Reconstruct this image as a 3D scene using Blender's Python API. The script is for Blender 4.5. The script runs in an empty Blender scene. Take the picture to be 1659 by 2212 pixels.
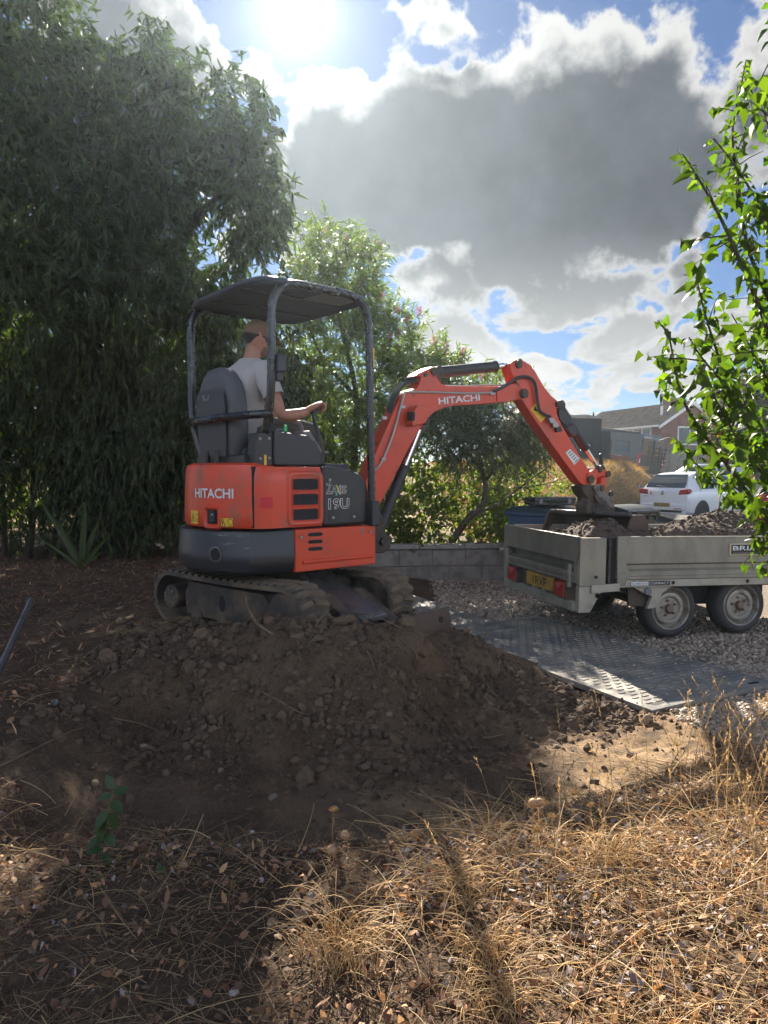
import bpy, bmesh, math, random
import numpy as np
from mathutils import Vector, Matrix
random.seed(7)
RNG = np.random.default_rng(11)
C = bpy.context.scene.collection
SC = bpy.context.scene

# ------------------------------------------------------------------ camera
CAM_H, PITCH, FPX, CU, CV = 1.45, math.radians(-3.082), 1560.0, 829.5, 1106.0
cam = bpy.data.cameras.new('camera')
cam.sensor_fit = 'VERTICAL'; cam.sensor_height = 36.0; cam.sensor_width = 27.0
cam.lens = 36.0 * FPX / 2212.0
cam.clip_start = 0.05; cam.clip_end = 2000
cam_ob = bpy.data.objects.new('camera', cam); C.objects.link(cam_ob)
cam_ob.location = (0, 0, CAM_H)
cam_ob.rotation_euler = (math.radians(90) + PITCH, 0, 0)
SC.camera = cam_ob

def ray(u, v):
    dx, dy = (u - CU) / FPX, (CV - v) / FPX
    c, s = math.cos(PITCH), math.sin(PITCH)
    return np.array([dx, c - s * dy, s + c * dy])
def P(u, v, Y):
    d = ray(u, v); return np.array([0, 0, CAM_H]) + d * (Y / d[1])
def PZ(u, v, z):
    d = ray(u, v); return np.array([0, 0, CAM_H]) + d * ((z - CAM_H) / d[2])
def azel(u, v):
    d = ray(u, v); d = d / np.linalg.norm(d)
    return math.atan2(d[0], d[1]), math.asin(d[2])

# ------------------------------------------------------------------ sun, sky, exposure
SUN_AZ, SUN_EL = azel(642, 22)
sun_dir = Vector((math.sin(SUN_AZ) * math.cos(SUN_EL), math.cos(SUN_AZ) * math.cos(SUN_EL), math.sin(SUN_EL)))
sl = bpy.data.lights.new('sun', 'SUN'); sl.energy = 3.2; sl.angle = math.radians(0.53); sl.color = (1.0, 0.90, 0.76)
so = bpy.data.objects.new('sun', sl); C.objects.link(so)
so.rotation_euler = (-sun_dir).to_track_quat('-Z', 'Y').to_euler()
SC.view_settings.view_transform = 'Standard'
try: SC.view_settings.look = 'None'
except Exception: pass
SC.view_settings.exposure = 2.5
SC.view_settings.gamma = 1.0
SC.view_settings.use_curve_mapping = False
cy = SC.cycles; cy.max_bounces = 7; cy.diffuse_bounces = 4; cy.volume_bounces = 0; cy.sample_clamp_indirect = 3.0; cy.caustics_reflective = False; cy.caustics_refractive = False

class NT:
    """tiny node builder"""
    def __init__(s, tree): s.t = tree; s.n = tree.nodes; s.l = tree.links
    def set(s, inp, v):
        if isinstance(v, bpy.types.NodeSocket): s.l.new(v, inp)
        elif v is not None: inp.default_value = v
    def node(s, typ, **kw):
        nd = s.n.new(typ)
        for k, v in kw.items(): setattr(nd, k, v)
        return nd
    def m(s, op, a, b=None, c=None, clamp=False):
        nd = s.node('ShaderNodeMath', operation=op, use_clamp=clamp)
        s.set(nd.inputs[0], a)
        if b is not None: s.set(nd.inputs[1], b)
        if c is not None: s.set(nd.inputs[2], c)
        return nd.outputs[0]
    def vm(s, op, a, b=None, out=0):
        nd = s.node('ShaderNodeVectorMath', operation=op)
        s.set(nd.inputs[0], a)
        if b is not None: s.set(nd.inputs[1], b)
        return nd.outputs[out]
    def comb(s, x, y, z):
        nd = s.node('ShaderNodeCombineXYZ')
        for i, q in enumerate((x, y, z)): s.set(nd.inputs[i], q)
        return nd.outputs[0]
    def sep(s, v):
        nd = s.node('ShaderNodeSeparateXYZ'); s.set(nd.inputs[0], v); return nd.outputs
    def noise(s, vec, scale, detail=4, rough=0.55, dist=0.0, col=False):
        nd = s.node('ShaderNodeTexNoise'); s.set(nd.inputs['Vector'], vec)
        s.set(nd.inputs['Scale'], scale); s.set(nd.inputs['Detail'], detail); s.set(nd.inputs['Roughness'], rough)
        s.set(nd.inputs['Distortion'], dist)
        return nd.outputs['Color' if col else 0]
    def ramp(s, fac, lo, hi, smooth=True):
        nd = s.node('ShaderNodeMapRange', interpolation_type='SMOOTHSTEP' if smooth else 'LINEAR')
        s.set(nd.inputs[0], fac); s.set(nd.inputs[1], lo); s.set(nd.inputs[2], hi)
        return nd.outputs[0]
    def mix(s, fac, a, b, typ='MIX'):
        nd = s.node('ShaderNodeMix', data_type='RGBA', blend_type=typ)
        s.set(nd.inputs[0], fac); s.set(nd.inputs[6], a); s.set(nd.inputs[7], b)
        return nd.outputs[2]

world = bpy.data.worlds.new('World'); SC.world = world; world.use_nodes = True
wt = NT(world.node_tree)
for n in list(wt.n): wt.n.remove(n)
sky = wt.node('ShaderNodeTexSky', sky_type='NISHITA')
sky.sun_disc = False; sky.sun_elevation = SUN_EL; sky.sun_rotation = SUN_AZ
sky.air_density = 1.0; sky.dust_density = 0.0; sky.ozone_density = 1.8; sky.altitude = 100
gen = wt.node('ShaderNodeTexCoord').outputs['Generated']
nd_ = wt.vm('NORMALIZE', gen)
X, Y_, Z_ = wt.sep(nd_)
az = wt.m('ARCTAN2', X, Y_); el = wt.m('ARCSINE', Z_)
# fluffy displacement of the direction, so that cloud outlines billow
w1 = wt.noise(nd_, 5.0, 7, 0.55, col=True); w2 = wt.noise(wt.vm('ADD', nd_, (3.1, 1.7, 0.4)), 15.0, 5, 0.6, col=True)
s1, s2 = wt.sep(w1), wt.sep(w2)
def disp(base, a, b):
    q = wt.m('ADD', base, wt.m('MULTIPLY', wt.m('SUBTRACT', a, 0.5), 0.17))
    return wt.m('ADD', q, wt.m('MULTIPLY', wt.m('SUBTRACT', b, 0.5), 0.055))
azd, eld = disp(az, s1[0], s2[0]), disp(el, s1[1], s2[1])
eld_up = wt.m('ADD', eld, 0.040)
def blob(u, v, ru, rv, k=1.0, e_=None):
    a0, e0 = azel(u, v)
    ca = math.cos(a0)
    p = wt.m('MULTIPLY', wt.m('SUBTRACT', azd, a0), FPX * 0.97 / (ca * ru))
    q = wt.m('MULTIPLY', wt.m('SUBTRACT', e_ if e_ is not None else eld, e0), FPX / (ca * rv))
    r2 = wt.m('ADD', wt.m('MULTIPLY', p, p), wt.m('MULTIPLY', q, q))
    return wt.m('MULTIPLY', wt.m('SUBTRACT', 1.0, wt.m('SQRT', r2)), k)
blobs = [(1265, 250, 235, 190, 1.0), (1010, 330, 200, 190, 1.0), (800, 370, 220, 150, .9), (700, 300, 120, 100, .8), (1080, 215, 90, 100, .8),
         (1130, 400, 470, 165, 1.0), (1430, 330, 140, 130, .9), (660, 455, 180, 110, .8), (830, 520, 200, 62, .5), (1400, 490, 140, 80, .7),
         (985, 45, 110, 60, .30), (280, 60, 170, 150, .7), (400, 125, 85, 65, .4), (545, 180, 45, 55, .33), (520, 560, 70, 60, .3), (1640, 240, 80, 150, .4),
         (1100, 570, 200, 62, .50), (1250, 610, 170, 45, .42), (960, 625, 130, 50, .42), (1340, 690, 130, 48, .42), (1200, 770, 120, 38, .40), (1330, 800, 100, 40, .42), (1010, 720, 100, 45, .40), (1450, 760, 80, 40, .32), (1230, 850, 150, 24, .25), (1080, 800, 90, 30, .3), (1480, 620, 60, 60, .35)]
fld = fup = None
for b in blobs:
    q, q2 = blob(*b), blob(*b, e_=eld_up)
    fld = q if fld is None else wt.m('SMOOTH_MAX', fld, q, 0.12)
    fup = q2 if fup is None else wt.m('SMOOTH_MAX', fup, q2, 0.12)
fb = wt.noise(nd_, 9.0, 9, 0.60)
puff = wt.m('ABSOLUTE', wt.m('SUBTRACT', wt.noise(wt.vm('ADD', nd_, (9.1, 4.4, 2.2)), 17.0, 5, 0.5), 0.5))      # rounded billows
rag = wt.m('ADD', wt.m('MULTIPLY', wt.m('SUBTRACT', fb, 0.5), 0.55), wt.m('MULTIPLY', wt.m('SUBTRACT', 0.12, puff), 0.85))
big = wt.m('ADD', fld, rag); bigup = wt.m('ADD', fup, rag)
# fair-weather cumulus in a layer overhead, everywhere round the horizon
pz = wt.m('ADD', Z_, 0.24)
pv = wt.comb(wt.m('DIVIDE', X, pz), wt.m('DIVIDE', Y_, pz), 0.0)
pv = wt.vm('ADD', pv, wt.vm('SCALE', wt.vm('SUBTRACT', w2, (0.5, 0.5, 0.5)), None)) if False else pv
c1 = wt.noise(wt.vm('ADD', pv, (5.3, 2.2, 0.0)), 1.9, 9, 0.58)
c2 = wt.noise(wt.vm('ADD', pv, (1.3, 7.2, 0.0)), 0.45, 2, 0.5)
lay = wt.m('ADD', wt.m('SUBTRACT', c1, 0.50), wt.m('MULTIPLY', wt.m('SUBTRACT', c2, 0.5), 0.5))
lay = wt.m('MULTIPLY', lay, 2.2)
lowband = wt.ramp(el, math.radians(19.0), math.radians(12.0))     # cumulus crowd towards the horizon
sv = wt.node('ShaderNodeCombineXYZ'); sv.inputs[0].default_value, sv.inputs[1].default_value, sv.inputs[2].default_value = sun_dir
cosang = wt.vm('DOT_PRODUCT', nd_, sv.outputs[0], out=1)
ang = wt.m('ARCCOSINE', wt.m('MINIMUM', cosang, 0.99999))
gap = wt.ramp(ang, 0.62, 0.20)                                    # the blue gap in the cloud that the sun shines through
lay = wt.m('ADD', wt.m('SUBTRACT', lay, wt.m('ADD', 0.03, wt.m('MULTIPLY', gap, 0.52))), wt.m('MULTIPLY', lowband, 0.10))
c1u = wt.noise(wt.vm('ADD', wt.vm('SCALE', pv, None), (5.3, 2.2, 0.0)), 1.05, 9, 0.60) if False else c1
dens = wt.m('SMOOTH_MAX', big, lay, 0.06); densup = wt.m('SMOOTH_MAX', bigup, wt.m('SUBTRACT', lay, 0.06), 0.06)
alpha = wt.ramp(dens, 0.05, 0.16)
soft = wt.m('MULTIPLY', wt.m('SUBTRACT', wt.noise(nd_, 3.2, 4, .55), 0.5), 0.55)
thick = wt.m('MULTIPLY', wt.ramp(wt.m('ADD', densup, soft), -0.14, 0.30), wt.ramp(dens, 0.04, 0.30))
aerial = wt.m('ADD', 0.35, wt.m('MULTIPLY', wt.ramp(el, math.radians(7.0), math.radians(19.0)), 0.65))
thick = wt.m('MULTIPLY', thick, aerial)
aure = wt.m('POWER', 2.718, wt.m('MULTIPLY', ang, -7.5))
core = wt.m('POWER', 2.718, wt.m('MULTIPLY', ang, -32.0))
SKY_K = 0.0135
skyc = wt.mix(1.0, sky.outputs[0], (SKY_K * .72, SKY_K * .86, SKY_K * 1.14, 1), 'MULTIPLY')
lit = wt.m('ADD', 0.135, wt.m('MULTIPLY', aure, 0.06))
white = wt.vm('SCALE', (1.0, .99, .97), None); white.node.inputs['Scale'].default_value = 1; wt.set(white.node.inputs['Scale'], lit)
# thick cloud is dark towards the sun (seen against the light) and bright away from it (front-lit, and boosted out of view as fill light)
front = wt.ramp(cosang, 0.45, -0.35)
greyv = wt.m('ADD', wt.m('ADD', wt.m('MULTIPLY', fb, 0.048), wt.m('MULTIPLY', front, 1.35)), wt.m('ADD', -0.007, wt.m('MULTIPLY', aure, 0.015)))
grey = wt.vm('SCALE', (.86, .98, 1.20), None); wt.set(grey.node.inputs['Scale'], greyv)
cl = wt.mix(thick, white, grey)
col = wt.mix(alpha, skyc, cl)
glow = wt.m('ADD', wt.m('MULTIPLY', aure, 0.008), wt.m('MULTIPLY', core, 0.30))
gv = wt.vm('SCALE', (.93, .98, 1.0), None); wt.set(gv.node.inputs['Scale'], glow)
col = wt.mix(1.0, col, gv, 'ADD')
bg = wt.node('ShaderNodeBackground'); wt.set(bg.inputs[0], col); bg.inputs[1].default_value = 1.0
wo = wt.node('ShaderNodeOutputWorld'); wt.l.new(bg.outputs[0], wo.inputs[0])
world.cycles.sampling_method = 'MANUAL'; world.cycles.sample_map_resolution = 512

# ------------------------------------------------------------------ materials
MATS = {}
def pm(name, col, rough=.5, metal=0., col2=None, scale=6., lo=.45, hi=.65, bump=0., bscale=60., spec=.5, island=0., coat=0.,
       dirt=None, dscale=9., dlo=.55, dhi=.75, trans=0., detail=6, stretch=None, emit=None, island2=None, tt=(1.9, 1.75, .55)):
    if name in MATS: return MATS[name]
    m = bpy.data.materials.new(name); m.use_nodes = True
    t = NT(m.node_tree); b = t.n['Principled BSDF']; out = t.n['Material Output']
    oc = t.node('ShaderNodeTexCoord').outputs['Object']
    if stretch: oc = t.vm('MULTIPLY', oc, stretch)
    c4 = lambda c: (c[0], c[1], c[2], 1.0)
    c = None
    if col2 is not None:
        c = t.mix(t.ramp(t.noise(oc, scale, detail, .6), lo, hi), c4(col), c4(col2))
    if dirt is not None:
        d = t.ramp(t.noise(t.vm('ADD', oc, (7.7, 3.1, 1.9)), dscale, 8, .68), dlo, dhi)
        c = t.mix(d, c if c is not None else c4(col), c4(dirt))
        r_ = t.m('ADD', rough, t.m('MULTIPLY', d, .3)); t.set(b.inputs['Roughness'], r_)
    else:
        rn = t.noise(oc, scale * 2.3 + 3, 3, .6)
        t.set(b.inputs['Roughness'], t.m('ADD', rough - .08, t.m('MULTIPLY', rn, .16)))
    if island > 0 or island2 is not None:
        rnd = t.node('ShaderNodeNewGeometry').outputs['Random Per Island']
        base = c if c is not None else c4(col)
        if island2 is not None: base = t.mix(t.m('MULTIPLY', rnd, 1.0), base, c4(island2))
        if island > 0:
            k = t.m('ADD', 1 - island, t.m('MULTIPLY', t.m('FRACT', t.m('MULTIPLY', rnd, 17.31)), 2 * island))
            kv = t.comb(k, k, k)
            c = t.mix(1.0, base, kv, 'MULTIPLY')
        else: c = base
    t.set(b.inputs['Base Color'], c if c is not None else c4(col))
    b.inputs['Metallic'].default_value = metal
    b.inputs['Specular IOR Level'].default_value = spec
    if coat: b.inputs['Coat Weight'].default_value = coat; b.inputs['Coat Roughness'].default_value = .12
    if emit: b.inputs['Emission Color'].default_value = c4(emit[0]); b.inputs['Emission Strength'].default_value = emit[1]
    if bump:
        bn = t.node('ShaderNodeBump'); bn.inputs['Strength'].default_value = min(1., bump); bn.inputs['Distance'].default_value = .01 * max(1, bump)
        t.set(bn.inputs['Height'], t.noise(oc, bscale, 6, .65)); t.l.new(bn.outputs[0], b.inputs['Normal'])
    if trans:
        tr = t.node('ShaderNodeBsdfTranslucent')
        t.set(tr.inputs[0], t.mix(1.0, c if c is not None else c4(col), (tt[0], tt[1], tt[2], 1), 'MULTIPLY'))
        ms = t.node('ShaderNodeMixShader'); ms.inputs[0].default_value = trans
        t.l.new(b.outputs[0], ms.inputs[1]); t.l.new(tr.outputs[0], ms.inputs[2]); t.l.new(ms.outputs[0], out.inputs[0])
    MATS[name] = m
    return m

M_orange = pm('orange_paint', (.70, .060, .016), .38, col2=(.60, .058, .020), scale=3, dirt=(.26, .12, .07), dscale=7, dlo=.44, dhi=.80, coat=.05, bump=.04, bscale=120)
M_orange_worn = pm('worn_orange_paint', (.66, .060, .017), .42, col2=(.50, .065, .03), scale=4, dirt=(.06, .042, .034), dscale=9, dlo=.60, dhi=.70, detail=9, bump=.06, bscale=90)
M_black = pm('black_coating', (.022, .023, .025), .45, dirt=(.10, .085, .07), dscale=8, dlo=.60, dhi=.85, bump=.06, bscale=150)
M_cw = pm('counterweight_paint', (.026, .028, .031), .36, dirt=(.34, .31, .26), dscale=3.6, dlo=.615, dhi=.70, bump=.15, bscale=40, stretch=(1.1, 1.1, 9.0))
M_tube = pm('black_tube_paint', (.018, .019, .021), .28, coat=.3)
M_roof = pm('canopy_plastic', (.045, .048, .055), .55)
M_seat = pm('seat_vinyl', (.055, .057, .062), .62, bump=.12, bscale=260)
M_seat_lt = pm('seat_back_shell', (.085, .088, .094), .6, bump=.1, bscale=300)
M_console = pm('console_plastic', (.040, .040, .044), .55, bump=.1, bscale=300)
M_grey_pl = pm('grey_plastic', (.16, .16, .165), .55)
M_rubber = pm('track_rubber', (.042, .038, .034), .75, dirt=(.17, .125, .08), dscale=5, dlo=.36, dhi=.66, bump=.3, bscale=40)
M_steel = pm('worn_steel', (.17, .16, .155), .42, metal=.75, dirt=(.075, .052, .036), dscale=5, dlo=.5, dhi=.7, bump=.1)
M_rust = pm('rusty_bucket_steel', (.075, .050, .040), .5, metal=.4, dirt=(.13, .085, .06), dscale=7, dlo=.4, dhi=.7, bump=.15)
M_chrome = pm('chromed_rod', (.75, .75, .74), .12, metal=1.)
M_darkmetal = pm('dark_grimy_metal', (.040, .034, .030), .6, metal=.2, dirt=(.14, .10, .066), dscale=6, dlo=.42, dhi=.68, bump=.2)
M_greyplate = pm('grey_hitch_plate', (.20, .185, .165), .6, metal=.2, dirt=(.09, .07, .05), dscale=9, dlo=.45, dhi=.7, bump=.15)
M_hose = pm('rubber_hose', (.028, .028, .030), .6)
M_pipe = pm('steel_pipe', (.42, .41, .38), .4, metal=.7)
M_white_print = pm('white_print', (.72, .72, .70), .5)
M_yellow = pm('yellow_sticker', (.75, .47, .03), .5, dirt=(.3, .2, .04), dlo=.6, dhi=.8)
M_black_print = pm('black_print', (.012, .012, .012), .5)
M_red_st = pm('red_sticker', (.62, .012, .03), .5)
M_teal_print = pm('teal_print', (.05, .42, .55), .5)
M_mesh = pm('grille_wire', (.10, .105, .11), .5, metal=.3)
M_dark = pm('dark_recess', (.010, .010, .011), .8)
M_bolt = pm('bolt_steel', (.30, .29, .28), .4, metal=.8)
M_galv = pm('galvanised_steel', (.275, .255, .195), .50, metal=.3, col2=(.20, .185, .145), scale=5, lo=.38, hi=.66, dirt=(.22, .195, .15), dscale=2.6, dlo=.50, dhi=.75, bump=.04, bscale=90, stretch=(1, 1, .45))
M_galv_lt = pm('galvanised_frame', (.37, .345, .28), .5, metal=.3, col2=(.29, .265, .21), scale=6, dirt=(.22, .17, .12), dscale=6, dlo=.55, dhi=.8)
M_tyre = pm('tyre_rubber', (.030, .029, .029), .7, dirt=(.085, .075, .062), dscale=4, dlo=.4, dhi=.8, bump=.08, bscale=80)
M_rim = pm('silver_rim', (.33, .30, .25), .45, metal=.4, dirt=(.17, .12, .075), dscale=9, dlo=.48, dhi=.70)
M_redlens = pm('red_lens', (.34, .014, .018), .28, coat=.25, dirt=(.17, .10, .075), dscale=9, dlo=.50, dhi=.78)
M_plate_y = pm('yellow_plate', (.50, .28, .035), .5, dirt=(.20, .15, .09), dscale=7, dlo=.38, dhi=.70)
M_mat = pm('ground_mat_plastic', (.15, .147, .14), .40, dirt=(.34, .30, .24), dscale=4, dlo=.36, dhi=.66, bump=.12, bscale=60)
M_block = pm('concrete_block', (.27, .25, .21), .9, col2=(.17, .155, .13), scale=7, lo=.4, hi=.68, bump=.5, bscale=70, dirt=(.07, .075, .055), dscale=4, dlo=.6, dhi=.8)
M_mortar = pm('mortar', (.20, .19, .17), .95, bump=.4)
M_coping = pm('coping_stone', (.30, .28, .24), .9, col2=(.19, .18, .15), scale=8, bump=.4, bscale=60)
M_skin = pm('skin', (.42, .20, .135), .5, col2=(.36, .155, .10), scale=9, spec=.4)
M_shirt = pm('grey_tshirt', (.44, .41, .39), .85, bump=1.0, bscale=13)
M_trouser = pm('dark_trousers', (.075, .065, .05), .9, bump=.3, bscale=40)
M_cap = pm('brown_cap', (.21, .12, .072), .8, bump=.15, bscale=200)
M_hair = pm('dark_hair', (.022, .015, .011), .6, bump=.4, bscale=160)
M_green_l = pm('green_lighter', (.01, .45, .10), .25, coat=.3)
M_bark = pm('bark', (.085, .062, .045), .9, col2=(.045, .034, .026), scale=14, bump=.8, bscale=30, stretch=(1, 1, .3))
M_twig = pm('twig', (.10, .065, .042), .85, island=.3)
M_leaf_dark = pm('dark_leaf', (.028, .048, .018), .55, island=.38, island2=(.046, .068, .018), trans=.32, spec=.35, tt=(1.65, 1.9, .5))
M_leaf_hedge = pm('hedge_leaf', (.032, .050, .024), .55, island=.35, island2=(.055, .072, .024), trans=.30, spec=.35, tt=(1.65, 1.9, .5))
M_leaf_narrow = pm('narrow_leaf', (.085, .135, .045), .42, island=.30, island2=(.13, .155, .05), trans=.48, tt=(1.65, 1.9, .5))
M_leaf_under = pm('bush_leaf', (.075, .125, .022), .55, island=.35, island2=(.145, .165, .022), trans=.55, spec=.35, tt=(1.6, 1.9, .45))
M_leaf_right = pm('lobed_leaf', (.048, .095, .017), .48, island=.40, island2=(.095, .138, .016), trans=.52, spec=.35, tt=(1.65, 1.9, .5))
M_leaf_right_y = pm('yellow_leaf', (.26, .17, .03), .5, island=.2, trans=.3)
M_leaf_blue = pm('blue_green_leaf', (.045, .105, .055), .45, island=.25, island2=(.075, .125, .035), trans=.4)
M_flower = pm('pink_flower', (.50, .27, .33), .6, island=.2, trans=.4, tt=(1.25, 1.15, .85))
M_straw = pm('dry_straw', (.62, .47, .25), .65, island=.40, island2=(.40, .25, .11), trans=.25, tt=(1.25, 1.15, .85))
M_dryleaf = pm('dry_leaf', (.40, .20, .085), .7, island=.45, island2=(.50, .31, .17), trans=.25, tt=(1.25, 1.15, .85))
M_brownleaf = pm('brown_leaf', (.13, .062, .034), .75, island=.5, island2=(.24, .13, .075), trans=.12, tt=(1.25, 1.15, .85))
M_greylitter = pm('grey_litter', (.26, .21, .20), .8, island=.35)
M_pod = pm('seed_pod', (.44, .28, .17), .6, col2=(.56, .40, .25), scale=40, trans=.35, tt=(1.25, 1.15, .85))
M_pebble = pm('pebble', (.24, .185, .13), .7, island=.45, island2=(.40, .33, .265), spec=.4)
M_stone = pm('field_stone', (.13, .10, .072), .8, island=.35, bump=.3, bscale=40)
M_clod = pm('soil_clod', (.100, .065, .040), .95, island=.35, bump=.5, bscale=60)
M_load = pm('loaded_soil', (.095, .066, .047), .95, col2=(.06, .04, .03), scale=12, bump=.6, bscale=40)
M_car_white = pm('white_car_paint', (.78, .79, .80), .25, coat=.6)
M_car_silver = pm('silver_car_paint', (.55, .57, .60), .28, metal=.3, coat=.5)
M_car_black = pm('black_car_paint', (.02, .021, .024), .25, coat=.6)
M_glass = pm('car_glass', (.030, .040, .045), .06, spec=.9, coat=.6)
M_win = pm('window_glass', (.06, .075, .085), .08, spec=.8)
M_van = pm('dark_grey_van_paint', (.045, .058, .068), .3, coat=.5)
M_blackpl = pm('black_plastic', (.018, .018, .019), .5)
M_bin_teal = pm('teal_bin_plastic', (.018, .045, .060), .45, col2=(.025, .055, .07), scale=3)
M_bin_blue = pm('blue_bin_plastic', (.040, .085, .165), .45, col2=(.05, .10, .18), scale=3)
M_bin_black = pm('black_bin_plastic', (.017, .021, .021), .42)
M_case = pm('black_case_plastic', (.025, .028, .026), .55)
M_brick = pm('red_brick', (.20, .075, .048), .9, col2=(.13, .055, .04), scale=3, bump=.3)
M_tile = pm('roof_tile', (.19, .15, .115), .85, col2=(.115, .09, .07), scale=2.5, bump=.4, bscale=20)
M_pvc = pm('white_upvc', (.75, .75, .74), .4)
M_shed = pm('black_timber', (.018, .019, .022), .8, bump=.3, bscale=12, stretch=(6, 6, .3))
M_concrete = pm('concrete_panel', (.27, .26, .24), .9, col2=(.19, .185, .17), scale=4)
M_pod_spike = M_straw
# ------------------------------------------------------------------ mesh building
ORG = {}
class Fr:
    """a frame: origin plus three axes; f(a,b,c) is a world point"""
    def __init__(s, o, x, y, z=(0, 0, 1)):
        s.o = np.array(o, float); s.x = np.array(x, float); s.y = np.array(y, float); s.z = np.array(z, float)
    def __call__(s, a, b=0., c=0.): return s.o + s.x * a + s.y * b + s.z * c
WORLD = Fr((0, 0, 0), (1, 0, 0), (0, 1, 0))
def yaw_frame(o, deg, pitch=0.):
    """x = forward at deg clockwise from +Y, y = left, z = up"""
    a = math.radians(deg); p = math.radians(pitch)
    f = np.array([math.sin(a) * math.cos(p), math.cos(a) * math.cos(p), math.sin(p)])
    l = np.array([-math.cos(a), math.sin(a), 0.]); return Fr(o, f, l, np.cross(f, l))

class MB:
    def __init__(s, fr=None): s.v = []; s.f = []; s.fr = fr or WORLD
    def add(s, vs, fs):
        n = len(s.v); s.v.extend([tuple(q) for q in vs]); s.f.extend([tuple(i + n for i in f) for f in fs]); return s
    def box(s, a0, a1, b0, b1, c0, c1, fr=None):
        g = fr or s.fr
        vs = [g(a, b, c) for c in (c0, c1) for b in (b0, b1) for a in (a0, a1)]
        return s.add(vs, [(0, 2, 3, 1), (4, 5, 7, 6), (0, 1, 5, 4), (2, 6, 7, 3), (0, 4, 6, 2), (1, 3, 7, 5)])
    def prism(s, poly, d0, d1, fn):
        """poly: 2-D points, fn(p, q, d) -> world"""
        n = len(poly)
        vs = [fn(p, q, d0) for p, q in poly] + [fn(p, q, d1) for p, q in poly]
        return s.add(vs, [tuple(range(n))[::-1], tuple(range(n, 2 * n))] + [(i, (i + 1) % n, n + (i + 1) % n, n + i) for i in range(n)])
    def tube(s, pts, r, n=8, caps=True):
        pts = [np.array(p, float) for p in pts]; k = len(pts)
        rs = r if isinstance(r, (list, tuple)) else [r] * k
        rings = []; up = None
        for i in range(k):
            d = pts[min(i + 1, k - 1)] - pts[max(i - 1, 0)]; d = d / (np.linalg.norm(d) + 1e-9)
            if up is None: up = np.array([0, 0, 1.]) if abs(d[2]) < .9 else np.array([1., 0, 0])
            a = np.cross(d, up); a /= np.linalg.norm(a) + 1e-9; b = np.cross(a, d); up = b
            rings.append([pts[i] + rs[i] * (math.cos(2 * math.pi * j / n) * a + math.sin(2 * math.pi * j / n) * b) for j in range(n)])
        return s.loft(rings, caps)
    def loft(s, rings, caps=True, closed=True):
        n = len(rings[0]); vs = [q for rg in rings for q in rg]; fs = []
        for i in range(len(rings) - 1):
            for j in range(n if closed else n - 1):
                a, b = i * n + j, i * n + (j + 1) % n
                fs.append((a, b, b + n, a + n))
        if caps: fs += [tuple(range(n))[::-1], tuple(range((len(rings) - 1) * n, len(rings) * n))]
        return s.add(vs, fs)
    def cyl(s, p0, p1, r, n=16, r1=None): return s.tube([p0, p1], [r, r if r1 is None else r1], n)
    def lathe(s, prof, p0, axis, n=24, caps=True):
        """prof: (radius, height) along axis from p0"""
        axis = np.array(axis, float); axis /= np.linalg.norm(axis)
        up = np.array([0, 0, 1.]) if abs(axis[2]) < .9 else np.array([1., 0, 0])
        a = np.cross(axis, up); a /= np.linalg.norm(a); b = np.cross(axis, a); p0 = np.array(p0, float)
        return s.loft([[p0 + axis * h + r * (math.cos(2 * math.pi * j / n) * a + math.sin(2 * math.pi * j / n) * b) for j in range(n)] for r, h in prof], caps)
    def ball(s, c, rx, ry=None, rz=None, n=12, m=8, fr=None):
        ry = ry or rx; rz = rz or rx; g = fr or WORLD
        c = np.array(c, float); vs = []; fs = []
        for i in range(m + 1):
            th = math.pi * i / m
            for j in range(n):
                ph = 2 * math.pi * j / n
                vs.append(c + g.x * rx * math.sin(th) * math.cos(ph) + g.y * ry * math.sin(th) * math.sin(ph) + g.z * rz * math.cos(th))
        for i in range(m):
            for j in range(n): fs.append((i * n + j, i * n + (j + 1) % n, (i + 1) * n + (j + 1) % n, (i + 1) * n + j))
        return s.add(vs, fs)
    def mesh(s, name, org=(0, 0, 0), smooth=35, fix=True):
        me = bpy.data.meshes.new(name)
        o = np.array(org, float)
        me.from_pydata([tuple(np.array(q) - o) for q in s.v], [], s.f)
        if fix:
            bm = bmesh.new(); bm.from_mesh(me)
            bmesh.ops.remove_doubles(bm, verts=bm.verts, dist=1e-5)
            bmesh.ops.recalc_face_normals(bm, faces=bm.faces); bm.to_mesh(me); bm.free()
        if smooth:
            me.polygons.foreach_set('use_smooth', [True] * len(me.polygons))
            me.set_sharp_from_angle(angle=math.radians(smooth))
        me.update(); return me
    def build(s, name, mat, parent=None, org=None, bevel=0., seg=2, smooth=35, fix=True, kind=None, label=None, sub=0):
        if org is None: org = ORG[parent.name] if parent is not None else np.array(s.v).mean(0) * np.array([1, 1, 0]) + np.array([0, 0, min(q[2] for q in s.v)])
        return link(name, s.mesh(name, org, smooth, fix), mat, parent, org, bevel, seg, kind, label, sub)

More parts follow.
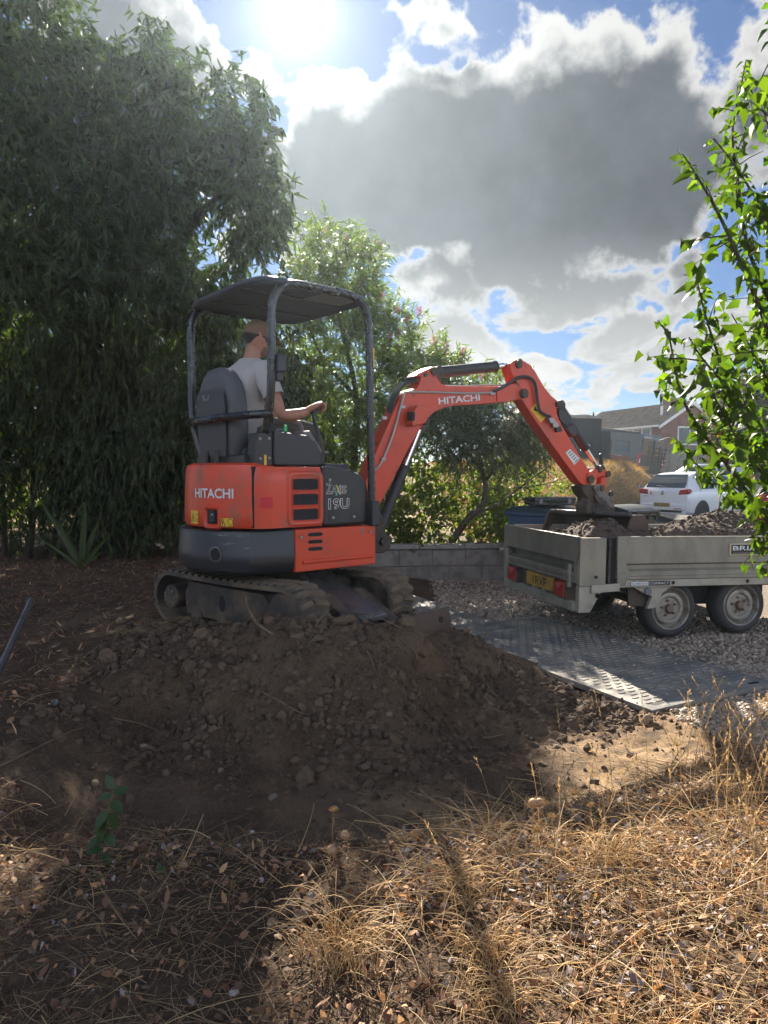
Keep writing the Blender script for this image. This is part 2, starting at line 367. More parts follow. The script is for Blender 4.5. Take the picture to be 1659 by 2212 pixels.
def link(name, me, mat, parent=None, org=(0, 0, 0), bevel=0., seg=2, kind=None, label=None, sub=0):
    o = bpy.data.objects.new(name, me); C.objects.link(o)
    if mat is not None and not me.materials: me.materials.append(mat)
    if parent is not None:
        o.parent = parent; o.location = Vector(np.array(org, float) - ORG[parent.name])
    else: o.location = Vector(org)
    ORG[o.name] = np.array(org, float)
    if bevel:
        b = o.modifiers.new('bevel', 'BEVEL'); b.width = bevel; b.segments = seg; b.limit_method = 'ANGLE'; b.angle_limit = math.radians(32); b.harden_normals = True
    if sub:
        q = o.modifiers.new('subdivision', 'SUBSURF'); q.levels = sub; q.render_levels = sub
    if kind: o['kind'] = kind
    if label: o['label'] = label
    return o
def thing(name, loc, label, cat, group=None):
    o = bpy.data.objects.new(name, None); C.objects.link(o); o.location = Vector(loc); o.empty_display_size = .1
    ORG[o.name] = np.array(loc, float); return tag(o, label, cat, group)
def tag(o, label, cat, group=None, kind=None):
    o['label'] = label; o['category'] = cat
    if group: o['group'] = group
    if kind: o['kind'] = kind
    return o
def raw_mesh(name, verts, faces_list, mat, smooth=True):
    """fast: verts (N,3) array; faces_list: list of (M,k) index arrays"""
    me = bpy.data.meshes.new(name)
    loops = np.concatenate([f.reshape(-1) for f in faces_list]).astype(np.int32)
    tot = np.concatenate([np.full(len(f), f.shape[1], np.int32) for f in faces_list])
    start = np.concatenate([[0], np.cumsum(tot)[:-1]]).astype(np.int32)
    me.vertices.add(len(verts)); me.vertices.foreach_set('co', np.asarray(verts, np.float32).reshape(-1))
    me.loops.add(len(loops)); me.loops.foreach_set('vertex_index', loops)
    me.polygons.add(len(tot)); me.polygons.foreach_set('loop_start', start)
    try: me.polygons.foreach_set('loop_total', tot)
    except Exception: pass
    me.update(calc_edges=True); me.validate()
    me.polygons.foreach_set('use_smooth', np.full(len(me.polygons), bool(smooth)))
    if mat is not None: me.materials.append(mat)
    return me
def copies(proto_meshes, verts_all): pass

def norm(a): return a / (np.linalg.norm(a, axis=-1, keepdims=True) + 1e-9)
# leaf outlines: (along, across) half-outline stations
LEAF_SHAPES = {
    'lance': [(0, 0), (.32, .46), (.72, .36), (1, 0)],
    'narrow': [(0, 0), (.25, .9), (.6, .85), (1, 0)],
    'oval': [(0, 0), (.25, .85), (.6, .9), (1, 0)],
    'blade': [(0, .8), (.5, .7), (1, 0)],
}
def leaf_cloud(pos, axis, nrm, length, width, shape='lance', curl=.25, fold=.25):
    """one ribbon per leaf, bent along its length and folded on the midrib"""
    st = LEAF_SHAPES[shape]; n = len(pos)
    axis = norm(axis); side = norm(np.cross(axis, nrm)); nr = np.cross(side, axis)
    L = np.broadcast_to(length, (n,))[:, None]; W = np.broadcast_to(width, (n,))[:, None]
    cu = np.broadcast_to(curl, (n,))[:, None]
    cols = []
    for a, w in st:
        mid = pos + axis * L * a - nr * L * cu * a * a
        if w == 0: cols.append(mid[:, None])
        else:
            up = nr * W * fold * w * .5
            cols.append(np.stack([mid - side * W * w * .5 + up, mid + side * W * w * .5 + up], 1))
    V = np.concatenate(cols, 1); k = V.shape[1]
    base = (np.arange(n) * k)[:, None]
    tris, quads, i = [], [], 0
    widths = [c.shape[1] for c in cols]
    for a in range(len(st) - 1):
        wa, wb = widths[a], widths[a + 1]
        if wa == 1: tris.append(base + np.array([[i, i + 2, i + 1]]))
        elif wb == 1: tris.append(base + np.array([[i, i + 1, i + 2]]))
        else: quads.append(base + np.array([[i, i + 1, i + 3, i + 2]]))
        i += wa
    F = []
    if tris: F.append(np.concatenate(tris))
    if quads: F.append(np.concatenate(quads))
    return V.reshape(-1, 3), F
def merge(parts):
    vs, tri, quad, off = [], [], [], 0
    for V, F in parts:
        vs.append(V)
        for f in F: (tri if f.shape[1] == 3 else quad).append(f + off)
        off += len(V)
    out = []
    if tri: out.append(np.concatenate(tri))
    if quad: out.append(np.concatenate(quad))
    return np.concatenate(vs), out
def rnd_unit(n):
    return norm(RNG.normal(size=(n, 3)))
_ico = None
def ico(sub=1):
    bm = bmesh.new(); bmesh.ops.create_icosphere(bm, subdivisions=sub, radius=1.0)
    v = np.array([q.co[:] for q in bm.verts]); f = np.array([[w.index for w in q.verts] for q in bm.faces]); bm.free(); return v, f
ICO1, ICO2, ICO3 = ico(1), ico(2), ico(3)
def rocks(pos, size, flat=(1, .8, .6), rough=.18, base=ICO1):
    v0, f0 = base; n = len(pos); k = len(v0)
    sc = np.array(flat) * (1 + RNG.uniform(-.3, .3, (n, 3)))
    jit = 1 + RNG.normal(0, rough, (n, k, 1))
    A = norm(RNG.normal(size=(n, 3)) * np.array([1, 1, .35])); B = norm(np.cross(A, RNG.normal(size=(n, 3)) * np.array([.5, .5, 1]))); D = np.cross(A, B)
    loc = v0[None] * sc[:, None] * jit
    w = loc[..., 0:1] * A[:, None] + loc[..., 1:2] * B[:, None] + loc[..., 2:3] * D[:, None]
    V = pos[:, None] + w * np.broadcast_to(size, (n,))[:, None, None]
    F = (np.arange(n) * k)[:, None, None] + f0[None]
    return V.reshape(-1, 3), [F.reshape(-1, 3)]
def ribbons(paths, width):
    """paths (n,k,3): thin three-sided stems"""
    n, k, _ = paths.shape
    t = np.gradient(paths, axis=1); t = norm(t)
    a = norm(np.cross(t, np.array([.31, .52, .79]))); b = np.cross(t, a)
    w = np.broadcast_to(width, (n,))[:, None, None] * np.linspace(1, .45, k)[None, :, None]
    ring = np.stack([paths + w * (math.cos(q) * a + math.sin(q) * b) for q in (0, 2.094, 4.189)], 2)
    V = ring.reshape(-1, 3)
    base = (np.arange(n) * k * 3)[:, None] + (np.arange(k - 1) * 3)[None]
    F = []
    for j in range(3):
        q = base + j; r = base + (j + 1) % 3
        F.append(np.stack([q, r, r + 3, q + 3], -1).reshape(-1, 4))
    return V, [np.concatenate(F)]

# ------------------------------------------------------------------ text
def text_mesh(body, offset=0.0, shear=0.0, space=1.0):
    cu = bpy.data.curves.new('lettering', 'FONT'); cu.body = body; cu.offset = offset; cu.shear = shear; cu.space_character = space
    cu.align_x = 'LEFT'; cu.resolution_u = 3
    ob = bpy.data.objects.new('lettering', cu); C.objects.link(ob)
    me = bpy.data.meshes.new_from_object(ob.evaluated_get(bpy.context.evaluated_depsgraph_get()))
    bpy.data.objects.remove(ob); bpy.data.curves.remove(cu); return me
def lettering(name, body, W, H, fn, mat, parent, offset=0.0, shear=0.0, space=1.0, ref=None, lift=0.0):
    """letters of width W and height H mapped onto a surface by fn(a, b)"""
    me = text_mesh(body, offset, shear, space)
    v = np.array([q.co[:] for q in me.vertices]).reshape(-1, 3)
    lo, hi = ref if ref is not None else (v.min(0), v.max(0))
    o = ORG[parent.name]
    for q, c in zip(me.vertices, v):
        q.co = Vector(np.array(fn((c[0] - lo[0]) / (hi[0] - lo[0]) * W, (c[1] - lo[1]) / (hi[1] - lo[1]) * H)) - o)
    me.materials.clear(); me.name = name
    ob = link(name, me, mat, parent, o)
    return ob, (lo, hi)

# ------------------------------------------------------------------ the ground
# control points of the ground surface: (x, y, z)
_c = []
def g3(u, v, Y): _c.append(tuple(P(u, v, Y)))
def gz(u, v, z): _c.append(tuple(PZ(u, v, z)))
# spoil heap, digger stand and pit
for u, v, z in [(480, 1362, .545), (560, 1350, .57), (640, 1345, .58), (720, 1338, .585), (800, 1334, .575), (880, 1342, .53), (950, 1352, .48), (1010, 1378, .36), (1080, 1412, .22), (1150, 1448, .10), (1230, 1490, .04), (1330, 1530, .02), (1420, 1560, .03),
                (420, 1420, .455), (560, 1430, .445), (700, 1430, .445), (840, 1430, .42), (950, 1440, .28), (1050, 1470, .15), (480, 1500, .32), (640, 1510, .305), (800, 1510, .28), (950, 1520, .13), (1080, 1530, .06),
                (420, 1590, .18), (600, 1600, .165), (800, 1590, .14), (960, 1590, .05), (1120, 1600, .02), (1280, 1600, .01), (1420, 1610, .02), (380, 1700, .08), (560, 1710, .05), (740, 1700, .05), (900, 1690, .03), (1060, 1700, .02), (1220, 1690, .02), (1400, 1650, .03),
                (340, 1790, .06), (500, 1800, .03), (700, 1800, .03), (900, 1790, .03), (1080, 1760, .03), (1250, 1730, .03), (1400, 1690, .05)]: gz(u, v + (19 if v < 1356 and u < 960 else 0), z)
# near lip and the dry grass ground
for u, v, z in [(150, 1860, .15), (320, 1850, .15), (500, 1850, .14), (700, 1850, .14), (900, 1845, .14), (1030, 1830, .15), (1180, 1790, .16), (1330, 1730, .16), (1480, 1670, .15), (1600, 1625, .10), (1659, 1600, .06),
                (0, 1980, .16), (300, 1990, .16), (600, 1990, .14), (900, 1990, .14), (1200, 1950, .17), (1500, 1900, .19), (1700, 1820, .17), (0, 2200, .14), (400, 2200, .13), (830, 2200, .11), (1250, 2200, .14), (1659, 2200, .17), (1659, 1720, .12), (1750, 1640, .06), (1300, 1820, .18), (1500, 1760, .18)]: gz(u, v, z)
# left bank with torn roots
for u, v, z in [(-120, 1420, .36), (0, 1450, .35), (120, 1440, .35), (200, 1420, .38), (-100, 1600, .32), (20, 1600, .30), (130, 1570, .30), (215, 1520, .30), (300, 1480, .33), (330, 1560, .17), (260, 1640, .14), (190, 1720, .10), (90, 1680, .24), (0, 1760, .20), (-150, 1800, .2), (120, 1780, .10), (40, 1850, .15),
                (260, 1400, .42), (330, 1350, .45), (250, 1310, .42), (420, 1330, .45), (180, 1350, .38)]: gz(u, v, z)
# digger stand, garden behind, gravel drive and the far side
_c += [(-1.7, 5.2, .40), (-1.2, 5.6, .40), (-.7, 5.1, .40), (-.2, 4.9, .42), (-.36, 4.55, .46), (.15, 5.3, .36), (-.7, 6.2, .38), (-.1, 6.0, .34), (.45, 5.4, .30), (.62, 5.9, .06), (.35, 6.3, .18), (.15, 7.0, .12), (-.6, 7.3, .30), (-2.2, 6.5, .36), (-4, 6, .36), (-2, 8, .36), (-4.5, 8, .36), (-3, 9.4, .36), (-.8, 8.6, .30), (-7, 5, .36), (-7, 9, .36), (-8, 12, .4), (-3, 12, .42), (0, 11, .42), (-10, 2, .3), (-9, -1, .2), (-4, 1, .18),
       (.75, 6.5, 0), (1, 7.5, 0), (.3, 8.6, .03), (1, 9.2, 0), (2, 6, 0), (2, 8, 0), (3.2, 5, 0), (4, 7, 0), (3.2, 4, .02), (5, 4, 0), (6, 6, 0), (2.4, 4.4, 0), (1.5, 5, -.01), (4, 9.3, 0), (7, 9, 0), (5, 11, 0), (9, 5, 0), (8, 2, .03), (4, 2, .12), (12, 8, 0), (3, -1, .12), (-2, -1, .14), (.0, -.5, .12), (10, -1, .05)]
_c = np.array(_c)
def _tps_fit(c, lam=2e-3):
    n = len(c); d = np.linalg.norm(c[:, None, :2] - c[None, :, :2], axis=-1)
    K = np.where(d > 0, d * d * np.log(d + 1e-12), 0) + lam * np.eye(n)
    Pm = np.c_[np.ones(n), c[:, :2]]
    A = np.block([[K, Pm], [Pm.T, np.zeros((3, 3))]])
    return np.linalg.solve(A, np.r_[c[:, 2], 0, 0, 0])
_w = _tps_fit(_c)
def near_h(x, y):
    x = np.asarray(x, float); y = np.asarray(y, float); q = np.stack([x.ravel(), y.ravel()], 1); out = np.empty(len(q))
    for i in range(0, len(q), 20000):
        s = q[i:i + 20000]; d = np.linalg.norm(s[:, None] - _c[None, :, :2], axis=-1)
        out[i:i + 20000] = np.where(d > 0, d * d * np.log(d + 1e-12), 0) @ _w[:len(_c)] + _w[-3] + s @ _w[-2:]
    return out.reshape(x.shape)
# the dry grass bank beyond the drive
def sstep(a, b, x): t = np.clip((x - a) / (b - a), 0, 1); return t * t * (3 - 2 * t)
def far_h(x, y):
    bank = 1.75 * sstep(13.5, 23.5, y + .1 * (x - 5)) * (1 - sstep(0, 1.6, x - 3.9 - .57 * (y - 17)))
    bank = bank * (1 - .75 * sstep(24, 34, y))
    behind = 1.0 * sstep(25, 40, y) * sstep(4, 12, x)
    garden = .45 * (1 - sstep(1.2, 2.2, x)) * sstep(9.6, 9.75, y)
    return np.maximum(np.maximum(bank, behind), garden)
def ground_h(x, y):
    x = np.asarray(x, float); y = np.asarray(y, float)
    xi, yi = np.clip(x, -9, 12), np.clip(y, -1, 12)
    n = np.clip(near_h(xi, yi), -.05, .68)
    k = sstep(9.3, 9.62, y)
    return n * (1 - k) + far_h(x, y) * k
_tab = [(RNG.uniform(0, 6.28), RNG.uniform(0, 6.28), a) for a in RNG.uniform(0, 6.28, 60)]
def fnoise(x, y, f, octs=4, seed=0):
    """value noise on a lattice"""
    out = np.zeros(np.shape(x)); amp = 1.0; tot = 0
    for o in range(octs):
        xs, ys = x * f + 37.1 * (o + seed), y * f - 19.7 * (o + seed)
        xi, yi = np.floor(xs).astype(int), np.floor(ys).astype(int); fx, fy = xs - xi, ys - yi
        fx, fy = fx * fx * (3 - 2 * fx), fy * fy * (3 - 2 * fy)
        def hsh(a, b): return (np.sin(a * 127.1 + b * 311.7 + seed * 17.0) * 43758.5453) % 1.0
        v = (hsh(xi, yi) * (1 - fx) + hsh(xi + 1, yi) * fx) * (1 - fy) + (hsh(xi, yi + 1) * (1 - fx) + hsh(xi + 1, yi + 1) * fx) * fy
        out += amp * (v - .5); tot += amp; amp *= .5; f = f * 2.03
    return out / tot * 2
# ground sheet
def lines(segs):
    out = []
    for a, b, st in segs: out.append(np.arange(a, b - 1e-6, st))
    return np.concatenate(out + [[segs[-1][1]]])
gx = lines([(-500, -100, 50), (-100, -30, 10), (-30, -10, 2), (-10, -3.2, .16), (-3.2, 3.2, .023), (3.2, 12, .12), (12, 40, 1.0), (40, 100, 10), (100, 500, 50)])
gy = lines([(-300, -50, 50), (-50, -6, 8), (-6, 1.3, .5), (1.3, 5.6, .021), (5.6, 9.6, .06), (9.6, 13, .12), (13, 45, .5), (45, 120, 10), (120, 900, 60)])
GX, GY = np.meshgrid(gx, gy)
GZ = ground_h(GX, GY)
# surface character: rubble on the heap, trodden flat pit floor, gravel bed
def pit_mask(x, y):
    a = sstep(-1.9, -1.5, x) * (1 - sstep(1.75, 2.1, x + .35 * (3.9 - y)))
    lip = 2.62 + .42 * np.maximum(x, 0) ** 1.25 + .06 * np.sin(x * 5) - .12 * np.minimum(x, 0) * (x < -1)
    return a * sstep(-.06, .10, y - lip) * (1 - sstep(4.9, 5.4, y))
def heap_mask(x, y): return pit_mask(x, y) * sstep(3.0, 3.5, y - .55 * np.maximum(x + .1, 0)) 
def drive_mask(x, y):
    edge = np.where(y < 4.6, 1.72 + (4.4 - y) * .12, np.where(y < 6.4, 1.55 - (y - 4.6) * .50, .62))
    return sstep(-.08, .10, x - edge + .05 * fnoise(x, y, 3, 3, 5)) * (1 - sstep(9.5, 9.6, y)) * sstep(2.9, 3.6, y + (x - 2) * .5)
pm_, hm_, dm_ = pit_mask(GX, GY), heap_mask(GX, GY), drive_mask(GX, GY)
near = ((np.abs(GX) < 4) & (GY > 1.2) & (GY < 7.5)).astype(float)
rough = near * (1 - dm_) * (.35 + .3 * pm_ + .75 * hm_)
GZ = GZ - .02 * rough + hm_ * near * (.045 * np.abs(fnoise(GX, GY, 6.5, 3, 14)) + .030 * np.abs(fnoise(GX, GY, 17, 2, 15)) - .03) + rough * (.040 * fnoise(GX, GY, 4.5, 5, 1) + .022 * np.abs(fnoise(GX, GY, 15, 3, 2)) + .012 * fnoise(GX, GY, 34, 2, 3))
# tool marks and wheel scrapes in the pit floor
GZ += near * pm_ * (1 - hm_) * .012 * np.sin((GX * .8 + GY * 2.6) * 5 + 2 * fnoise(GX, GY, 2, 2, 8))
# crumbled vertical lip at the near edge of the pit
bankz = ((GY > 13) & (GY < 45)).astype(float)
GZ += bankz * .05 * fnoise(GX, GY, 1.1, 4, 4) * sstep(.1, .6, GZ)
ny, nx = GX.shape
idx = np.arange(ny * nx).reshape(ny, nx)
quads = np.stack([idx[:-1, :-1], idx[:-1, 1:], idx[1:, 1:], idx[1:, :-1]], -1).reshape(-1, 4)
ground_me = raw_mesh('ground', np.stack([GX, GY, GZ], -1).reshape(-1, 3), [quads], None)
def vattr(me, name, arr):
    a = me.attributes.new(name, 'FLOAT', 'POINT'); a.data.foreach_set('value', np.asarray(arr, np.float32).ravel())
sandy = np.clip(pm_ * (1 - hm_ * .8) * sstep(-.9, .6, GX) * sstep(-.15, .35, fnoise(GX, GY, 1.6, 3, 11) + .25), 0, 1)
sandy = np.maximum(sandy, near * np.exp(-(((GX + 1.55) / .55) ** 2 + ((GY - 5.0) / .35) ** 2)) * 1.2)  # sandy oval left of the track, lightened in place of sunlight
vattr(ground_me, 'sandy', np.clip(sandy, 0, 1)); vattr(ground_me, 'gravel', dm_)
bankm = sstep(11.5, 13.5, GY) * (1 - sstep(60, 90, GY)) * sstep(.04, .25, GZ)
vattr(ground_me, 'bank', bankm)
gm = bpy.data.materials.new('earth'); gm.use_nodes = True; t = NT(gm.node_tree); b = t.n['Principled BSDF']
oc = t.node('ShaderNodeTexCoord').outputs['Object']
def attr(t, n): q = t.node('ShaderNodeAttribute'); q.attribute_name = n; return q.outputs['Fac']
n1, n2, n3 = t.noise(oc, 2.2, 6, .6), t.noise(oc, 26, 6, .7), t.noise(oc, 110, 3, .6)
soil = t.mix(t.ramp(n1, .38, .66), (.072, .046, .029, 1), (.122, .082, .052, 1))
n4 = t.noise(oc, 58, 5, .75)
soil = t.mix(t.ramp(n2, .55, .74), soil, (.185, .132, .088, 1))
soil = t.mix(t.ramp(n4, .56, .70), soil, (.150, .104, .068, 1)); soil = t.mix(t.ramp(n4, .44, .32), soil, (.030, .020, .013, 1))  # pale crumbs, and crevice shade put into the colour
soil = t.mix(t.ramp(n2, .42, .25), soil, (.034, .024, .017, 1))
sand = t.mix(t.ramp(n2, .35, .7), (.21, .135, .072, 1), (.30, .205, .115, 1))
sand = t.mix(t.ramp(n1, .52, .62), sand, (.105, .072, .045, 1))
grv = t.mix(t.ramp(n2, .4, .6), (.13, .10, .075, 1), (.24, .20, .155, 1))
drybank = t.mix(t.ramp(t.noise(oc, 1.3, 6, .65), .40, .62), (.235, .150, .068, 1), (.155, .105, .052, 1))
drybank = t.mix(t.ramp(t.noise(t.vm('MULTIPLY', oc, (1, 1, 4)), 7, 5, .7), .45, .7), drybank, (.34, .235, .12, 1))
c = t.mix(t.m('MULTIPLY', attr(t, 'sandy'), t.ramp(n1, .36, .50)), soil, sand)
c = t.mix(attr(t, 'gravel'), c, grv); c = t.mix(attr(t, 'bank'), c, drybank)
t.set(b.inputs['Base Color'], c); b.inputs['Roughness'].default_value = .95; b.inputs['Specular IOR Level'].default_value = .2
bn = t.node('ShaderNodeBump'); bn.inputs['Strength'].default_value = .9; bn.inputs['Distance'].default_value = .012
t.set(bn.inputs['Height'], t.m('ADD', n2, t.m('MULTIPLY', n3, .5))); t.l.new(bn.outputs[0], b.inputs['Normal'])
ground = link('ground', ground_me, gm); ground['kind'] = 'structure'
_iy = lambda y: np.clip(np.searchsorted(gy, y) - 1, 0, ny - 2)
_ix = lambda x: np.clip(np.searchsorted(gx, x) - 1, 0, nx - 2)
def surf(x, y):
    """height of the finished ground sheet"""
    x = np.asarray(x, float); y = np.asarray(y, float); i, j = _iy(y), _ix(x)
    fx = (x - gx[j]) / (gx[j + 1] - gx[j]); fy = (y - gy[i]) / (gy[i + 1] - gy[i])
    return (GZ[i, j] * (1 - fx) + GZ[i, j + 1] * fx) * (1 - fy) + (GZ[i + 1, j] * (1 - fx) + GZ[i + 1, j + 1] * fx) * fy
def stuff(name, V, F, mat, smooth=True):
    o = link(name, raw_mesh(name, V, F, mat, smooth), mat); o['kind'] = 'stuff'; return o

# far road beyond the drive
rd = MB()
rx, ry = np.linspace(7.6, 30, 24), np.linspace(15, 34, 20)
rings = [[np.array([a + .16 * (yy - 20), yy, max(0, float(ground_h(a + .16 * (yy - 20), yy))) + .012]) for a in rx] for yy in ry]
rd.loft(rings, caps=False, closed=False)
road = rd.build('road', pm('asphalt', (.10, .10, .098), .85, col2=(.07, .07, .068), scale=5), org=(0, 0, 0), fix=False); road['kind'] = 'structure'

# ------------------------------------------------------------------ ground protection mats
A_ = PZ(1409, 1545, .0); MD1 = np.array([.88, .475, 0]); MD2 = np.array([-.475, .88, 0])
def make_mat(o, z, w, l, label, slots):
    fr = Fr(np.array([o[0], o[1], z]), MD1, MD2)
    root = thing('ground_mat', fr(0, 0, 0), label, 'ground mat', 'track mats laid on the drive')
    def slab_z(a, b_): return .018 + .004 * math.sin(a * 3 + b_ * 2) + .010 * max(0, b_ - .3)
    mb = MB(fr); na, nb = 12, 20
    xs = np.linspace(0, w, na); ys = np.linspace(0, l, nb)
    top = [[fr(a, b_, slab_z(a, b_)) for a in xs] for b_ in ys]; bot = [[fr(a, b_, -.012) for a in xs] for b_ in ys]
    mb.loft(top, False, False); mb.loft(bot, False, False)
    for seq in (([(a, 0) for a in xs]), ([(a, l) for a in xs]), ([(0, b_) for b_ in ys]), ([(w, b_) for b_ in ys])):
        mb.loft([[fr(a, b_, slab_z(a, b_)) for a, b_ in seq], [fr(a, b_, -.012) for a, b_ in seq]], False, False)
    mb.build('panel', M_mat, root, fix=True)
    tr = MB(fr)        # raised zig-zag tread bars
    b_ = .10; k = 0
    while b_ < l - .06:
        a = .06 + (.045 if k % 2 else 0)
        while a < w - .10:
            z0 = slab_z(a, b_) - .001
            for (p, q) in (((0, 0), (.05, 0)), ((.05, 0), (.068, .02))):
                d = np.array([q[0] - p[0], q[1] - p[1]]); L = np.hypot(*d); nn = np.array([-d[1], d[0]]) / L * .006
                pts = [(a + p[0] - nn[0], b_ + p[1] - nn[1]), (a + q[0] - nn[0], b_ + q[1] - nn[1]), (a + q[0] + nn[0], b_ + q[1] + nn[1]), (a + p[0] + nn[0], b_ + p[1] + nn[1])]
                lo_ = [fr(x, y, z0) for x, y in pts]; hi_ = [fr(x * .9 + a * .1 + .003, y * .96 + b_ * .04, z0 + .006) for x, y in pts]
                tr.add(lo_ + hi_, [(4, 5, 6, 7), (0, 1, 5, 4), (1, 2, 6, 5), (2, 3, 7, 6), (3, 0, 4, 7)])
            a += .088
        b_ += .055; k += 1
    o = tr.build('tread_bars', M_mat, root, fix=False, smooth=0); o['kind'] = 'stuff'
    for a, b_ in slots:
        s = MB(fr); pts = [(a + .055 * math.copysign(abs(math.cos(q)) ** .5, math.cos(q)), b_ + .02 * math.sin(q)) for q in np.linspace(0, 2 * math.pi, 17)[:-1]]
        s.prism(pts, .0, .0255 + .0, lambda p, q, d: fr(p, q, slab_z(p, q) + (.001 if d > .01 else -.02)))
        s.build('hand_slot', M_dark, root, smooth=0)
    return root
make_mat(A_, .012, 1.22, 2.44, 'dusty black chevron ground mat in front of the trailer wheels, nearest the camera', [(.13, .075), (1.06, .075), (.13, 2.36), (1.06, 2.36)])
make_mat(A_ + MD2 * 2.1 - MD1 * .55, .045, 1.22, 2.44, 'black ground mat lying partly under the back of the trailer', [(.6, .075)])

# ------------------------------------------------------------------ gravel of the drive
def in_mat(x, y):
    q = np.stack([x - A_[0], y - A_[1]], -1); a = q @ MD1[:2]; b = q @ MD2[:2]
    m1 = (a > -.01) & (a < 1.23) & (b > -.01) & (b < 2.45)
    q2 = q - (MD2 * 2.1 - MD1 * .55)[:2]; a = q2 @ MD1[:2]; b = q2 @ MD2[:2]
    return m1 | ((a > -.01) & (a < 1.23) & (b > -.01) & (b < 2.45))
def scatter(n, x0, x1, y0, y1, maskf, seed=0):
    x = RNG.uniform(x0, x1, n); y = RNG.uniform(y0, y1, n); k = RNG.uniform(0, 1, n) < maskf(x, y); return x[k], y[k]
parts = []
for n, (x0, x1, y0, y1), s0, s1, base in ((6500, (1.4, 2.9, 2.9, 4.4), .009, .019, ICO2), (13000, (1.6, 3.6, 4.4, 5.4), .009, .019, ICO1), (11000, (.6, 4.4, 5.2, 7.2), .011, .021, ICO1), (9000, (.3, 3.4, 7.0, 9.5), .013, .024, ICO1)):
    x, y = scatter(n, x0, x1, y0, y1, drive_mask)
    k = ~in_mat(x, y); x, y = x[k], y[k]
    vis = (np.abs(x) / np.maximum(y, .1) < .62); x, y = x[vis], y[vis]
    s = RNG.uniform(s0, s1, len(x)) * RNG.choice([.75, 1, 1, 1.25], len(x))
    parts.append(rocks(np.stack([x, y, surf(x, y) + s * .25], -1), s, (1, .8, .62), .06, base))
x, y = scatter(260, .8, 2.7, 4.3, 7, lambda a, b: in_mat(a, b) * 1.0); s = RNG.uniform(.006, .014, len(x))
parts.append(rocks(np.stack([x, y, np.full(len(x), .045)], -1), s, (1, .8, .6), .1, ICO1))
V, F = merge(parts); stuff('gravel', V, F, M_pebble)

# ------------------------------------------------------------------ soil clods and stones on the heap and pit floor
x, y = scatter(50000, -1.9, 2.0, 2.45, 5.2, lambda a, b: pit_mask(a, b) * (.16 + .84 * heap_mask(a, b)) * (.35 + .65 * sstep(-.2, .4, fnoise(a, b, 2.5, 2, 21))))
s = .004 + .019 * RNG.power(.38, len(x)) ** 3 * RNG.uniform(.3, 1.6, len(x))
big = RNG.uniform(0, 1, len(x)) < .010; s[big] *= 1.9
V, F = rocks(np.stack([x, y, surf(x, y) + s * .15], -1), s, (1, .85, .7), .2, ICO1)
x, y = scatter(7000, -1.8, 1.5, 2.6, 5.0, lambda a, b: heap_mask(a, b) * (.15 + .85 * sstep(-.1, .35, fnoise(a, b, 3.3, 2, 51)))); s = RNG.uniform(.012, .030, len(x)) * RNG.choice([.7, 1, 1.3], len(x))
V2, F2 = rocks(np.stack([x, y, surf(x, y) + s * .1], -1), s, (1, .85, .75), .26, ICO1); V, F = merge([(V, F), (V2, F2)])
stuff('loose_soil', V, F, M_clod, False)
x, y = scatter(4000, -4.5, 3.2, 1.4, 7.0, lambda a, b: (1 - pit_mask(a, b)) * (1 - drive_mask(a, b)) * .9)
s = RNG.uniform(.004, .013, len(x)); V, F = rocks(np.stack([x, y, surf(x, y) + s * .1], -1), s, (1, .85, .7), .15, ICO1)
stuff('stony_soil', V, F, M_stone, False)
# stones and lumps one can point at
STN = [(660, 1690, .062, 'clod', 'largest dark lump of soil standing on the floor of the dug pit'), (590, 1725, .024, 'stone', 'brown rounded stone just left of the largest lump on the pit floor'),
       (478, 1668, .022, 'stone', 'pair-topping round brown stone in the middle of the pit floor'), (312, 1618, .028, 'tan', 'sandy stone at the foot of the torn left bank'), (205, 1695, .022, 'tan', 'small sandy stone above the green seedling at the left'),
       (1270, 1780, .028, 'clod', 'dark clod on the near lip of the pit, right of the seed heads'), (1205, 1480, .024, 'stone', 'brown stone on the gravel-side slope of the spoil heap'), (1255, 1540, .036, 'clod', 'left of two dark clods beside the corner of the ground mat'), (1290, 1528, .032, 'clod', 'right of two dark clods beside the corner of the ground mat'),
       (1398, 1560, .036, 'tan', 'smooth tan stone at the near corner of the ground mat'), (1022, 1455, .038, 'clod', 'dark lump on the right shoulder of the spoil heap'), (880, 1350, .060, 'clod', 'big lump of soil on the heap in front of the dozer blade'), (742, 1345, .058, 'clod', 'big lump of soil on the heap crest below the blade arm'),
       (440, 1378, .060, 'clod', 'sandy brown lump of soil against the near track of the digger'), (260, 1345, .036, 'tan', 'sandy tan stone on the ground behind the near track'), (235, 1425, .06, 'clod', 'dark lump on top of the torn left bank'), (485, 1420, .018, 'stone', 'small brown stone high on the left side of the heap'),
       (840, 2058, .017, 'white', 'whitish empty snail shell sized pebble on bare soil near the middle bottom'), (650, 1990, .034, 'tan', 'flat yellowish stone lying upright left of the straw tuft'), (588, 2000, .026, 'tan', 'rounded tan stone beside the flat yellowish one'), (545, 1800, .012, 'white', 'tiny white pebble on the near edge of the pit'),
       (1430, 2165, .017, 'white', 'pale pebble among the golden straw at the bottom right'), (120, 1520, .020, 'grey', 'grey stone among dead stems on the torn left bank'), (505, 2148, .016, 'white', 'white stone chip in the dark soil at the bottom left'), (840, 1545, .020, 'stone', 'brown stone on the lower right face of the heap')]
lab = {'clod': 'dark brown clod of soil', 'stone': 'brown rounded stone', 'tan': 'sandy tan stone', 'white': 'pale white pebble', 'grey': 'grey stone'}
mt = {'clod': M_clod, 'stone': M_stone, 'tan': pm('tan_stone', (.27, .19, .11), .85, col2=(.18, .125, .075), scale=14, bump=.4), 'white': pm('pale_stone', (.50, .46, .40), .7), 'grey': pm('grey_stone', (.20, .19, .18), .8, bump=.3)}
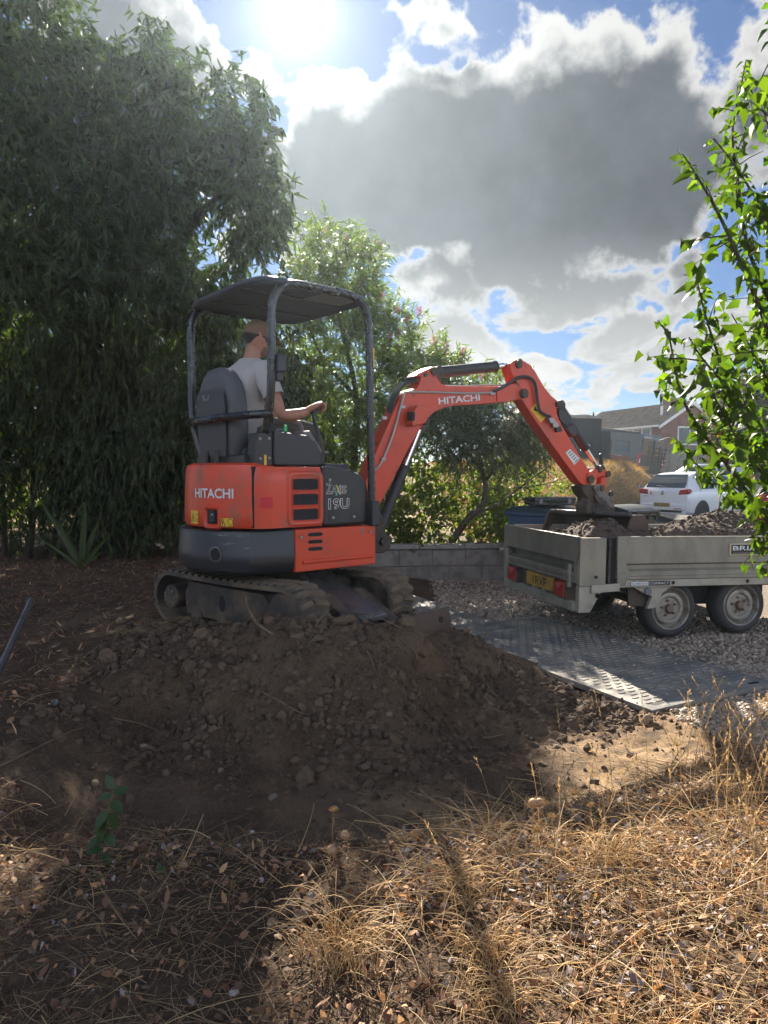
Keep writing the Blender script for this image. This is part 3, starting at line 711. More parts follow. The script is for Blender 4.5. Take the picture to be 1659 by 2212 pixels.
def march(u, v):
    d = ray(u, v); tt = 1.0; p = None
    for _ in range(900):
        p = np.array([0, 0, CAM_H]) + d * tt
        if p[2] <= surf(p[0], p[1]): return p
        tt += .012
    return p
for i, (u, v, r, k, lb_) in enumerate(STN):
    p = march(u, v)
    if k == 'clod':
        V, F = rocks(np.zeros((1, 3)), 1.0, (1, .85, .72), .0, ICO3); r = min(r, .062)
        dv = V / np.linalg.norm(V, axis=1, keepdims=True); q = dv * 1.3 + RNG.uniform(0, 50, 3)
        V = V * (1 + .42 * fnoise(q[:, 0] + q[:, 2] * .7, q[:, 1] - q[:, 2] * .6, 1.5, 4, 3) + .22 * fnoise(q[:, 0] - q[:, 2], q[:, 1] + q[:, 2], 5, 2, 5))[:, None] * r + np.array([p[0], p[1], p[2] + r * .2])
    else: V, F = rocks(np.array([[p[0], p[1], p[2] + r * .25]]), r, (1, .85, .72), .05, ICO2)
    me = raw_mesh('stone', V - p, F, mt[k], k != 'clod'); name = 'soil_clod' if k == 'clod' else 'stone'
    o = link(name, me, mt[k], None, p)
    tag(o, lb_, 'clod' if k == 'clod' else 'stone', 'lumps of soil on the dug ground' if k == 'clod' else 'loose stones on the ground')

# ------------------------------------------------------------------ concrete block wall behind the digger
wl = P(790, 1255, 9.35); wr = P(1100, 1252, 9.55)
wd = wr - wl; wd[2] = 0; WL = np.linalg.norm(wd); wd /= WL; wn = np.array([wd[1], -wd[0], 0])   # towards the camera
wf = Fr(np.array([wl[0], wl[1], 0]) - wd * 1.1, wd, -wn)
wall = thing('block_wall', wf(0), 'low grey concrete block retaining wall with coping, behind the digger', 'wall')
m = MB(wf); m.box(.004, 5.6, .012, .12, -.05, .462); m.build('mortar_core', M_mortar, wall)
bm_ = MB(wf); bm_.box(-.215, .215, -.1, .0, -.1025, .1025)
proto = [ (lambda q: (q))(None) ]
for row, z in enumerate((.115, .335)):
    a = .22 - (.22 if row % 2 else 0)
    while a < 5.5:
        m = MB(wf); w0 = max(a - .215, 0.)
        jig = random.uniform(-.004, .004)
        m.box(w0, a + .215, -.002 + jig, .10, z - .1035, z + .1035)
        m.build('concrete_block', M_block, wall, bevel=.006)
        a += .44
a = 0.
while a < 5.6:
    m = MB(wf); jig = random.uniform(-.003, .003); m.box(a + .003, a + .597, -.03 + jig, .16, .456, .515 + jig); m.build('coping_stone', M_coping, wall, bevel=.008); a += .6
# ------------------------------------------------------------------ the mini excavator
EC = np.array([-.73, 5.10, .39])
exc = thing('mini_excavator', EC, 'orange and black mini excavator with canopy, digging arm reaching into the trailer', 'excavator')
_f = np.array([.766, .643, 0]); _r = np.array([.643, -.766, 0])
UF = Fr((EC[0], EC[1], 0), _f, _r)                     # t forward, s to the machine's right, z world height
def U(t, s, z): return UF(t, s, z)
_tf = np.array([math.cos(math.radians(40)), -math.sin(math.radians(40)), 0]); _tn = np.array([-math.sin(math.radians(40)), -math.cos(math.radians(40)), 0])
TF = Fr((EC[0], EC[1], 0), _tf, _tn)                   # t forward, s to the near side
def mb(fr=None): return MB(fr or UF)

# --- undercarriage
R0, HL = .185, .585
def track_path(r, n=14):
    """closed loop round the two end wheels, in (t, z)"""
    pts = []
    for k in range(n + 1):
        a = -math.pi / 2 + math.pi * k / n; pts.append((HL + r * math.cos(a), .39 + R0 + r * math.sin(a)))
    for k in range(1, 9):
        tt = HL - 2 * HL * k / 9; pts.append((tt, .39 + R0 + r - .012 * math.sin(math.pi * k / 9)))
    for k in range(n + 1):
        a = math.pi / 2 + math.pi * k / n; pts.append((-HL + r * math.cos(a), .39 + R0 + r * math.sin(a)))
    for k in range(1, 9): pts.append((-HL + 2 * HL * k / 9, .39 + R0 - r))
    return pts
LUG = None
for side in (1, -1):
    s0, s1 = (.30, .53) if side > 0 else (-.53, -.30)
    o_, i_ = track_path(R0), track_path(R0 - .028); n = len(o_)
    m = mb(TF)
    m.loft([[TF(t, s0, z) for t, z in o_], [TF(t, s1, z) for t, z in o_], [TF(t, s1, z) for t, z in i_], [TF(t, s0, z) for t, z in i_], [TF(t, s0, z) for t, z in o_]], caps=False)
    tk = m.build('rubber_track', M_rubber, exc, org=EC)
    # chevron lugs, one object each
    per = [(np.array(o_[k]), np.array(o_[(k + 1) % n])) for k in range(n)]
    Ls = [np.linalg.norm(b - a) for a, b in per]; tot = sum(Ls); cnt = 46
    if LUG is None:
        lm = MB(Fr((0, 0, 0), (1, 0, 0), (0, 1, 0)))
        prof = [(-.115, -.012), (-.06, .014), (0, .0), (.06, .014), (.115, -.012)]
        for (y0, x0), (y1, x1) in ((( -.115, -.016), (.008, .012)), ((-.008, .012), (.115, -.016))):
            b0 = [(x0 - .027, y0, -.002), (x0 + .027, y0, -.002), (x1 + .027, y1, -.002), (x1 - .027, y1, -.002)]
            t0 = [(x0 - .017, y0, .015), (x0 + .017, y0, .015), (x1 + .017, y1, .015), (x1 - .017, y1, .015)]
            lm.add(b0 + t0, [(4, 5, 6, 7), (0, 1, 5, 4), (1, 2, 6, 5), (2, 3, 7, 6), (3, 0, 4, 7)])
        LUG = lm.mesh('tread_lug', (0, 0, 0), 30); LUG.materials.append(M_rubber)
    d = 0.; k = 0
    for j in range(cnt):
        while d > sum(Ls[:k + 1]) and k < n - 1: k += 1
        a, b = per[k]; q = (d - sum(Ls[:k])) / Ls[k]; pt = a + (b - a) * q; tg = (b - a) / Ls[k]; nn = np.array([tg[1], -tg[0]])
        if nn @ (pt - np.array([0, .39 + R0])) < 0: nn = -nn
        xw = TF.x * tg[0] + np.array([0, 0, tg[1]]); zw = TF.x * nn[0] + np.array([0, 0, nn[1]]); yw = np.cross(zw, xw)
        pw = TF(pt[0], (s0 + s1) / 2, pt[1])
        if pt[1] > .43:
            lo = link('tread_lug', LUG, None, tk, pw)
            lo.rotation_euler = Matrix((xw, yw, zw)).transposed().to_euler()
        d += tot / cnt
    # side frame with oval hole, sprocket, idler, rollers
    so_ = s1 if side > 0 else s0
    fo = so_ - side * .035
    m = mb(TF); m.prism([(-.44, .47), (.40, .45), (.43, .50), (.43, .63), (.38, .69), (-.40, .705), (-.45, .62)], fo - side * .12, fo, lambda p, q, dd: TF(p, dd, q))
    m.build('track_frame', M_darkmetal, exc, bevel=.012)
    m = mb(TF); m.prism([(-.03 + .03 * math.cos(a), .585 + .055 * math.sin(a)) for a in np.linspace(0, 2 * math.pi, 15)[:-1]], fo, fo + side * .003, lambda p, q, dd: TF(p, dd, q)); m.build('oval_hole', M_dark, exc)
    m = mb(TF); c0 = TF(-HL, fo - side * .15, .39 + R0)
    ax = TF.y * side
    m.lathe([(.02, .0), (.150, .0), (.150, .035), (.085, .04), (.085, .165), (.075, .178), (0.01, .178)], c0, ax, 22); sp = m.build('sprocket', M_darkmetal, exc)
    m = mb(TF)
    for q in range(7): a = q * 2 * math.pi / 7; m.cyl(c0 + ax * .178 + (TF.x * math.cos(a) + np.array([0, 0, math.sin(a)])) * .055, c0 + ax * .186 + (TF.x * math.cos(a) + np.array([0, 0, math.sin(a)])) * .055, .009, 6)
    sb_ = m.build('hub_bolts', M_bolt, sp); sb_['kind'] = 'stuff'
    m = mb(TF); m.lathe([(.02, 0), (.152, 0), (.152, .05), (.10, .055), (.10, .12), (.152, .125), (.152, .16), (.05, .17), (.01, .17)], TF(HL, fo - side * .15, .39 + R0), ax, 22); m.build('idler_wheel', M_darkmetal, exc)
    for tt in (-.30, -.02, .26):
        m = mb(TF); m.lathe([(.01, 0), (.062, 0), (.062, .05), (.04, .055), (.04, .1), (.062, .105), (.062, .15), (.01, .155)], TF(tt, fo - side * .14, .455), ax, 14); m.build('track_roller', M_darkmetal, exc)
# centre frame and slew ring
m = mb(TF); m.box(-.36, .40, -.30, .30, .55, .72); m.prism([(-.3, .70), (.34, .70), (.22, .80), (-.22, .80)], -.24, .24, lambda p, q, dd: TF(p, dd, q)); m.build('centre_frame', M_darkmetal, exc, bevel=.02)
m = mb(); m.lathe([(.30, .785), (.30, .85)], (EC[0], EC[1], 0), (0, 0, 1), 32); m.build('slew_ring', M_darkmetal, exc)
# dozer blade and its arms
m = mb(TF)
prof = [(.985, .27), (1.005, .27), (1.02, .34), (1.025, .43), (1.005, .53), (.985, .525), (.995, .43), (.985, .34)]
m.prism(prof, -.64, .64, lambda p, q, dd: TF(p, dd, q)); bl = m.build('dozer_blade', M_rust, exc, bevel=.004)
m = mb(TF); m.prism([(-.52 + .022 * math.cos(q), .46 + .022 * math.sin(q)) for q in np.linspace(0, 6.283, 13)[:-1]], .978, 1.024, lambda p, q, dd: TF(dd, p, q)); m.build('blade_hole', M_dark, bl)
for s in (-.16, .16):
    m = mb(TF); m.prism([(.34, .66), (.34, .56), (.98, .36), (.98, .46), (.60, .68)], s - .05, s + .05, lambda p, q, dd: TF(p, dd, q)); m.build('blade_arm', M_darkmetal, exc, bevel=.008)
m = mb(TF); m.prism([(.30, .745), (.32, .775), (.88, .545), (.88, .51)], -.12, .12, lambda p, q, dd: TF(p, dd, q)); m.build('blade_cylinder_guard', M_steel, exc, bevel=.006)
m = mb(TF); m.cyl(TF(.40, 0, .62), TF(.97, 0, .42), .035, 12); m.build('blade_cylinder', M_black, exc)

# --- upper structure: rounded plan outline
def plan(R, sw, t_front, n=26, rc=.10):
    """half-round tail of radius R, sides at +-sw, front at t_front; list of (t, s) from right front round the tail to left front"""
    a0 = math.asin(min(.999, sw / R)); pts = [(t_front, sw)]
    tc = -R * math.cos(a0)
    pts.append((tc + rc * 1.2, sw))
    for k in range(n + 1):
        a = a0 * (1 - .06) * (1 - 2 * k / n); pts.append((-R * math.cos(a), R * math.sin(a) ))
    pts.append((tc + rc * 1.2, -sw)); pts.append((t_front, -sw)); return pts
def slab(pl, zs, insets, caps=True):
    """loft of the outline at heights zs pulled in by insets"""
    m = mb(); c = np.array([.0, 0.])
    rings = []
    for z, q in zip(zs, insets):
        ring = []
        for t, s in pl:
            d = np.array([t, s]); L = np.linalg.norm(d); k = (L - q) / L; ring.append(U(t * k, s * k, z))
        rings.append(ring)
    return m.loft(rings, caps)
# counterweight (black, wide round tail)
cwp = [(-.21, .50)] + [(-.70 * math.cos(a), .70 * math.sin(a)) for a in np.linspace(.74, -.74, 34)] + [(-.21, -.50)]
m = slab(cwp, [.815, .84, .90, .95, .965, 1.06, 1.085, 1.092], [.045, .012, 0, .0, .006, .006, .018, .05]); cw = m.build('counterweight', M_cw, exc, smooth=40)
def on_cw(a, z, out=0.): return U(-(.70 + out) * math.cos(a), (.70 + out) * math.sin(a), z)
m = mb(); pc = on_cw(.40, .945, -.03); axd = on_cw(.40, .945, .01) - on_cw(.40, .945, 0); m.lathe([(.050, 0), (.050, .0335), (.040, .0345), (.040, .002)], pc, axd, 20); m.build('towing_hole', M_steel, cw)
m = mb(); m.lathe([(.039, 0.0), (.039, .0338)], pc, axd, 20); m.build('hole_shadow_plug', M_dark, cw); bpy.data.objects['hole_shadow_plug'].name = 'hole_shade_plug'; ORG['hole_shade_plug'] = EC  # dark plug stands in for the shade inside the hole
# right-hand lower skirt, orange
sk = mb(); sk.prism([(-.206, .815), (-.206, 1.09), (.455, 1.09), (.455, .835), (.445, .818)], .44, .503, lambda p, q, d: U(p, d, q)); skirt = sk.build('lower_side_skirt', M_orange_worn, exc, bevel=.008)
for i, z in enumerate((1.052, 1.005, .958)):
    m = mb(); m.prism([(-.052 + .058 * math.copysign(abs(math.cos(q)) ** .35, math.cos(q)), z + .0125 * math.sin(q)) for q in np.linspace(0, 2 * math.pi, 21)[:-1]], .4995, .5045, lambda p, q, d: U(p, d, q)); m.build('cooling_slot', M_dark, skirt)
m = mb(); m.tube([U(-.15, .503, .876), U(.42, .503, .876)], .013, 8); m.build('pressed_rib', M_orange_worn, skirt)
for t, z in ((-.165, 1.04), (.405, 1.045)):
    m = mb(); m.lathe([(.024, -.006), (.026, .003), (.020, .003), (.017, -.001)], U(t, .503, z), _r, 18); m.build('bolt_recess', M_orange_worn, skirt)
    m = mb(); m.cyl(U(t, .502, z), U(t, .513, z), .0105, 6); m.build('bolt', M_bolt, skirt)
m = mb(); m.prism([(.325, 1.075), (.345, 1.078), (.350, 1.05), (.338, 1.022), (.330, 1.03)], .5, .504, lambda p, q, d: U(p, d, q)); m.build('bare_metal_patch', M_steel, skirt)
m = mb(); m.box(-.20, .44, -.46, .44, .82, 1.095); m.build('deck_frame', M_black, exc, bevel=.02)
# rear engine cover, orange, with curved face
def on_rear(a, z, out=0.): R = .655 + out - .03 * sstep(1.40, 1.52, np.float64(z)); return U(-R * math.cos(a), R * math.sin(a), z)
A0, A1 = .79, -.62
rc_ = [(-.30, .40)] + [(-.655 * math.cos(a), .655 * math.sin(a)) for a in np.linspace(A0 - .05, -.80, 34)] + [(-.30, -.44)]
m = slab(rc_, [1.105, 1.125, 1.20, 1.35, 1.47, 1.50, 1.515], [.012, .0, 0, .004, .010, .020, .05]); rear = m.build('rear_engine_cover', M_orange, exc, smooth=40)
m = mb(); m.prism([(-.40, 1.11), (-.40, 1.49), (-.478, 1.49), (-.482, 1.11)], .30, .440, lambda p, q, d: U(p, d, q)); m.build('cover_gap', M_dark, exc)
# recessed latch, stickers, lettering on the rear cover (a decreases to the left)
def patch(name, a_c, z_c, wa, hz, mat, parent, out=.003, rnd=.0, nn=8):
    m = mb(); m.loft([[on_rear(a, z_c - hz / 2, out) for a in np.linspace(a_c - wa / 2 / .655, a_c + wa / 2 / .655, nn)], [on_rear(a, z_c + hz / 2, out) for a in np.linspace(a_c - wa / 2 / .655, a_c + wa / 2 / .655, nn)]], False, False)
    return m.build(name, mat, parent, fix=False, smooth=0)
def a_for_u(u):
    aa_ = np.linspace(-1.0, .8, 721); uu = []
    for a in aa_:
        w = on_rear(a, 1.3); uu.append(CU + FPX * w[0] / w[1])
    i0 = int(np.argmin(uu)); return float(np.interp(u, uu[i0:], aa_[i0:]))
HA0, HA1, LA = a_for_u(423), a_for_u(505), a_for_u(458)
def rear_text(name, body, a_left, z0, W, H, mat, parent, off=.012, out=.0045, **k):
    return lettering(name, body, W, H, lambda p, q: on_rear(a_left + p / .655, z0 + q, out), mat, parent, off, **k)
rear_text('maker_lettering', 'HITACHI', HA0, 1.292, (HA1 - HA0) * .655, .062, M_white_print, rear, .022)
# latch: raised surround and dark well
def surround(name, a_c, z_c, w, h, th, dep, mat, parent):
    m = mb(); ring = lambda w_, h_, o: [on_rear(a_c + w_ / 2 / .655 * math.copysign(abs(math.cos(q)) ** .3, math.cos(q)), z_c + h_ / 2 * math.copysign(abs(math.sin(q)) ** .3, math.sin(q)), o) for q in np.linspace(0, 2 * math.pi, 29)[:-1]]
    m.loft([ring(w + .03, h + .03, -.002), ring(w + .012, h + .012, dep), ring(w - .004, h - .004, dep), ring(w - th, h - th, .001)], False); return m.build(name, mat, parent)
surround('latch_surround', LA, 1.172, .125, .125, .03, .012, M_orange, rear)
lt = patch('latch_well', LA, 1.175, .085, .088, M_dark, rear, .002)
m = mb(); m.prism([(-.02, -.03), (.03, -.03), (.03, .02), (.012, .036), (-.02, .036)], .004, .012, lambda p, q, d: on_rear(LA + p / .655, 1.175 + q, d)); m.build('latch_handle', M_black, lt)
m = mb(); pc2 = on_rear(LA + .02, 1.19, .010); m.cyl(pc2, pc2 + (on_rear(LA + .02, 1.19, .02) - pc2) * .6, .009, 10); m.build('lock_cylinder', M_bolt, lt)
def warn(name, a_c, z_c, w, h, tri_x):
    st = patch(name, a_c, z_c, w, h, M_yellow, rear, .0028)
    m = mb(); q = lambda x, y, o=.0042: on_rear(a_c + x / .655, z_c + y, o)
    T = [(tri_x - .026, -.026), (tri_x + .026, -.026), (tri_x, .03)]; I_ = [(tri_x - .019, -.022), (tri_x + .019, -.022), (tri_x, .021)]
    for i in range(3): j = (i + 1) % 3; m.add([q(*T[i]), q(*T[j]), q(*I_[j]), q(*I_[i])], [(0, 1, 2, 3)])
    m.add([q(tri_x - .004, -.015), q(tri_x + .005, -.015), q(tri_x + .003, .008), q(tri_x - .002, .008)], [(0, 1, 2, 3)])
    x2 = tri_x + .058
    if w > .07:
        for k in range(8):
            a, b = k * math.pi / 4 + .1, k * math.pi / 4 + .6
            m.add([q(x2 + .016 * math.cos(a), .004 + .016 * math.sin(a)), q(x2 + .016 * math.cos(b), .004 + .016 * math.sin(b)), q(x2 + .022 * math.cos(b), .004 + .022 * math.sin(b)), q(x2 + .022 * math.cos(a), .004 + .022 * math.sin(a))], [(0, 1, 2, 3)])
        m.add([q(x2 - .02, -.026), q(x2 + .02, -.026), q(x2 + .02, -.022), q(x2 - .02, -.022)], [(0, 1, 2, 3)])
    m.build('warning_pictogram', M_black_print, st, fix=False, smooth=0)
warn('warning_sticker', a_for_u(488), 1.142, .10, .055, -.026)
warn('warning_sticker', a_for_u(420), 1.165, .10, .085, -.018)
# right side cover, orange, with three grilles
sc_pts = [(-.465, 1.105), (.012, 1.105), (.012, 1.43), (-.02, 1.475), (-.06, 1.488), (-.455, 1.488)]
m = mb()
def sface(t, z): return .488 - .030 * float(sstep(-.36, -.46, np.float64(-t) * -1)) - .02 * float(sstep(1.40, 1.49, np.float64(z)))
ts = np.linspace(-.485, .012, 14); zs = [1.105, 1.12, 1.2, 1.3, 1.38, 1.43, 1.46, 1.482, 1.49]
def sc(t, z, o=0.):
    k = float(np.clip((-.40 - t) / .085, 0, 1)); bulge = .488 - .075 * k * k - .022 * float(np.clip((z - 1.40) / .09, 0, 1)) ** 2
    return U(t, bulge + o, z)
rings = [[sc(t, z) for t in ts] for z in zs]
m.loft(rings, False, False)
m.loft([[sc(t, 1.49) for t in ts], [U(t * .97, .25, 1.492) for t in ts]], False, False)
m.loft([[sc(.012, z) for z in zs], [U(.012, .2, z) for z in zs]], False, False); m.loft([[sc(-.485, z) for z in zs], [U(-.46, .2, z) for z in zs]], False, False); m.loft([[sc(t, 1.105) for t in ts], [U(t, .2, 1.105) for t in ts]], False, False)
side = m.build('side_cover', M_orange, exc, smooth=40)
m = mb(); rr = lambda e, o, tc=-.118, zc=1.287, w=.262, h=.335: [sc(tc + (w / 2 + e) * math.copysign(abs(math.cos(q)) ** .22, math.cos(q)), zc + (h / 2 + e) * math.copysign(abs(math.sin(q)) ** .22, math.sin(q)), o) for q in np.linspace(0, 2 * math.pi, 37)[:-1]]
m.loft([rr(.012, -.001), rr(0, .012), rr(-.012, .012), rr(-.022, .006)], False); m.build('grille_surround', M_orange, side)
for zc in (1.378, 1.281, 1.184):
    m = mb(); g = lambda e, o: [sc(-.118 + (.098 + e) * math.copysign(abs(math.cos(q)) ** .2, math.cos(q)), zc + (.036 + e) * math.copysign(abs(math.sin(q)) ** .2, math.sin(q)), o) for q in np.linspace(0, 2 * math.pi, 33)[:-1]]
    m.loft([g(.008, .0015), g(.003, .009), g(0, .009), g(-.002, .002)], False); gr = m.build('grille_frame', M_orange, side)
    m = mb(); m.add(g(0, .0022), [tuple(range(32))]); m.build('grille_opening', M_dark, gr, fix=False, smooth=0)
    m = mb(); k = -.20
    while k < .20:
        for sg in (1, -1):
            seg = []
            for y in np.linspace(-.036, .036, 13):
                x = k + sg * y * 1.5
                if abs(x) <= .098: seg.append(sc(-.118 + x, zc + y, .0045 + .001 * sg))
            if len(seg) > 1: m.tube([seg[0], seg[-1]], .0011, 4)
        k += .0215
    w_ = m.build('grille_wire', M_mesh, gr, fix=False); w_['kind'] = 'stuff'
m = mb(); m.loft([[sc(t, z, .002) for t in (-.44, -.41, -.385, -.36)] for z in (1.232, 1.302)], False, False); m.build('red_sticker', M_red_st, side, fix=False, smooth=0)
# black tank cover with lettering
tp = [(.020, 1.10), (.405, 1.10), (.412, 1.16), (.408, 1.33), (.385, 1.395), (.34, 1.438), (.26, 1.470), (.13, 1.488), (.020, 1.495)]
m = mb(); m.prism(tp, .16, .486, lambda p, q, d: U(p, d, q)); tank = m.build('tank_cover', M_black, exc, bevel=.022, seg=3)
m = mb(); m.box(.14, .37, -.05, .33, 1.40, 1.515); m.build('front_deck_cover', M_black, exc, bevel=.02)
m = mb(); m.prism([(.21 + .018 * math.cos(q), 1.444 + .012 * math.sin(q)) for q in np.linspace(0, 6.283, 13)[:-1]], .43, .446, lambda p, q, d: U(p + .12, d, q)); m.build('sticker_dot', M_white_print, tank)
for t, z in ((.075, 1.405), (.10, 1.155), (.275, 1.155)):
    m = mb(); m.lathe([(.030, -.004), (.030, .003), (.022, .003), (.019, .0005)], U(t, .486, z), _r, 18); m.build('bolt_recess', M_black, tank)
    m = mb(); m.cyl(U(t, .4865, z), U(t, .495, z), .011, 6); m.build('bolt', M_bolt, tank)
def tank_text(name, body, t0, z0, W, H, mat, off, o, ref=None, shear=0., space=1.):
    return lettering(name, body, W, H, lambda p, q: U(t0 + p, .4862 + o, z0 + q), mat, tank, off, ref=ref, shear=shear, space=space)
_, rf = tank_text('model_lettering', '19U', .062, 1.208, .175, .075, M_white_print, .045, .0022)
tank_text('model_lettering_inlay', '19U', .062, 1.208, .175, .075, M_black_print, .004, .0034, ref=rf)
_, rf = tank_text('series_lettering', 'Z', .045, 1.312, .052, .075, M_white_print, .04, .0022); tank_text('series_lettering_inlay', 'Z', .045, 1.312, .052, .075, M_black_print, .002, .0034, ref=rf)
_, rf = tank_text('series_lettering', 'A', .090, 1.312, .045, .056, M_white_print, .04, .0022); tank_text('series_lettering_inlay', 'A', .090, 1.312, .045, .056, M_black_print, .002, .0034, ref=rf)
_, rf = tank_text('series_lettering', 'IS', .160, 1.312, .056, .056, M_white_print, .04, .0022); tank_text('series_lettering_inlay', 'IS', .160, 1.312, .056, .056, M_black_print, .002, .0034, ref=rf)
m = mb(); m.add([U(.120, .4888, 1.300), U(.132, .4888, 1.300), U(.166, .4888, 1.372), U(.154, .4888, 1.372)], [(0, 1, 2, 3)]); m.build('teal_stripe', M_teal_print, tank, fix=False, smooth=0)
m = mb(); m.add([U(.154, .4892, 1.306), U(.166, .4892, 1.306), U(.134, .4892, 1.372), U(.122, .4892, 1.372)], [(0, 1, 2, 3)]); m.build('yellow_stripe', M_yellow, tank, fix=False, smooth=0)
# floor, seat base, console
m = mb(); m.box(-.48, .42, -.46, .30, 1.085, 1.12); m.box(-.52, -.10, -.28, .28, 1.10, 1.52); m.build('cab_base', M_black, exc, bevel=.02)
m = mb(); m.box(-.47, -.28, -.34, .33, 1.50, 1.565); m.build('seat_base', M_black, exc, bevel=.012)
for s in (-.12, .03):
    m = mb(); m.cyl(U(-.50, s, 1.50), U(-.50, s, 1.60), .020, 10); m.build('rubber_mount', M_black, exc)
cpoly = [(-.305, 1.50), (.045, 1.50), (.060, 1.545), (.050, 1.60), (-.035, 1.695), (-.305, 1.718)]
m = mb(); m.prism(cpoly, .20, .42, lambda p, q, d: U(p, d, q)); cons = m.build('right_console', M_console, exc, bevel=.010)
m = mb(); m.prism([(-.44, 1.50), (-.31, 1.50), (-.31, 1.712), (-.42, 1.700)], .30, .405, lambda p, q, d: U(p, d, q)); m.build('console_rear_panel', M_black, exc, bevel=.006)
for t, z in ((-.40, 1.665), (-.335, 1.668), (-.40, 1.54), (-.335, 1.545)):
    m = mb(); m.lathe([(.010, 0), (.009, .006), (.002, .008)], U(t, .405, z), _r, 10); m.build('panel_screw', M_bolt, cons)
m = mb(); m.box(-.372, -.354, .405, .4075, 1.50, 1.565); m.build('warning_strip', M_yellow, cons)
m = mb(); m.prism([(-.055, 1.70), (-.02, 1.735), (.085, 1.60), (.060, 1.565)], .22, .40, lambda p, q, d: U(p, d, q)); m.build('console_face', M_grey_pl, cons, bevel=.012)
m = mb(); m.prism([(-.01, 1.66), (.01, 1.668), (.06, 1.59), (.045, 1.575)], .40, .412, lambda p, q, d: U(p, d, q)); m.build('lever_gaiter', M_black, cons, bevel=.006)
# pilot lever with curved gaitered stem and knob
pl_ = [U(.035, .38, 1.60), U(.055, .385, 1.66), U(.060, .385, 1.72), (U(.035, .38, 1.78)), U(.030, .375, 1.83), U(.045, .37, 1.865)]
m = mb(); m.tube(pl_, [.012, .016, .014, .013, .016, .017], 10); lv = m.build('control_lever', M_black, exc)
m = mb(); m.ball(U(.052, .368, 1.885), .028, .022, .024, fr=UF); m.build('lever_knob', M_black, lv)
pl2 = [U(.05, -.38, 1.58), U(.06, -.37, 1.70), U(.03, -.34, 1.80), U(.02, -.32, 1.86)]
m = mb(); m.tube(pl2, [.012, .014, .013, .02], 10); m.build('control_lever', M_black, exc)
m = mb(); m.tube([U(-.24, .27, 1.70), U(-.235, .27, 1.80)], [.016, .013], 10); m.ball(U(-.235, .27, 1.805), .019); m.build('dozer_lever', M_black, exc)
m = mb(); m.tube([U(-.36, .30, 1.70), U(-.345, .30, 1.74)], [.008, .007], 8); m.build('throttle_lever', M_black, cons)
# arm rest, grey
m = mb(); m.tube([U(-.20, .24, 1.795), U(-.06, .26, 1.795), U(-.02, .265, 1.785), U(-.005, .27, 1.76), U(-.005, .27, 1.70)], .021, 8); m.build('arm_rest', M_grey_pl, exc)
# travel levers / thin rail at the front
m = mb(); m.tube([U(.10, .10, 1.50), U(.10, .10, 1.635)], .010, 8); m.ball(U(.10, .10, 1.65), .021); m.build('travel_lever', M_bolt, exc)
m = mb(); m.tube([U(-.0, .20, 1.61), U(.40, .02, 1.60)], .008, 8); m.build('front_rail', M_bolt, exc)
# seat
m = mb()
def seat_ring(z, w, t0, th, lean):
    n = 20; return [U(t0 + lean + th * .5 * math.copysign(abs(math.cos(q)) ** .6, math.cos(q)), -.05 + w * .5 * math.copysign(abs(math.sin(q)) ** .7, math.sin(q)), z) for q in np.linspace(0, 2 * math.pi, n + 1)[:-1]]
seat_rings = [(1.545, .40, .15), (1.60, .46, .17), (1.75, .52, .17), (1.88, .53, .165), (1.98, .50, .16), (2.05, .42, .15), (2.10, .32, .135), (2.13, .24, .11), (2.145, .14, .06)]
m.loft([seat_ring(z, w, -.405, th, -.05 * (z - 1.6)) for z, w, th in seat_rings]); seat = m.build('seat', M_seat_lt, exc, smooth=50)
m = mb(); bk = [(1.56, .36), (1.70, .40), (1.90, .41), (1.97, .38), (2.00, .30)]
m.loft([[U(-.405 - .05 * (z - 1.6) - .082 - .012 * math.cos(x * 2.2), -.05 + x * w, z) for x in np.linspace(-.5, .5, 11)] for z, w in bk], False, False); m.build('seat_back_panel', M_seat, seat)
m = mb(); m.tube([U(-.515, -.13, 1.965), U(-.520, -.10, 1.93), U(-.515, -.06, 1.93), U(-.512, -.045, 1.965)], .010, 8); m.build('seat_pull_handle', M_grey_pl, seat)
m = mb(); m.box(-.40, .02, -.29, .19, 1.545, 1.625); m.build('seat_cushion', M_seat, seat, bevel=.03, seg=3)
# seat guard rail behind the seat
m = mb(); m.tube([U(-.43, -.475, 1.80), U(-.505, -.39, 1.80), U(-.545, -.1, 1.80), U(-.53, .2, 1.805), U(-.46, .41, 1.81), U(-.36, .465, 1.82)], .026, 10); m.build('seat_guard_rail', M_tube, exc)
# canopy tubes
def bend(pts, k=8, rad=.13):
    """round the corners of a polyline"""
    pts = [np.array(p, float) for p in pts]; out = [pts[0]]
    for i in range(1, len(pts) - 1):
        a, b, c = pts[i - 1], pts[i], pts[i + 1]; r = min(rad, .45 * np.linalg.norm(a - b), .45 * np.linalg.norm(c - b))
        p0 = b + (a - b) / np.linalg.norm(a - b) * r; p1 = b + (c - b) / np.linalg.norm(c - b) * r
        for q in np.linspace(0, 1, k): out.append((1 - q) ** 2 * p0 + 2 * q * (1 - q) * b + q * q * p1)
    out.append(pts[-1]); return out
m = mb(); m.tube(bend([U(-.33, .27, 1.52), U(-.36, .475, 1.86), U(-.36, .495, 2.635), U(.40, .495, 2.635), U(.425, .50, 1.13)], rad=.2), .027, 12); m.build('canopy_hoop', M_tube, exc)
m = mb(); m.tube(bend([U(-.40, -.36, 1.52), U(-.43, -.485, 1.82), U(-.43, -.495, 2.635), U(.36, -.495, 2.635)], rad=.2), .027, 12); m.build('canopy_hoop', M_tube, exc)
m = mb(); m.box(.395, .465, .46, .54, 1.085, 1.26); m.build('post_foot', M_black, exc, bevel=.012)
m = mb(); cpt = [(.414, .4975, 2.17), (.412, .4972, 2.30)]
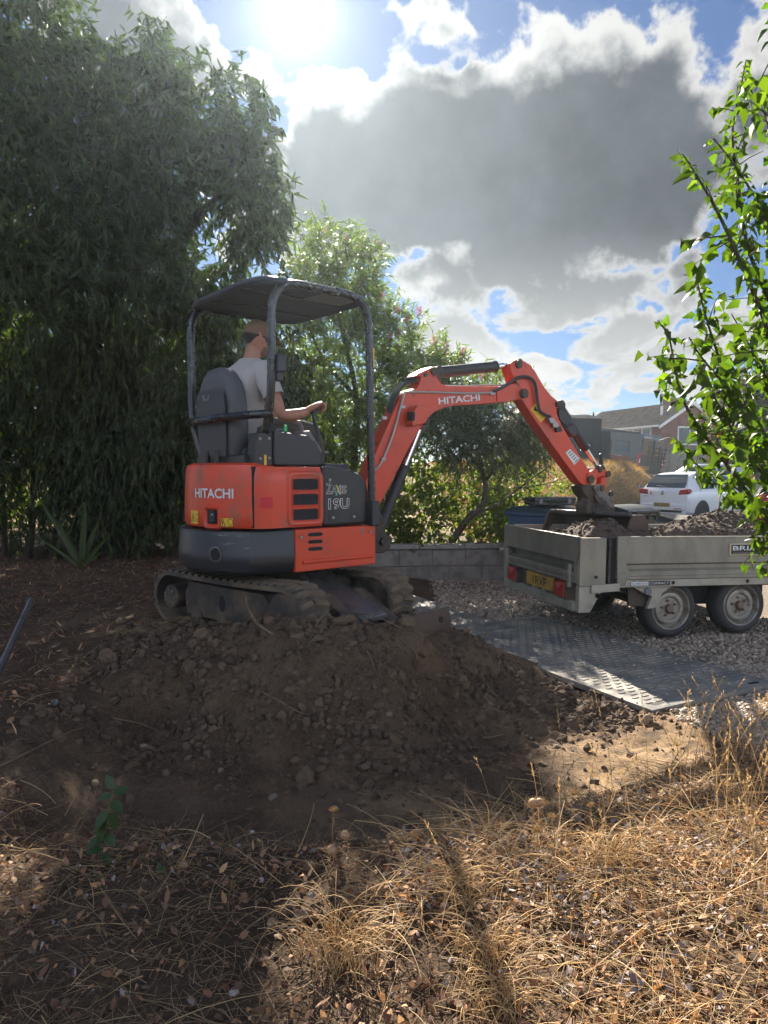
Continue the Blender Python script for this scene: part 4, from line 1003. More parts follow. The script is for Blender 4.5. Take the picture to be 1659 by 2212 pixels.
m.loft([[U(t_ + .0285 * math.cos(a), s_ + .0285 * math.sin(a), z_) for a in np.linspace(-.5, 1.5, 9)] for t_, s_, z_ in cpt], False, False); m.build('post_sticker', M_yellow, exc, fix=False)
# canopy roof: shallow pan seen from below
def roof_ring(e, z, n=48):
    return [U(-.015 + (.455 + e) * math.copysign(abs(math.cos(q)) ** .30, math.cos(q)), (.515 + e) * math.copysign(abs(math.sin(q)) ** .30, math.sin(q)), z) for q in np.linspace(0, 2 * math.pi, n + 1)[:-1]]
m = mb(); m.loft([roof_ring(-.12, 2.632), roof_ring(-.05, 2.622), roof_ring(-.01, 2.608), roof_ring(.0, 2.622), roof_ring(-.01, 2.648), roof_ring(-.06, 2.672), roof_ring(-.22, 2.690)]); roof = m.build('canopy_roof', M_roof, exc, smooth=45)
for s in (-.2, .2):
    m = mb(); m.box(-.42, .38, s - .03, s + .03, 2.614, 2.636); m.build('roof_rib', M_roof, roof, bevel=.008)
m = mb(); m.box(.05, .35, .18, .44, 2.620, 2.634); m.build('roof_label', M_grey_pl, roof)
m = mb(); m.tube(bend([U(-.27, .42, 2.66), U(-.26, .42, 2.705), U(-.20, .42, 2.705), U(-.19, .42, 2.66)], 4), .008, 8); m.build('lifting_eye', M_black, roof)
# phone holder on the right rear tube
m = mb(); m.box(-.345, -.275, .43, .53, 2.075, 2.185); m.box(-.335, -.285, .45, .51, 2.02, 2.08); m.build('phone_holder', M_black, exc, bevel=.012)

# --- boom group in its own vertical plane
bdir = np.array([math.sin(math.radians(55)), math.cos(math.radians(55)), 0]); bnr = np.array([bdir[1], -bdir[0], 0])
B0 = np.array([-.06, 5.57, 0])
BF = Fr(B0, bdir, bnr)
def bp(zx, zy, off=0.):
    """a point of the side-on outline of the boom, measured off the zoomed photograph, as (s, z) in the boom plane"""
    u, v = 777.6 + zx * .3993, 748.8 + zy * .3993
    d = ray(u, v); o = np.array([0, 0, CAM_H]); q = B0 + bnr * off
    k = ((q - o) @ bnr) / (d @ bnr); w = o + d * k - q
    return float(w @ bdir), float(w[2])
def plate(name, pts, d0, d1, mat, parent=exc, bevel=.006, off=None, **k):
    o_ = d1 if off is None else off
    m = MB(BF); m.prism([bp(x, y, o_) for x, y in pts], d0, d1, lambda p, q, d: BF(p, d, q)); return m.build(name, mat, parent, bevel=bevel, **k)
def bpt(x, y, off): s, z = bp(x, y, off); return BF(s, off, z)
boom = plate('boom', [(20, 905), (30, 740), (52, 660), (130, 470), (205, 305), (228, 262), (262, 238), (306, 226), (320, 205), (330, 165), (300, 160), (318, 142), (350, 128), (392, 108), (412, 118), (420, 170), (440, 198), (475, 212), (640, 216), (770, 216), (850, 197), (892, 214), (905, 256), (880, 284), (780, 300), (640, 312), (520, 318), (452, 332), (405, 352), (372, 384), (330, 440), (270, 540), (190, 700), (110, 850), (70, 935)], -.065, .065, M_orange_worn, bevel=.006)
def boom_text(name, body, a, b, h0, h1, mat, parent, off=.02):
    """letters between two base points a, b on the near face"""
    pa, pb, pc = (np.array(bp(*q, .0675)) for q in (a, b, h1)); ex = pb - pa; W = np.linalg.norm(ex); ex /= W; ey = np.array([-ex[1], ex[0]]); H = float((pc - pa) @ ey)
    def fn(p, q):
        w = pa + ex * p + ey * q; return BF(w[0], .0675, w[1])
    return lettering(name, body, W, H, fn, mat, parent, off)
boom_text('maker_lettering', 'HITACHI', (427, 314), (650, 291), None, (424, 277), M_white_print, boom, .022)
plate('boom_end_plate', [(742, 222), (795, 216), (812, 258), (775, 294), (742, 300)], .065, .074, M_orange_worn, boom, .003)
# boom cylinder bracket and light box
lb = plate('work_light', [(292, 318), (340, 318), (352, 345), (345, 395), (330, 418), (290, 425), (268, 432), (262, 420), (272, 350)], .065, .15, M_orange_worn, boom, .006, off=.10)
plate('lamp_glass', [(268, 352), (284, 358), (282, 402), (266, 400)], .09, .155, M_dark, lb, .002, off=.12)
# pins
def pin(name, x, y, r, parent, d0=-.085, d1=.085, mat=M_darkmetal, n=14):
    s, z = bp(x, y, .065); m = MB(BF); m.cyl(BF(s, d0, z), BF(s, d1, z), r, n); return m.build(name, mat, parent, bevel=.003)
pin('pivot_pin', 397, 132, .032, boom); pin('pivot_pin', 880, 255, .042, boom, -.10, .10); pin('pivot_pin', 352, 152, .016, boom)
pin('pivot_pin', 345, 405, .028, boom, -.11, .11)
# swing post and boom cylinder
plate('swing_bracket', [(30, 860), (75, 900), (95, 1000), (125, 1035), (118, 1085), (80, 1110), (20, 1110), (-40, 1060), (-40, 900)], -.12, .12, M_darkmetal, exc, .015, off=.0)
pin('swing_pin', 102, 1050, .03, exc, -.14, .14)
def cylinder(name, a, b, frac, r, rr, off, parent=exc, mat=M_black):
    pa, pb = bpt(*a, off), bpt(*b, off); q = pa + (pb - pa) * frac; ax = (pb - pa) / np.linalg.norm(pb - pa)
    m = MB(); m.tube([pa, q - ax * .012, q - ax * .012, q], [r, r, r * 1.12, r * 1.12], 14); c = m.build(name, mat, parent)
    m = MB(); m.cyl(q, pb, rr, 12); m.build('chrome_rod', M_chrome, c)
    m = MB(); m.cyl(pa - bnr * .045, pa + bnr * .045, r * 1.05, 12); m.build('cylinder_eye', M_darkmetal, c); m = MB(); m.cyl(pb - bnr * .045, pb + bnr * .045, rr * 1.9, 12); m.build('cylinder_eye', M_darkmetal, c)
    return c
cylinder('boom_cylinder', (90, 1030), (330, 420), .62, .043, .024, -.02)
plate('cylinder_guard', [(200, 800), (225, 790), (362, 440), (370, 410), (345, 400), (318, 440), (245, 640)], -.09, -.03, M_black, exc, .006, off=0)
cylinder('arm_cylinder', (412, 140), (846, 97), .72, .047, .025, 0)
# dipper arm
arm = plate('dipper_arm', [(812, 90), (832, 76), (852, 69), (890, 78), (920, 98), (945, 128), (968, 168), (1000, 222), (1035, 265), (1062, 287), (1085, 302), (1084, 322), (1064, 336), (1066, 362), (1095, 430), (1150, 525), (1205, 615), (1248, 680), (1262, 706), (1250, 735), (1222, 755), (1190, 735), (1120, 640), (1040, 530), (950, 400), (880, 292), (856, 262), (858, 230), (838, 180), (818, 130)], -.055, .06, M_orange_worn, bevel=.006)
pin('pivot_pin', 857, 95, .036, arm); pin('pivot_pin', 1070, 310, .030, arm); pin('pivot_pin', 1243, 718, .042, arm, -.09, .09)
plate('warning_sticker', [(950, 308), (1008, 382), (978, 410), (924, 340)], .06, .0622, M_yellow, arm, 0)
m = MB(BF); T = [bp(x, y, .063) for x, y in ((938, 345), (966, 352), (946, 322))]; m.add([BF(p, .0632, q) for p, q in T], [(0, 1, 2)]); m.build('warning_pictogram', M_black_print, arm, fix=False, smooth=0)
ws = plate('white_sticker', [(1113, 574), (1137, 553), (1190, 606), (1160, 641)], .06, .0622, M_white_print, arm, 0)
m = MB(BF)
for k in range(5):
    a, b = np.array([1124 + k * 9.5, 577 + k * 11.5]), np.array([1141 + k * 9.5, 563 + k * 10.5]); dd = np.array([3, 3.6])
    m.add([bpt(*a, .0632), bpt(*b, .0632), bpt(*(b + dd), .0632), bpt(*(a + dd), .0632)], [(0, 1, 2, 3)])
m.build('small_print', pm('grey_print', (.13, .17, .15), .6), ws, fix=False, smooth=0)
cylinder('bucket_cylinder', (1073, 318), (1292, 664), .66, .045, .023, 0)
plate('cylinder_hose_guard', [(1072, 345), (1100, 340), (1160, 420), (1178, 470), (1160, 490), (1120, 455), (1085, 400)], -.06, .045, M_black, arm, .01)
# hoses and hard pipes
def hose(name, pts, r, off, mat, parent, n=8):
    P3 = [bpt(x, y, off if not isinstance(off, (list, tuple)) else off[i]) for i, (x, y) in enumerate(pts)]
    Q = []
    for i in range(len(P3) - 1):
        p0, p1, p2, p3 = P3[max(i - 1, 0)], P3[i], P3[i + 1], P3[min(i + 2, len(P3) - 1)]
        for t_ in np.linspace(0, 1, 6)[:-1]: Q.append(.5 * ((2 * p1) + (-p0 + p2) * t_ + (2 * p0 - 5 * p1 + 4 * p2 - p3) * t_ ** 2 + (-p0 + 3 * p1 - 3 * p2 + p3) * t_ ** 3))
    Q.append(P3[-1]); m = MB(); m.tube(Q, r, n); return m.build(name, mat, parent)
hose('hard_pipe', [(55, 690), (95, 655), (125, 608), (180, 470), (238, 262), (258, 246), (400, 247), (560, 252), (690, 250), (718, 243)], .0085, .078, M_pipe, boom)
hose('flexible_hose', [(720, 243), (780, 215), (830, 182), (862, 166), (900, 163), (935, 180), (952, 220), (960, 290), (972, 345), (1000, 368), (1030, 378)], .014, .085, M_hose, boom)
for k, dx in enumerate((0, 9, 18)):
    hose('hard_pipe', [(52 + dx, 645), (90 + dx, 510), (150 + dx, 360)], .0075, -.02 + .02 * k, M_pipe, boom, 6)
    hose('flexible_hose', [(150 + dx, 365), (175 + dx, 270), (222 + dx, 205), (270 + dx, 178 + k * 5), (322, 176 + k * 7)], .013, -.03 + .03 * k, M_hose, boom)
hose('flexible_hose', [(455, 212), (560, 214), (680, 208), (760, 210), (830, 195)], .008, .0, M_pipe, boom)
for x, y in ((235, 325), (720, 252), (130, 610), (135, 385)):
    plate('pipe_clamp', [(x - 12, y - 8), (x + 12, y - 8), (x + 12, y + 9), (x - 12, y + 9)], .065, .086, M_bolt, boom, .002)
for k in range(3): plate('hydraulic_coupling', [(1022 + k * 18, 385 + k * 22), (1052 + k * 18, 385 + k * 22), (1062 + k * 17, 410 + k * 24), (1032 + k * 17, 415 + k * 24)], .06, .105 - .01 * k, M_bolt if k < 2 else M_hose, arm, .004)
hose('flexible_hose', [(1075, 385), (1095, 410), (1125, 430), (1150, 420)], .010, .06, M_hose, arm); hose('flexible_hose', [(1085, 420), (1110, 442), (1130, 448)], .009, .055, M_darkmetal, arm)
# bucket linkage
plate('bucket_link', [(1232, 690), (1268, 664), (1310, 664), (1340, 668), (1350, 690), (1340, 706), (1310, 700), (1285, 710), (1262, 738), (1238, 742)], .03, .075, M_orange_worn, exc, .006)
plate('bucket_link', [(1232, 690), (1268, 664), (1310, 664), (1340, 668), (1350, 690), (1340, 706), (1310, 700), (1285, 710), (1262, 738), (1238, 742)], -.075, -.03, M_orange_worn, exc, .006)
plate('push_link', [(1308, 690), (1336, 690), (1334, 760), (1318, 790), (1300, 770)], -.03, .03, M_orange_worn, exc, .006)
pin('pivot_pin', 1335, 688, .034, exc, -.09, .09); pin('pivot_pin', 1292, 668, .026, exc, -.09, .09)
m = MB(); m.cyl(bpt(1305, 745, 0), bpt(1304, 590, 0), .022, 10); m.ball(bpt(1304, 588, 0), .022); m.build('link_guard_bar', M_black, exc)
# tilting quick hitch: black body and grey cheek plates
plate('hitch_body', [(1198, 752), (1245, 742), (1300, 770), (1312, 840), (1295, 900), (1230, 905), (1224, 860), (1236, 820), (1210, 790)], -.07, .07, M_darkmetal, exc, .012)
m = MB(); pc = bpt(1258, 862, 0); m.lathe([(.10, -.07), (.125, -.055), (.125, -.01), (.09, 0), (.09, .05), (.10, .06), (.10, .09), (.05, .10)], pc, (0, 0, 1), 20); m.build('tilt_rotator', M_darkmetal, exc)
for d0, d1 in ((.075, .095), (-.095, -.075)):
    hp = plate('hitch_plate', [(1266, 765), (1275, 748), (1300, 742), (1316, 756), (1322, 790), (1358, 806), (1376, 850), (1380, 886), (1366, 908), (1332, 906), (1300, 915), (1290, 880), (1288, 850), (1300, 832), (1282, 800)], d0, d1, M_greyplate, exc, .004)
    if d0 > 0:
        for x, y, r in ((1293, 765, .03), (1340, 795, .028), (1305, 872, .03)): pin('hitch_pin', x, y, r, hp, d1, d1 + .02, M_darkmetal)
        plate('hitch_bar', [(1270, 805), (1284, 800), (1372, 878), (1376, 900), (1360, 902), (1282, 836)], d1, d1 + .014, M_darkmetal, hp, .003)
# grading bucket: wide curved shell with two end plates
bs, bz = bp(1258, 912, .0); BK = Fr(BF(bs, 0, bz), bdir, bnr)
shell = [(-.06, .02), (.10, .02), (.15, -.02), (.17, -.10), (.155, -.19), (.10, -.27), (.02, -.32), (-.10, -.335), (-.17, -.33)]
th = [(a * .94 - .004, b * .94 - .008) for a, b in shell]
m = MB(BK); n = len(shell)
W2 = .50
loop = shell + th[::-1]
m.prism(loop, -W2, W2, lambda p, q, d: BK(p, d, q)); bk = m.build('bucket', M_rust, exc, bevel=.003)
for d in (-W2, W2):
    m = MB(BK); m.prism([(-.065, .025), (.10, .025), (.155, -.02), (.178, -.10), (.16, -.20), (.105, -.28), (.02, -.33), (-.10, -.345), (-.185, -.345), (-.17, -.18), (-.10, -.03)], d - .010, d + .010, lambda p, q, dd: BK(p, dd, q)); m.build('bucket_side_plate', M_rust, bk, bevel=.004)
m = MB(BK); m.cyl(BK(-.055, -W2 + .02, .025), BK(-.055, W2 - .02, .025), .022, 12); m.build('bucket_top_tube', M_steel, bk)
for d in (-.09, .09):
    m = MB(BK); m.prism([(-.05, .0), (.10, .0), (.08, .14), (-.02, .16)], d - .012, d + .012, lambda p, q, dd: BK(p, dd, q)); m.build('bucket_ear', M_darkmetal, bk, bevel=.004)
# ------------------------------------------------------------------ the twin-axle trailer
TO = P(1249, 1162, 5.85)
TZ = TO[2]
TR = yaw_frame((TO[0], TO[1], 0.), 76, -1.0)          # x along the side, y to the far side, z up
WT = 1.50
tl = thing('flatbed_trailer', (TO[0], TO[1], 0), 'galvanised twin-axle flatbed trailer with drop sides, filled with soil', 'trailer')
def tb(name, a0, a1, b0, b1, c0, c1, mat=M_galv, parent=tl, bevel=.004, **k):
    m = MB(TR); m.box(a0, a1, b0, b1, c0, c1); return m.build(name, mat, parent, bevel=bevel, **k)
top = TZ
LT = 2.9
def board(name, fn, L, mat=M_galv):
    """pressed side board: fn(along, out, z); out is proud of the board plane"""
    prof = [(.0, top), (.006, top), (.006, top - .215), (-.020, top - .232), (-.020, top - .262), (.006, top - .282), (.006, top - .318), (.014, top - .322), (.014, top - .347), (-.025, top - .347), (-.025, top - .02), (-.012, top)]
    m = MB(); m.loft([[fn(a, o, z) for o, z in prof] for a in (0, L)]); return m.build(name, mat, tl, smooth=30)
# near side
ns = board('side_board', lambda a, o, z: TR(.345 + a, -o, z), LT - .345)
tb('top_edge', .345, LT, -.012, .012, top - .001, top + .010, M_galv_lt, ns, .003)
m = MB(TR)
for z in (.04, .12, .20, .285): m.ball(TR(.385, -.012, top - z), .010, n=8, m=5)
m.ball(TR(.425, -.012, top - .29), .010, n=8, m=5); m.build('rivet_row', M_bolt, ns)['kind'] = 'stuff'
m = MB(TR); m.prism([(.335, top - .004), (.412, top - .004), (.412, top - .195), (.452, top - .270), (.452, top - .315), (.415, top - .40), (.345, top - .40)], .006, .016, lambda p, q, d: TR(p, -d, q)); m.build('end_plate', M_galv, ns, bevel=.003)
fs = board('side_board', lambda a, o, z: TR(.10 + a, WT + o, z), LT - .10)
tb('top_edge', .10, LT, WT - .012, WT + .012, top - .001, top + .010, M_galv_lt, fs, .003)
tb('headboard', LT, LT + .03, 0, WT, top - .36, top)
# corner posts
for b0, b1, nm in ((-.018, .03, 1), (WT - .03, WT + .018, 0)):
    p = tb('corner_post', -.004, .235, b0, b1, top - .40, top, M_galv_lt if 0 else M_galv, tl, .006)
    if nm:
        tb('post_rib', .262, .282, -.010, .02, top - .395, top - .01, M_darkmetal, p)
        tb('latch_gap', .236, .335, .012, .04, top - .40, top - .004, M_dark, p, 0)
        m = MB(TR); m.prism([(.145 + .018 * math.cos(q) , top - .322 + .013 * math.sin(q)) for q in np.linspace(0, 6.283, 15)[:-1]], .0175, .0195, lambda a, c, d: TR(a, -d, c)); m.build('bolt_hole', M_dark, p)
        m = MB(); m.tube([TR(.25, -.012, top - .02), TR(.28, -.03, top - .05), TR(.26, -.02, top - .10), TR(.285, -.02, top - .13)], .004, 6); m.tube([TR(-.01, -.0, top + .02), TR(-.02, -.01, top - .03), TR(-.012, -.012, top - .09), TR(-.02, -.0, top - .22)], .003, 5); m.build('locking_wire', M_hose, p)
        m = MB(TR); m.prism([(.10, top - .385), (.36, top - .375), (.36, top - .44), (.10, top - .455)], .014, .034, lambda a, c, d: TR(a, -d, c)); m.build('hinge_bracket', M_galv_lt, p, bevel=.005)
# tail frame upright below the post
for b, sg in ((-.012, 1), (WT - .05, -1)):
    m = MB(TR); m.prism([(.0, top - .40), (.20, top - .40), (.20, top - .45), (.105, top - .615), (.0, top - .615)], b, b + .06, lambda a, c, d: TR(a, d, c)); up = m.build('tail_upright', M_galv_lt, tl, bevel=.005)
    m = MB(TR)
    for a, c in ((.165, top - .475),): m.prism([(a + .020 * math.cos(q), c + .020 * math.sin(q)) for q in np.linspace(0, 6.283, 15)[:-1]], .0125, .0135, lambda a, c, d: TR(a, -d, c))
    m.build('round_hole', M_dark, up)
# chassis rail with text
rail = tb('chassis_rail', .36, LT, -.006, .045, top - .415, top - .352, M_galv_lt)
for t in (.60, 1.62):
    m = MB(TR); q0 = TR(.0 + (.94 if t < 1 else t), -.0065, top - .383); m.cyl(TR(.88 if t < 1 else t, -.004, top - .383), TR(.88 if t < 1 else t, -.0085, top - .383), .016, 14); m.build('rail_hole', M_dark, rail)
nm_ = tb('name_plate', .475, .845, -.0095, -.006, top - .402, top - .366, M_black_print, rail, 0)
tb('name_plate_light', .478, .640, -.0112, -.0096, top - .399, top - .369, M_white_print, nm_, 0)
rt = lambda a0, z0, off: (lambda p, q: TR(a0 + p, -off, z0 + q))
lettering('range_lettering', 'CARGO', .146, .017, rt(.487, top - .3925, .0125), M_black_print, nm_, .014)
lettering('range_lettering', 'COMPACT', .185, .019, rt(.650, top - .3935, .0110), M_white_print, nm_, .0)
sg_ = tb('maker_sign', 1.42, 2.25, -.018, -.006, top - .155, top - .055, pm('cream_sign_edge', (.62, .52, .30), .6), ns, .003)
tb('sign_face', 1.432, 2.238, -.0205, -.018, top - .147, top - .063, M_black_print, sg_, 0)
lettering('maker_lettering', 'BRIAN JAMES', .70, .052, rt(1.445, top - .125, .0215), M_white_print, sg_, .012)
lettering('web_lettering', 'www.brianjames.co.uk', .22, .010, rt(1.447, top - .142, .0215), M_white_print, sg_)
# tailboard
rb = lambda b, o, z: TR(-o, b, z)
m = MB(); prof = [(.0, top), (.008, top), (.008, top - .20), (-.085, top - .225), (-.085, top - .280), (.008, top - .292), (.016, top - .30), (.016, top - .33), (.004, top - .335), (.004, top - .355), (.016, top - .36), (.016, top - .375), (-.02, top - .375), (-.09, top - .36), (-.09, top - .15), (-.02, top)]
m.loft([[rb(b, o, z) for o, z in prof] for b in (.07, WT - .07)]); tbd = m.build('tailboard', M_galv, tl, smooth=30)
for b0, b1 in ((-.0, .07), (WT - .07, WT)):
    m = MB(); m.loft([[rb(b, o, z) for o, z in [(.0, top), (.010, top), (.010, top - .375), (-.05, top - .375), (-.05, top)]] for b in (b0, b1)]); m.build('tailboard_end', M_galv, tbd, bevel=.003)
m = MB(); m.loft([[rb(b, o, z) for o, z in [(-.012, top - .001), (.014, top - .001), (.014, top + .010), (-.012, top + .010)]] for b in (-.0, WT)]); m.build('top_edge', M_galv_lt, tbd, bevel=.003)
for b in (.115, WT - .115):
    m = MB(); m.loft([[rb(b + q, o, z) for o, z in [(.01, top - .225), (.035, top - .225), (.035, top - .42), (.01, top - .42)]] for q in (-.018, .018)]); m.build('tail_latch', M_galv_lt, tbd, bevel=.004)
m = MB(); m.cyl(rb(WT + .0, .0, top - .25), rb(WT + .055, .02, top - .25), .018, 10); m.build('latch_handle', M_galv_lt, tbd)
# lower tail: beam, light brackets, lamps, plate
m = MB(); m.loft([[rb(b, o, z) for o, z in [(.0, top - .53), (.020, top - .535), (.020, top - .61), (-.05, top - .61), (-.05, top - .53)]] for b in (.05, WT - .04)]); m.build('tail_beam', M_galv_lt, tl, bevel=.004)
m = MB(); m.loft([[rb(b, o, z) for o, z in [(-.03, top - .36), (-.02, top - .36), (-.02, top - .53), (-.03, top - .53)]] for b in (.05, WT - .04)]); m.build('light_panel', M_darkmetal, tl)
def lamp(b):
    m = MB(); m.loft([[rb(b + q, o, z) for o, z in [(-.02, top - .385), (.055, top - .395), (.055, top - .515), (-.02, top - .525)]] for q in (-.085, .085)]); l = m.build('tail_lamp', M_redlens, tl, bevel=.010)
    m = MB(); m.prism([(-.07, top - .40), (.05, top - .405), (.0, top - .45)], .0555, .058, lambda p, q, d: rb(b + p, d, q)); m.build('lamp_reflector', pm('pale_red_lens', (.45, .13, .12), .3), l)
    m = MB(); m.box(0, .0, 0, 0, 0, 0) if False else m.loft([[rb(b + q, o, z) for o, z in [(-.02, top - .38), (.04, top - .386), (.04, top - .53), (-.02, top - .535)]] for q in (-.098, -.086)]); m.build('lamp_bracket', M_darkmetal, l)
lamp(.245); lamp(WT - .29)
m = MB(); m.loft([[rb(b, o, z) for o, z in [(-.0, top - .385), (.02, top - .39), (.02, top - .505), (-.0, top - .505)]] for b in (.42, .94)]); npl = m.build('number_plate', M_plate_y, tl)
lettering('plate_lettering', '1RVF', .27, .075, lambda p, q: rb(.80 - p, .0215, top - .487 + q), M_black_print, npl, .012)
for b in (.60, .80): 
    m = MB(); m.loft([[rb(b + q, o, z) for o, z in [(-.03, top - .50), (.012, top - .50), (.012, top - .56), (-.03, top - .56)]] for q in (-.03, .03)]); m.build('plate_bracket', M_galv_lt, tl, bevel=.004)
# bed, cross members, axles, wheels
tb('bed_floor', .02, LT, .02, WT - .02, top - .365, top - .345, M_darkmetal)
for b in (.28, WT - .30): tb('chassis_beam', .0, LT, b, b + .06, top - .47, top - .37, M_darkmetal)
for t in (.93, 1.64):
    m = MB(TR); m.cyl(TR(t, .10, .285), TR(t, WT - .10, .285), .035, 10); m.build('axle', M_darkmetal, tl)
def wheel(t, b, sg, zc=.287, R=.252, wd=.17):
    ax = TR.y * sg                                      # outward
    c = TR(t, b, 0); c[2] = zc
    o = c - ax * wd
    m = MB(); tp = [(.185, .0), (.215, -.004), (.242, .012), (R, .035), (R, wd - .035), (.244, wd - .014), (.225, wd + .002), (.205, wd + .004), (.186, wd - .004), (.180, wd - .03)]
    m.lathe(tp, o, ax, 40, False); ty = m.build('tyre', M_tyre, tl, smooth=40)
    for rr_ in (.247,):
        m = MB()
        for k in range(3): m.lathe([(R + .0005, .055 + k * .03), (R - .006, .058 + k * .03), (R - .006, .066 + k * .03), (R + .0005, .069 + k * .03)], o, ax, 40, False)
        m.build('tread_grooves', M_dark, ty)
    m = MB(); m.lathe([(.184, wd - .012), (.186, wd - .002), (.180, wd + .004), (.172, wd - .002), (.168, wd - .020), (.158, wd - .045), (.150, wd - .050), (.142, wd - .040), (.135, wd - .022), (.122, wd - .018), (.105, wd - .020), (.098, wd - .034), (.092, wd - .038), (.01, wd - .036)], o, ax, 40, False); rm = m.build('rim', M_rim, tl, smooth=30)
    m = MB(); m.lathe([(.036, wd - .04), (.036, wd - .008), (.030, wd - .002), (.002, wd)], o, ax, 18); m.build('hub_cap', pm('rusty_hub', (.20, .145, .10), .6, metal=.4, dirt=(.10, .06, .04), dscale=20), rm)
    for k in range(5):
        a = k * 2 * math.pi / 5 + .5; q = o + (TR.x * math.cos(a) + np.array([0, 0, math.sin(a)])) * .066
        m = MB(); m.cyl(q + ax * (wd - .04), q + ax * (wd - .020), .011, 6); m.build('wheel_nut', MATS['rusty_hub'], rm)
for t in (.93, 1.64):
    wheel(t, .07, -1); wheel(t, WT - .07, 1)
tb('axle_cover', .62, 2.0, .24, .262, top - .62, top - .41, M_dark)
# mudguard stay and side marker below the rail
m = MB(TR); m.prism([(.50, top - .41), (.90, top - .41), (.80, top - .475), (.735, top - .60), (.66, top - .605), (.70, top - .50), (.62, top - .47)], .02, .06, lambda a, c, d: TR(a, d, c)); m.build('mudguard_stay', M_galv_lt, tl, bevel=.004)
m = MB(TR); m.prism([(.50, top - .43), (.70, top - .43), (.70, top - .60), (.52, top - .58)], .08, .10, lambda a, c, d: TR(a, d, c)); m.build('mud_flap', M_darkmetal, tl)
m = MB(); m.lathe([(.034, 0), (.034, .012), (.028, .018), (.005, .020)], TR(.655, .02, top - .455), -TR.y, 18); m.build('side_reflector', M_grey_pl, tl)
# soil in the bed
def load_h(a, b):
    e = np.minimum(np.minimum(a - .03, LT - .03 - a), np.minimum(b - .03, WT - .03 - b)); k = sstep(0, .28, e)
    z = -.20 + .16 * k + .15 * np.exp(-(((a - .42) / .25) ** 2 + ((b - .42) / .34) ** 2)) + .23 * np.exp(-(((a - 1.95) / .48) ** 2 + ((b - .70) / .40) ** 2)) + .06 * np.exp(-(((a - 1.25) / .3) ** 2 + ((b - .4) / .3) ** 2))
    return z + k * (.05 * fnoise(a, b, 5, 4, 30) + .03 * np.abs(fnoise(a, b, 14, 3, 31)))
aa, bb = np.meshgrid(np.linspace(.03, LT - .03, 220), np.linspace(.03, WT - .03, 110))
zz = load_h(aa, bb) + top
V = TR.o + aa[..., None] * TR.x + bb[..., None] * TR.y + zz[..., None] * TR.z
idx = np.arange(aa.size).reshape(aa.shape); q = np.stack([idx[:-1, :-1], idx[:-1, 1:], idx[1:, 1:], idx[1:, :-1]], -1).reshape(-1, 4)
n = 6000; ra, rb_ = RNG.uniform(.06, LT - .06, n), RNG.uniform(.06, WT - .06, n); sz = .005 + .022 * RNG.power(.4, n) ** 3
rp = TR.o + ra[:, None] * TR.x + rb_[:, None] * TR.y + (load_h(ra, rb_) + top + sz * .2)[:, None] * TR.z
V2, F2 = rocks(rp, sz, (1, .8, .7), .2, ICO1)
V, F = merge([(V.reshape(-1, 3), [q]), (V2, F2)])
heap = stuff('loaded_soil', V, F, M_load, False)
n = 500; ra, rb_ = RNG.uniform(.2, LT - .1, n), RNG.uniform(.1, WT - .1, n); p0 = TR.o + ra[:, None] * TR.x + rb_[:, None] * TR.y + (load_h(ra, rb_) + top + .006)[:, None] * TR.z
dv = rnd_unit(n) * np.array([1, 1, .35]) * RNG.uniform(.03, .14, (n, 1)); st_ = np.linspace(0, 1, 5)[None, :, None]
paths = p0[:, None] + dv[:, None] * st_ + rnd_unit(n)[:, None] * .03 * (st_ * (1 - st_)) * 4
V, F = ribbons(paths, .0022); stuff('root_fibres', V, F, M_twig)

# ------------------------------------------------------------------ wheelie bins and tool case
def bin_(u, v, Y, deg, mats, label, hz=1.07):
    c = P(u, v, Y); o = np.array([c[0], c[1], float(ground_h(c[0], c[1]))])
    fr = yaw_frame(o, deg)                              # x: from the near corner along the handle side; y: along the other side
    rt_ = thing('wheelie_bin', o, label, 'bin', 'wheelie bins on the drive')
    w, d = .57, .68
    m = MB(fr); m.loft([[fr(e, e, z) * 1, fr(w - e, e, z), fr(w - e, d - e, z), fr(e, d - e, z)] for z, e in ((.06, .07), (.10, .065), (.80, .012), (.93, .0))]); m.build('body', mats[0], rt_, bevel=.03, seg=3)
    m = MB(fr); m.loft([[fr(-e, -e, z), fr(w + e, -e, z), fr(w + e, d + e, z), fr(-e, d + e, z)] for z, e in ((.925, .0), (.93, .022), (.965, .026), (.972, .01))]); m.build('rim', mats[0], rt_, bevel=.008)
    m = MB(fr)                                          # domed lid: arch across the depth
    ys = np.linspace(-.02, d + .02, 15)
    arch = lambda y: .975 + .085 * math.sin(math.pi * np.clip((y + .02) / (d + .04), 0, 1)) ** .6
    m.loft([[fr(a, y, arch(y) - .004) for y in ys] + [fr(a, ys[-1], .968), fr(a, ys[0], .968)] for a in (-.022, .02, w - .02, w + .022)]); ld = m.build('lid', mats[1], rt_, bevel=.008)
    for a in (.03, .07):
        m = MB(fr); m.tube([fr(-.024, y, arch(y) - .02) for y in ys[1:-1]], .008, 6); 
    m.build('lid_rib', mats[1], ld)
    m = MB(fr); m.tube([fr(.03, -.055, .985), fr(w - .03, -.055, .985)], .017, 10); m.build('handle', mats[0], rt_)
    for a in (.04, .22, .36, w - .04):
        m = MB(fr); m.prism([(-.065, 1.0), (.02, 1.0), (.01, .90), (-.01, .86), (-.03, .95)], a - .014, a + .014, lambda p, q, dd: fr(dd, p, q)); m.build('handle_lug', mats[0], rt_, bevel=.004)
    for a in (.04, w - .04):
        m = MB(fr); m.lathe([(.03, -.025), (.10, -.025), (.10, .025), (.03, .025)], fr(a, .06, .10), fr.x, 20); m.build('wheel', M_blackpl, rt_)
    return rt_, fr
b1, bf1 = bin_(1184, 1140, 8.75, 52, (M_bin_blue, M_bin_teal), 'blue wheelie bin with a black tool case lying on its lid')
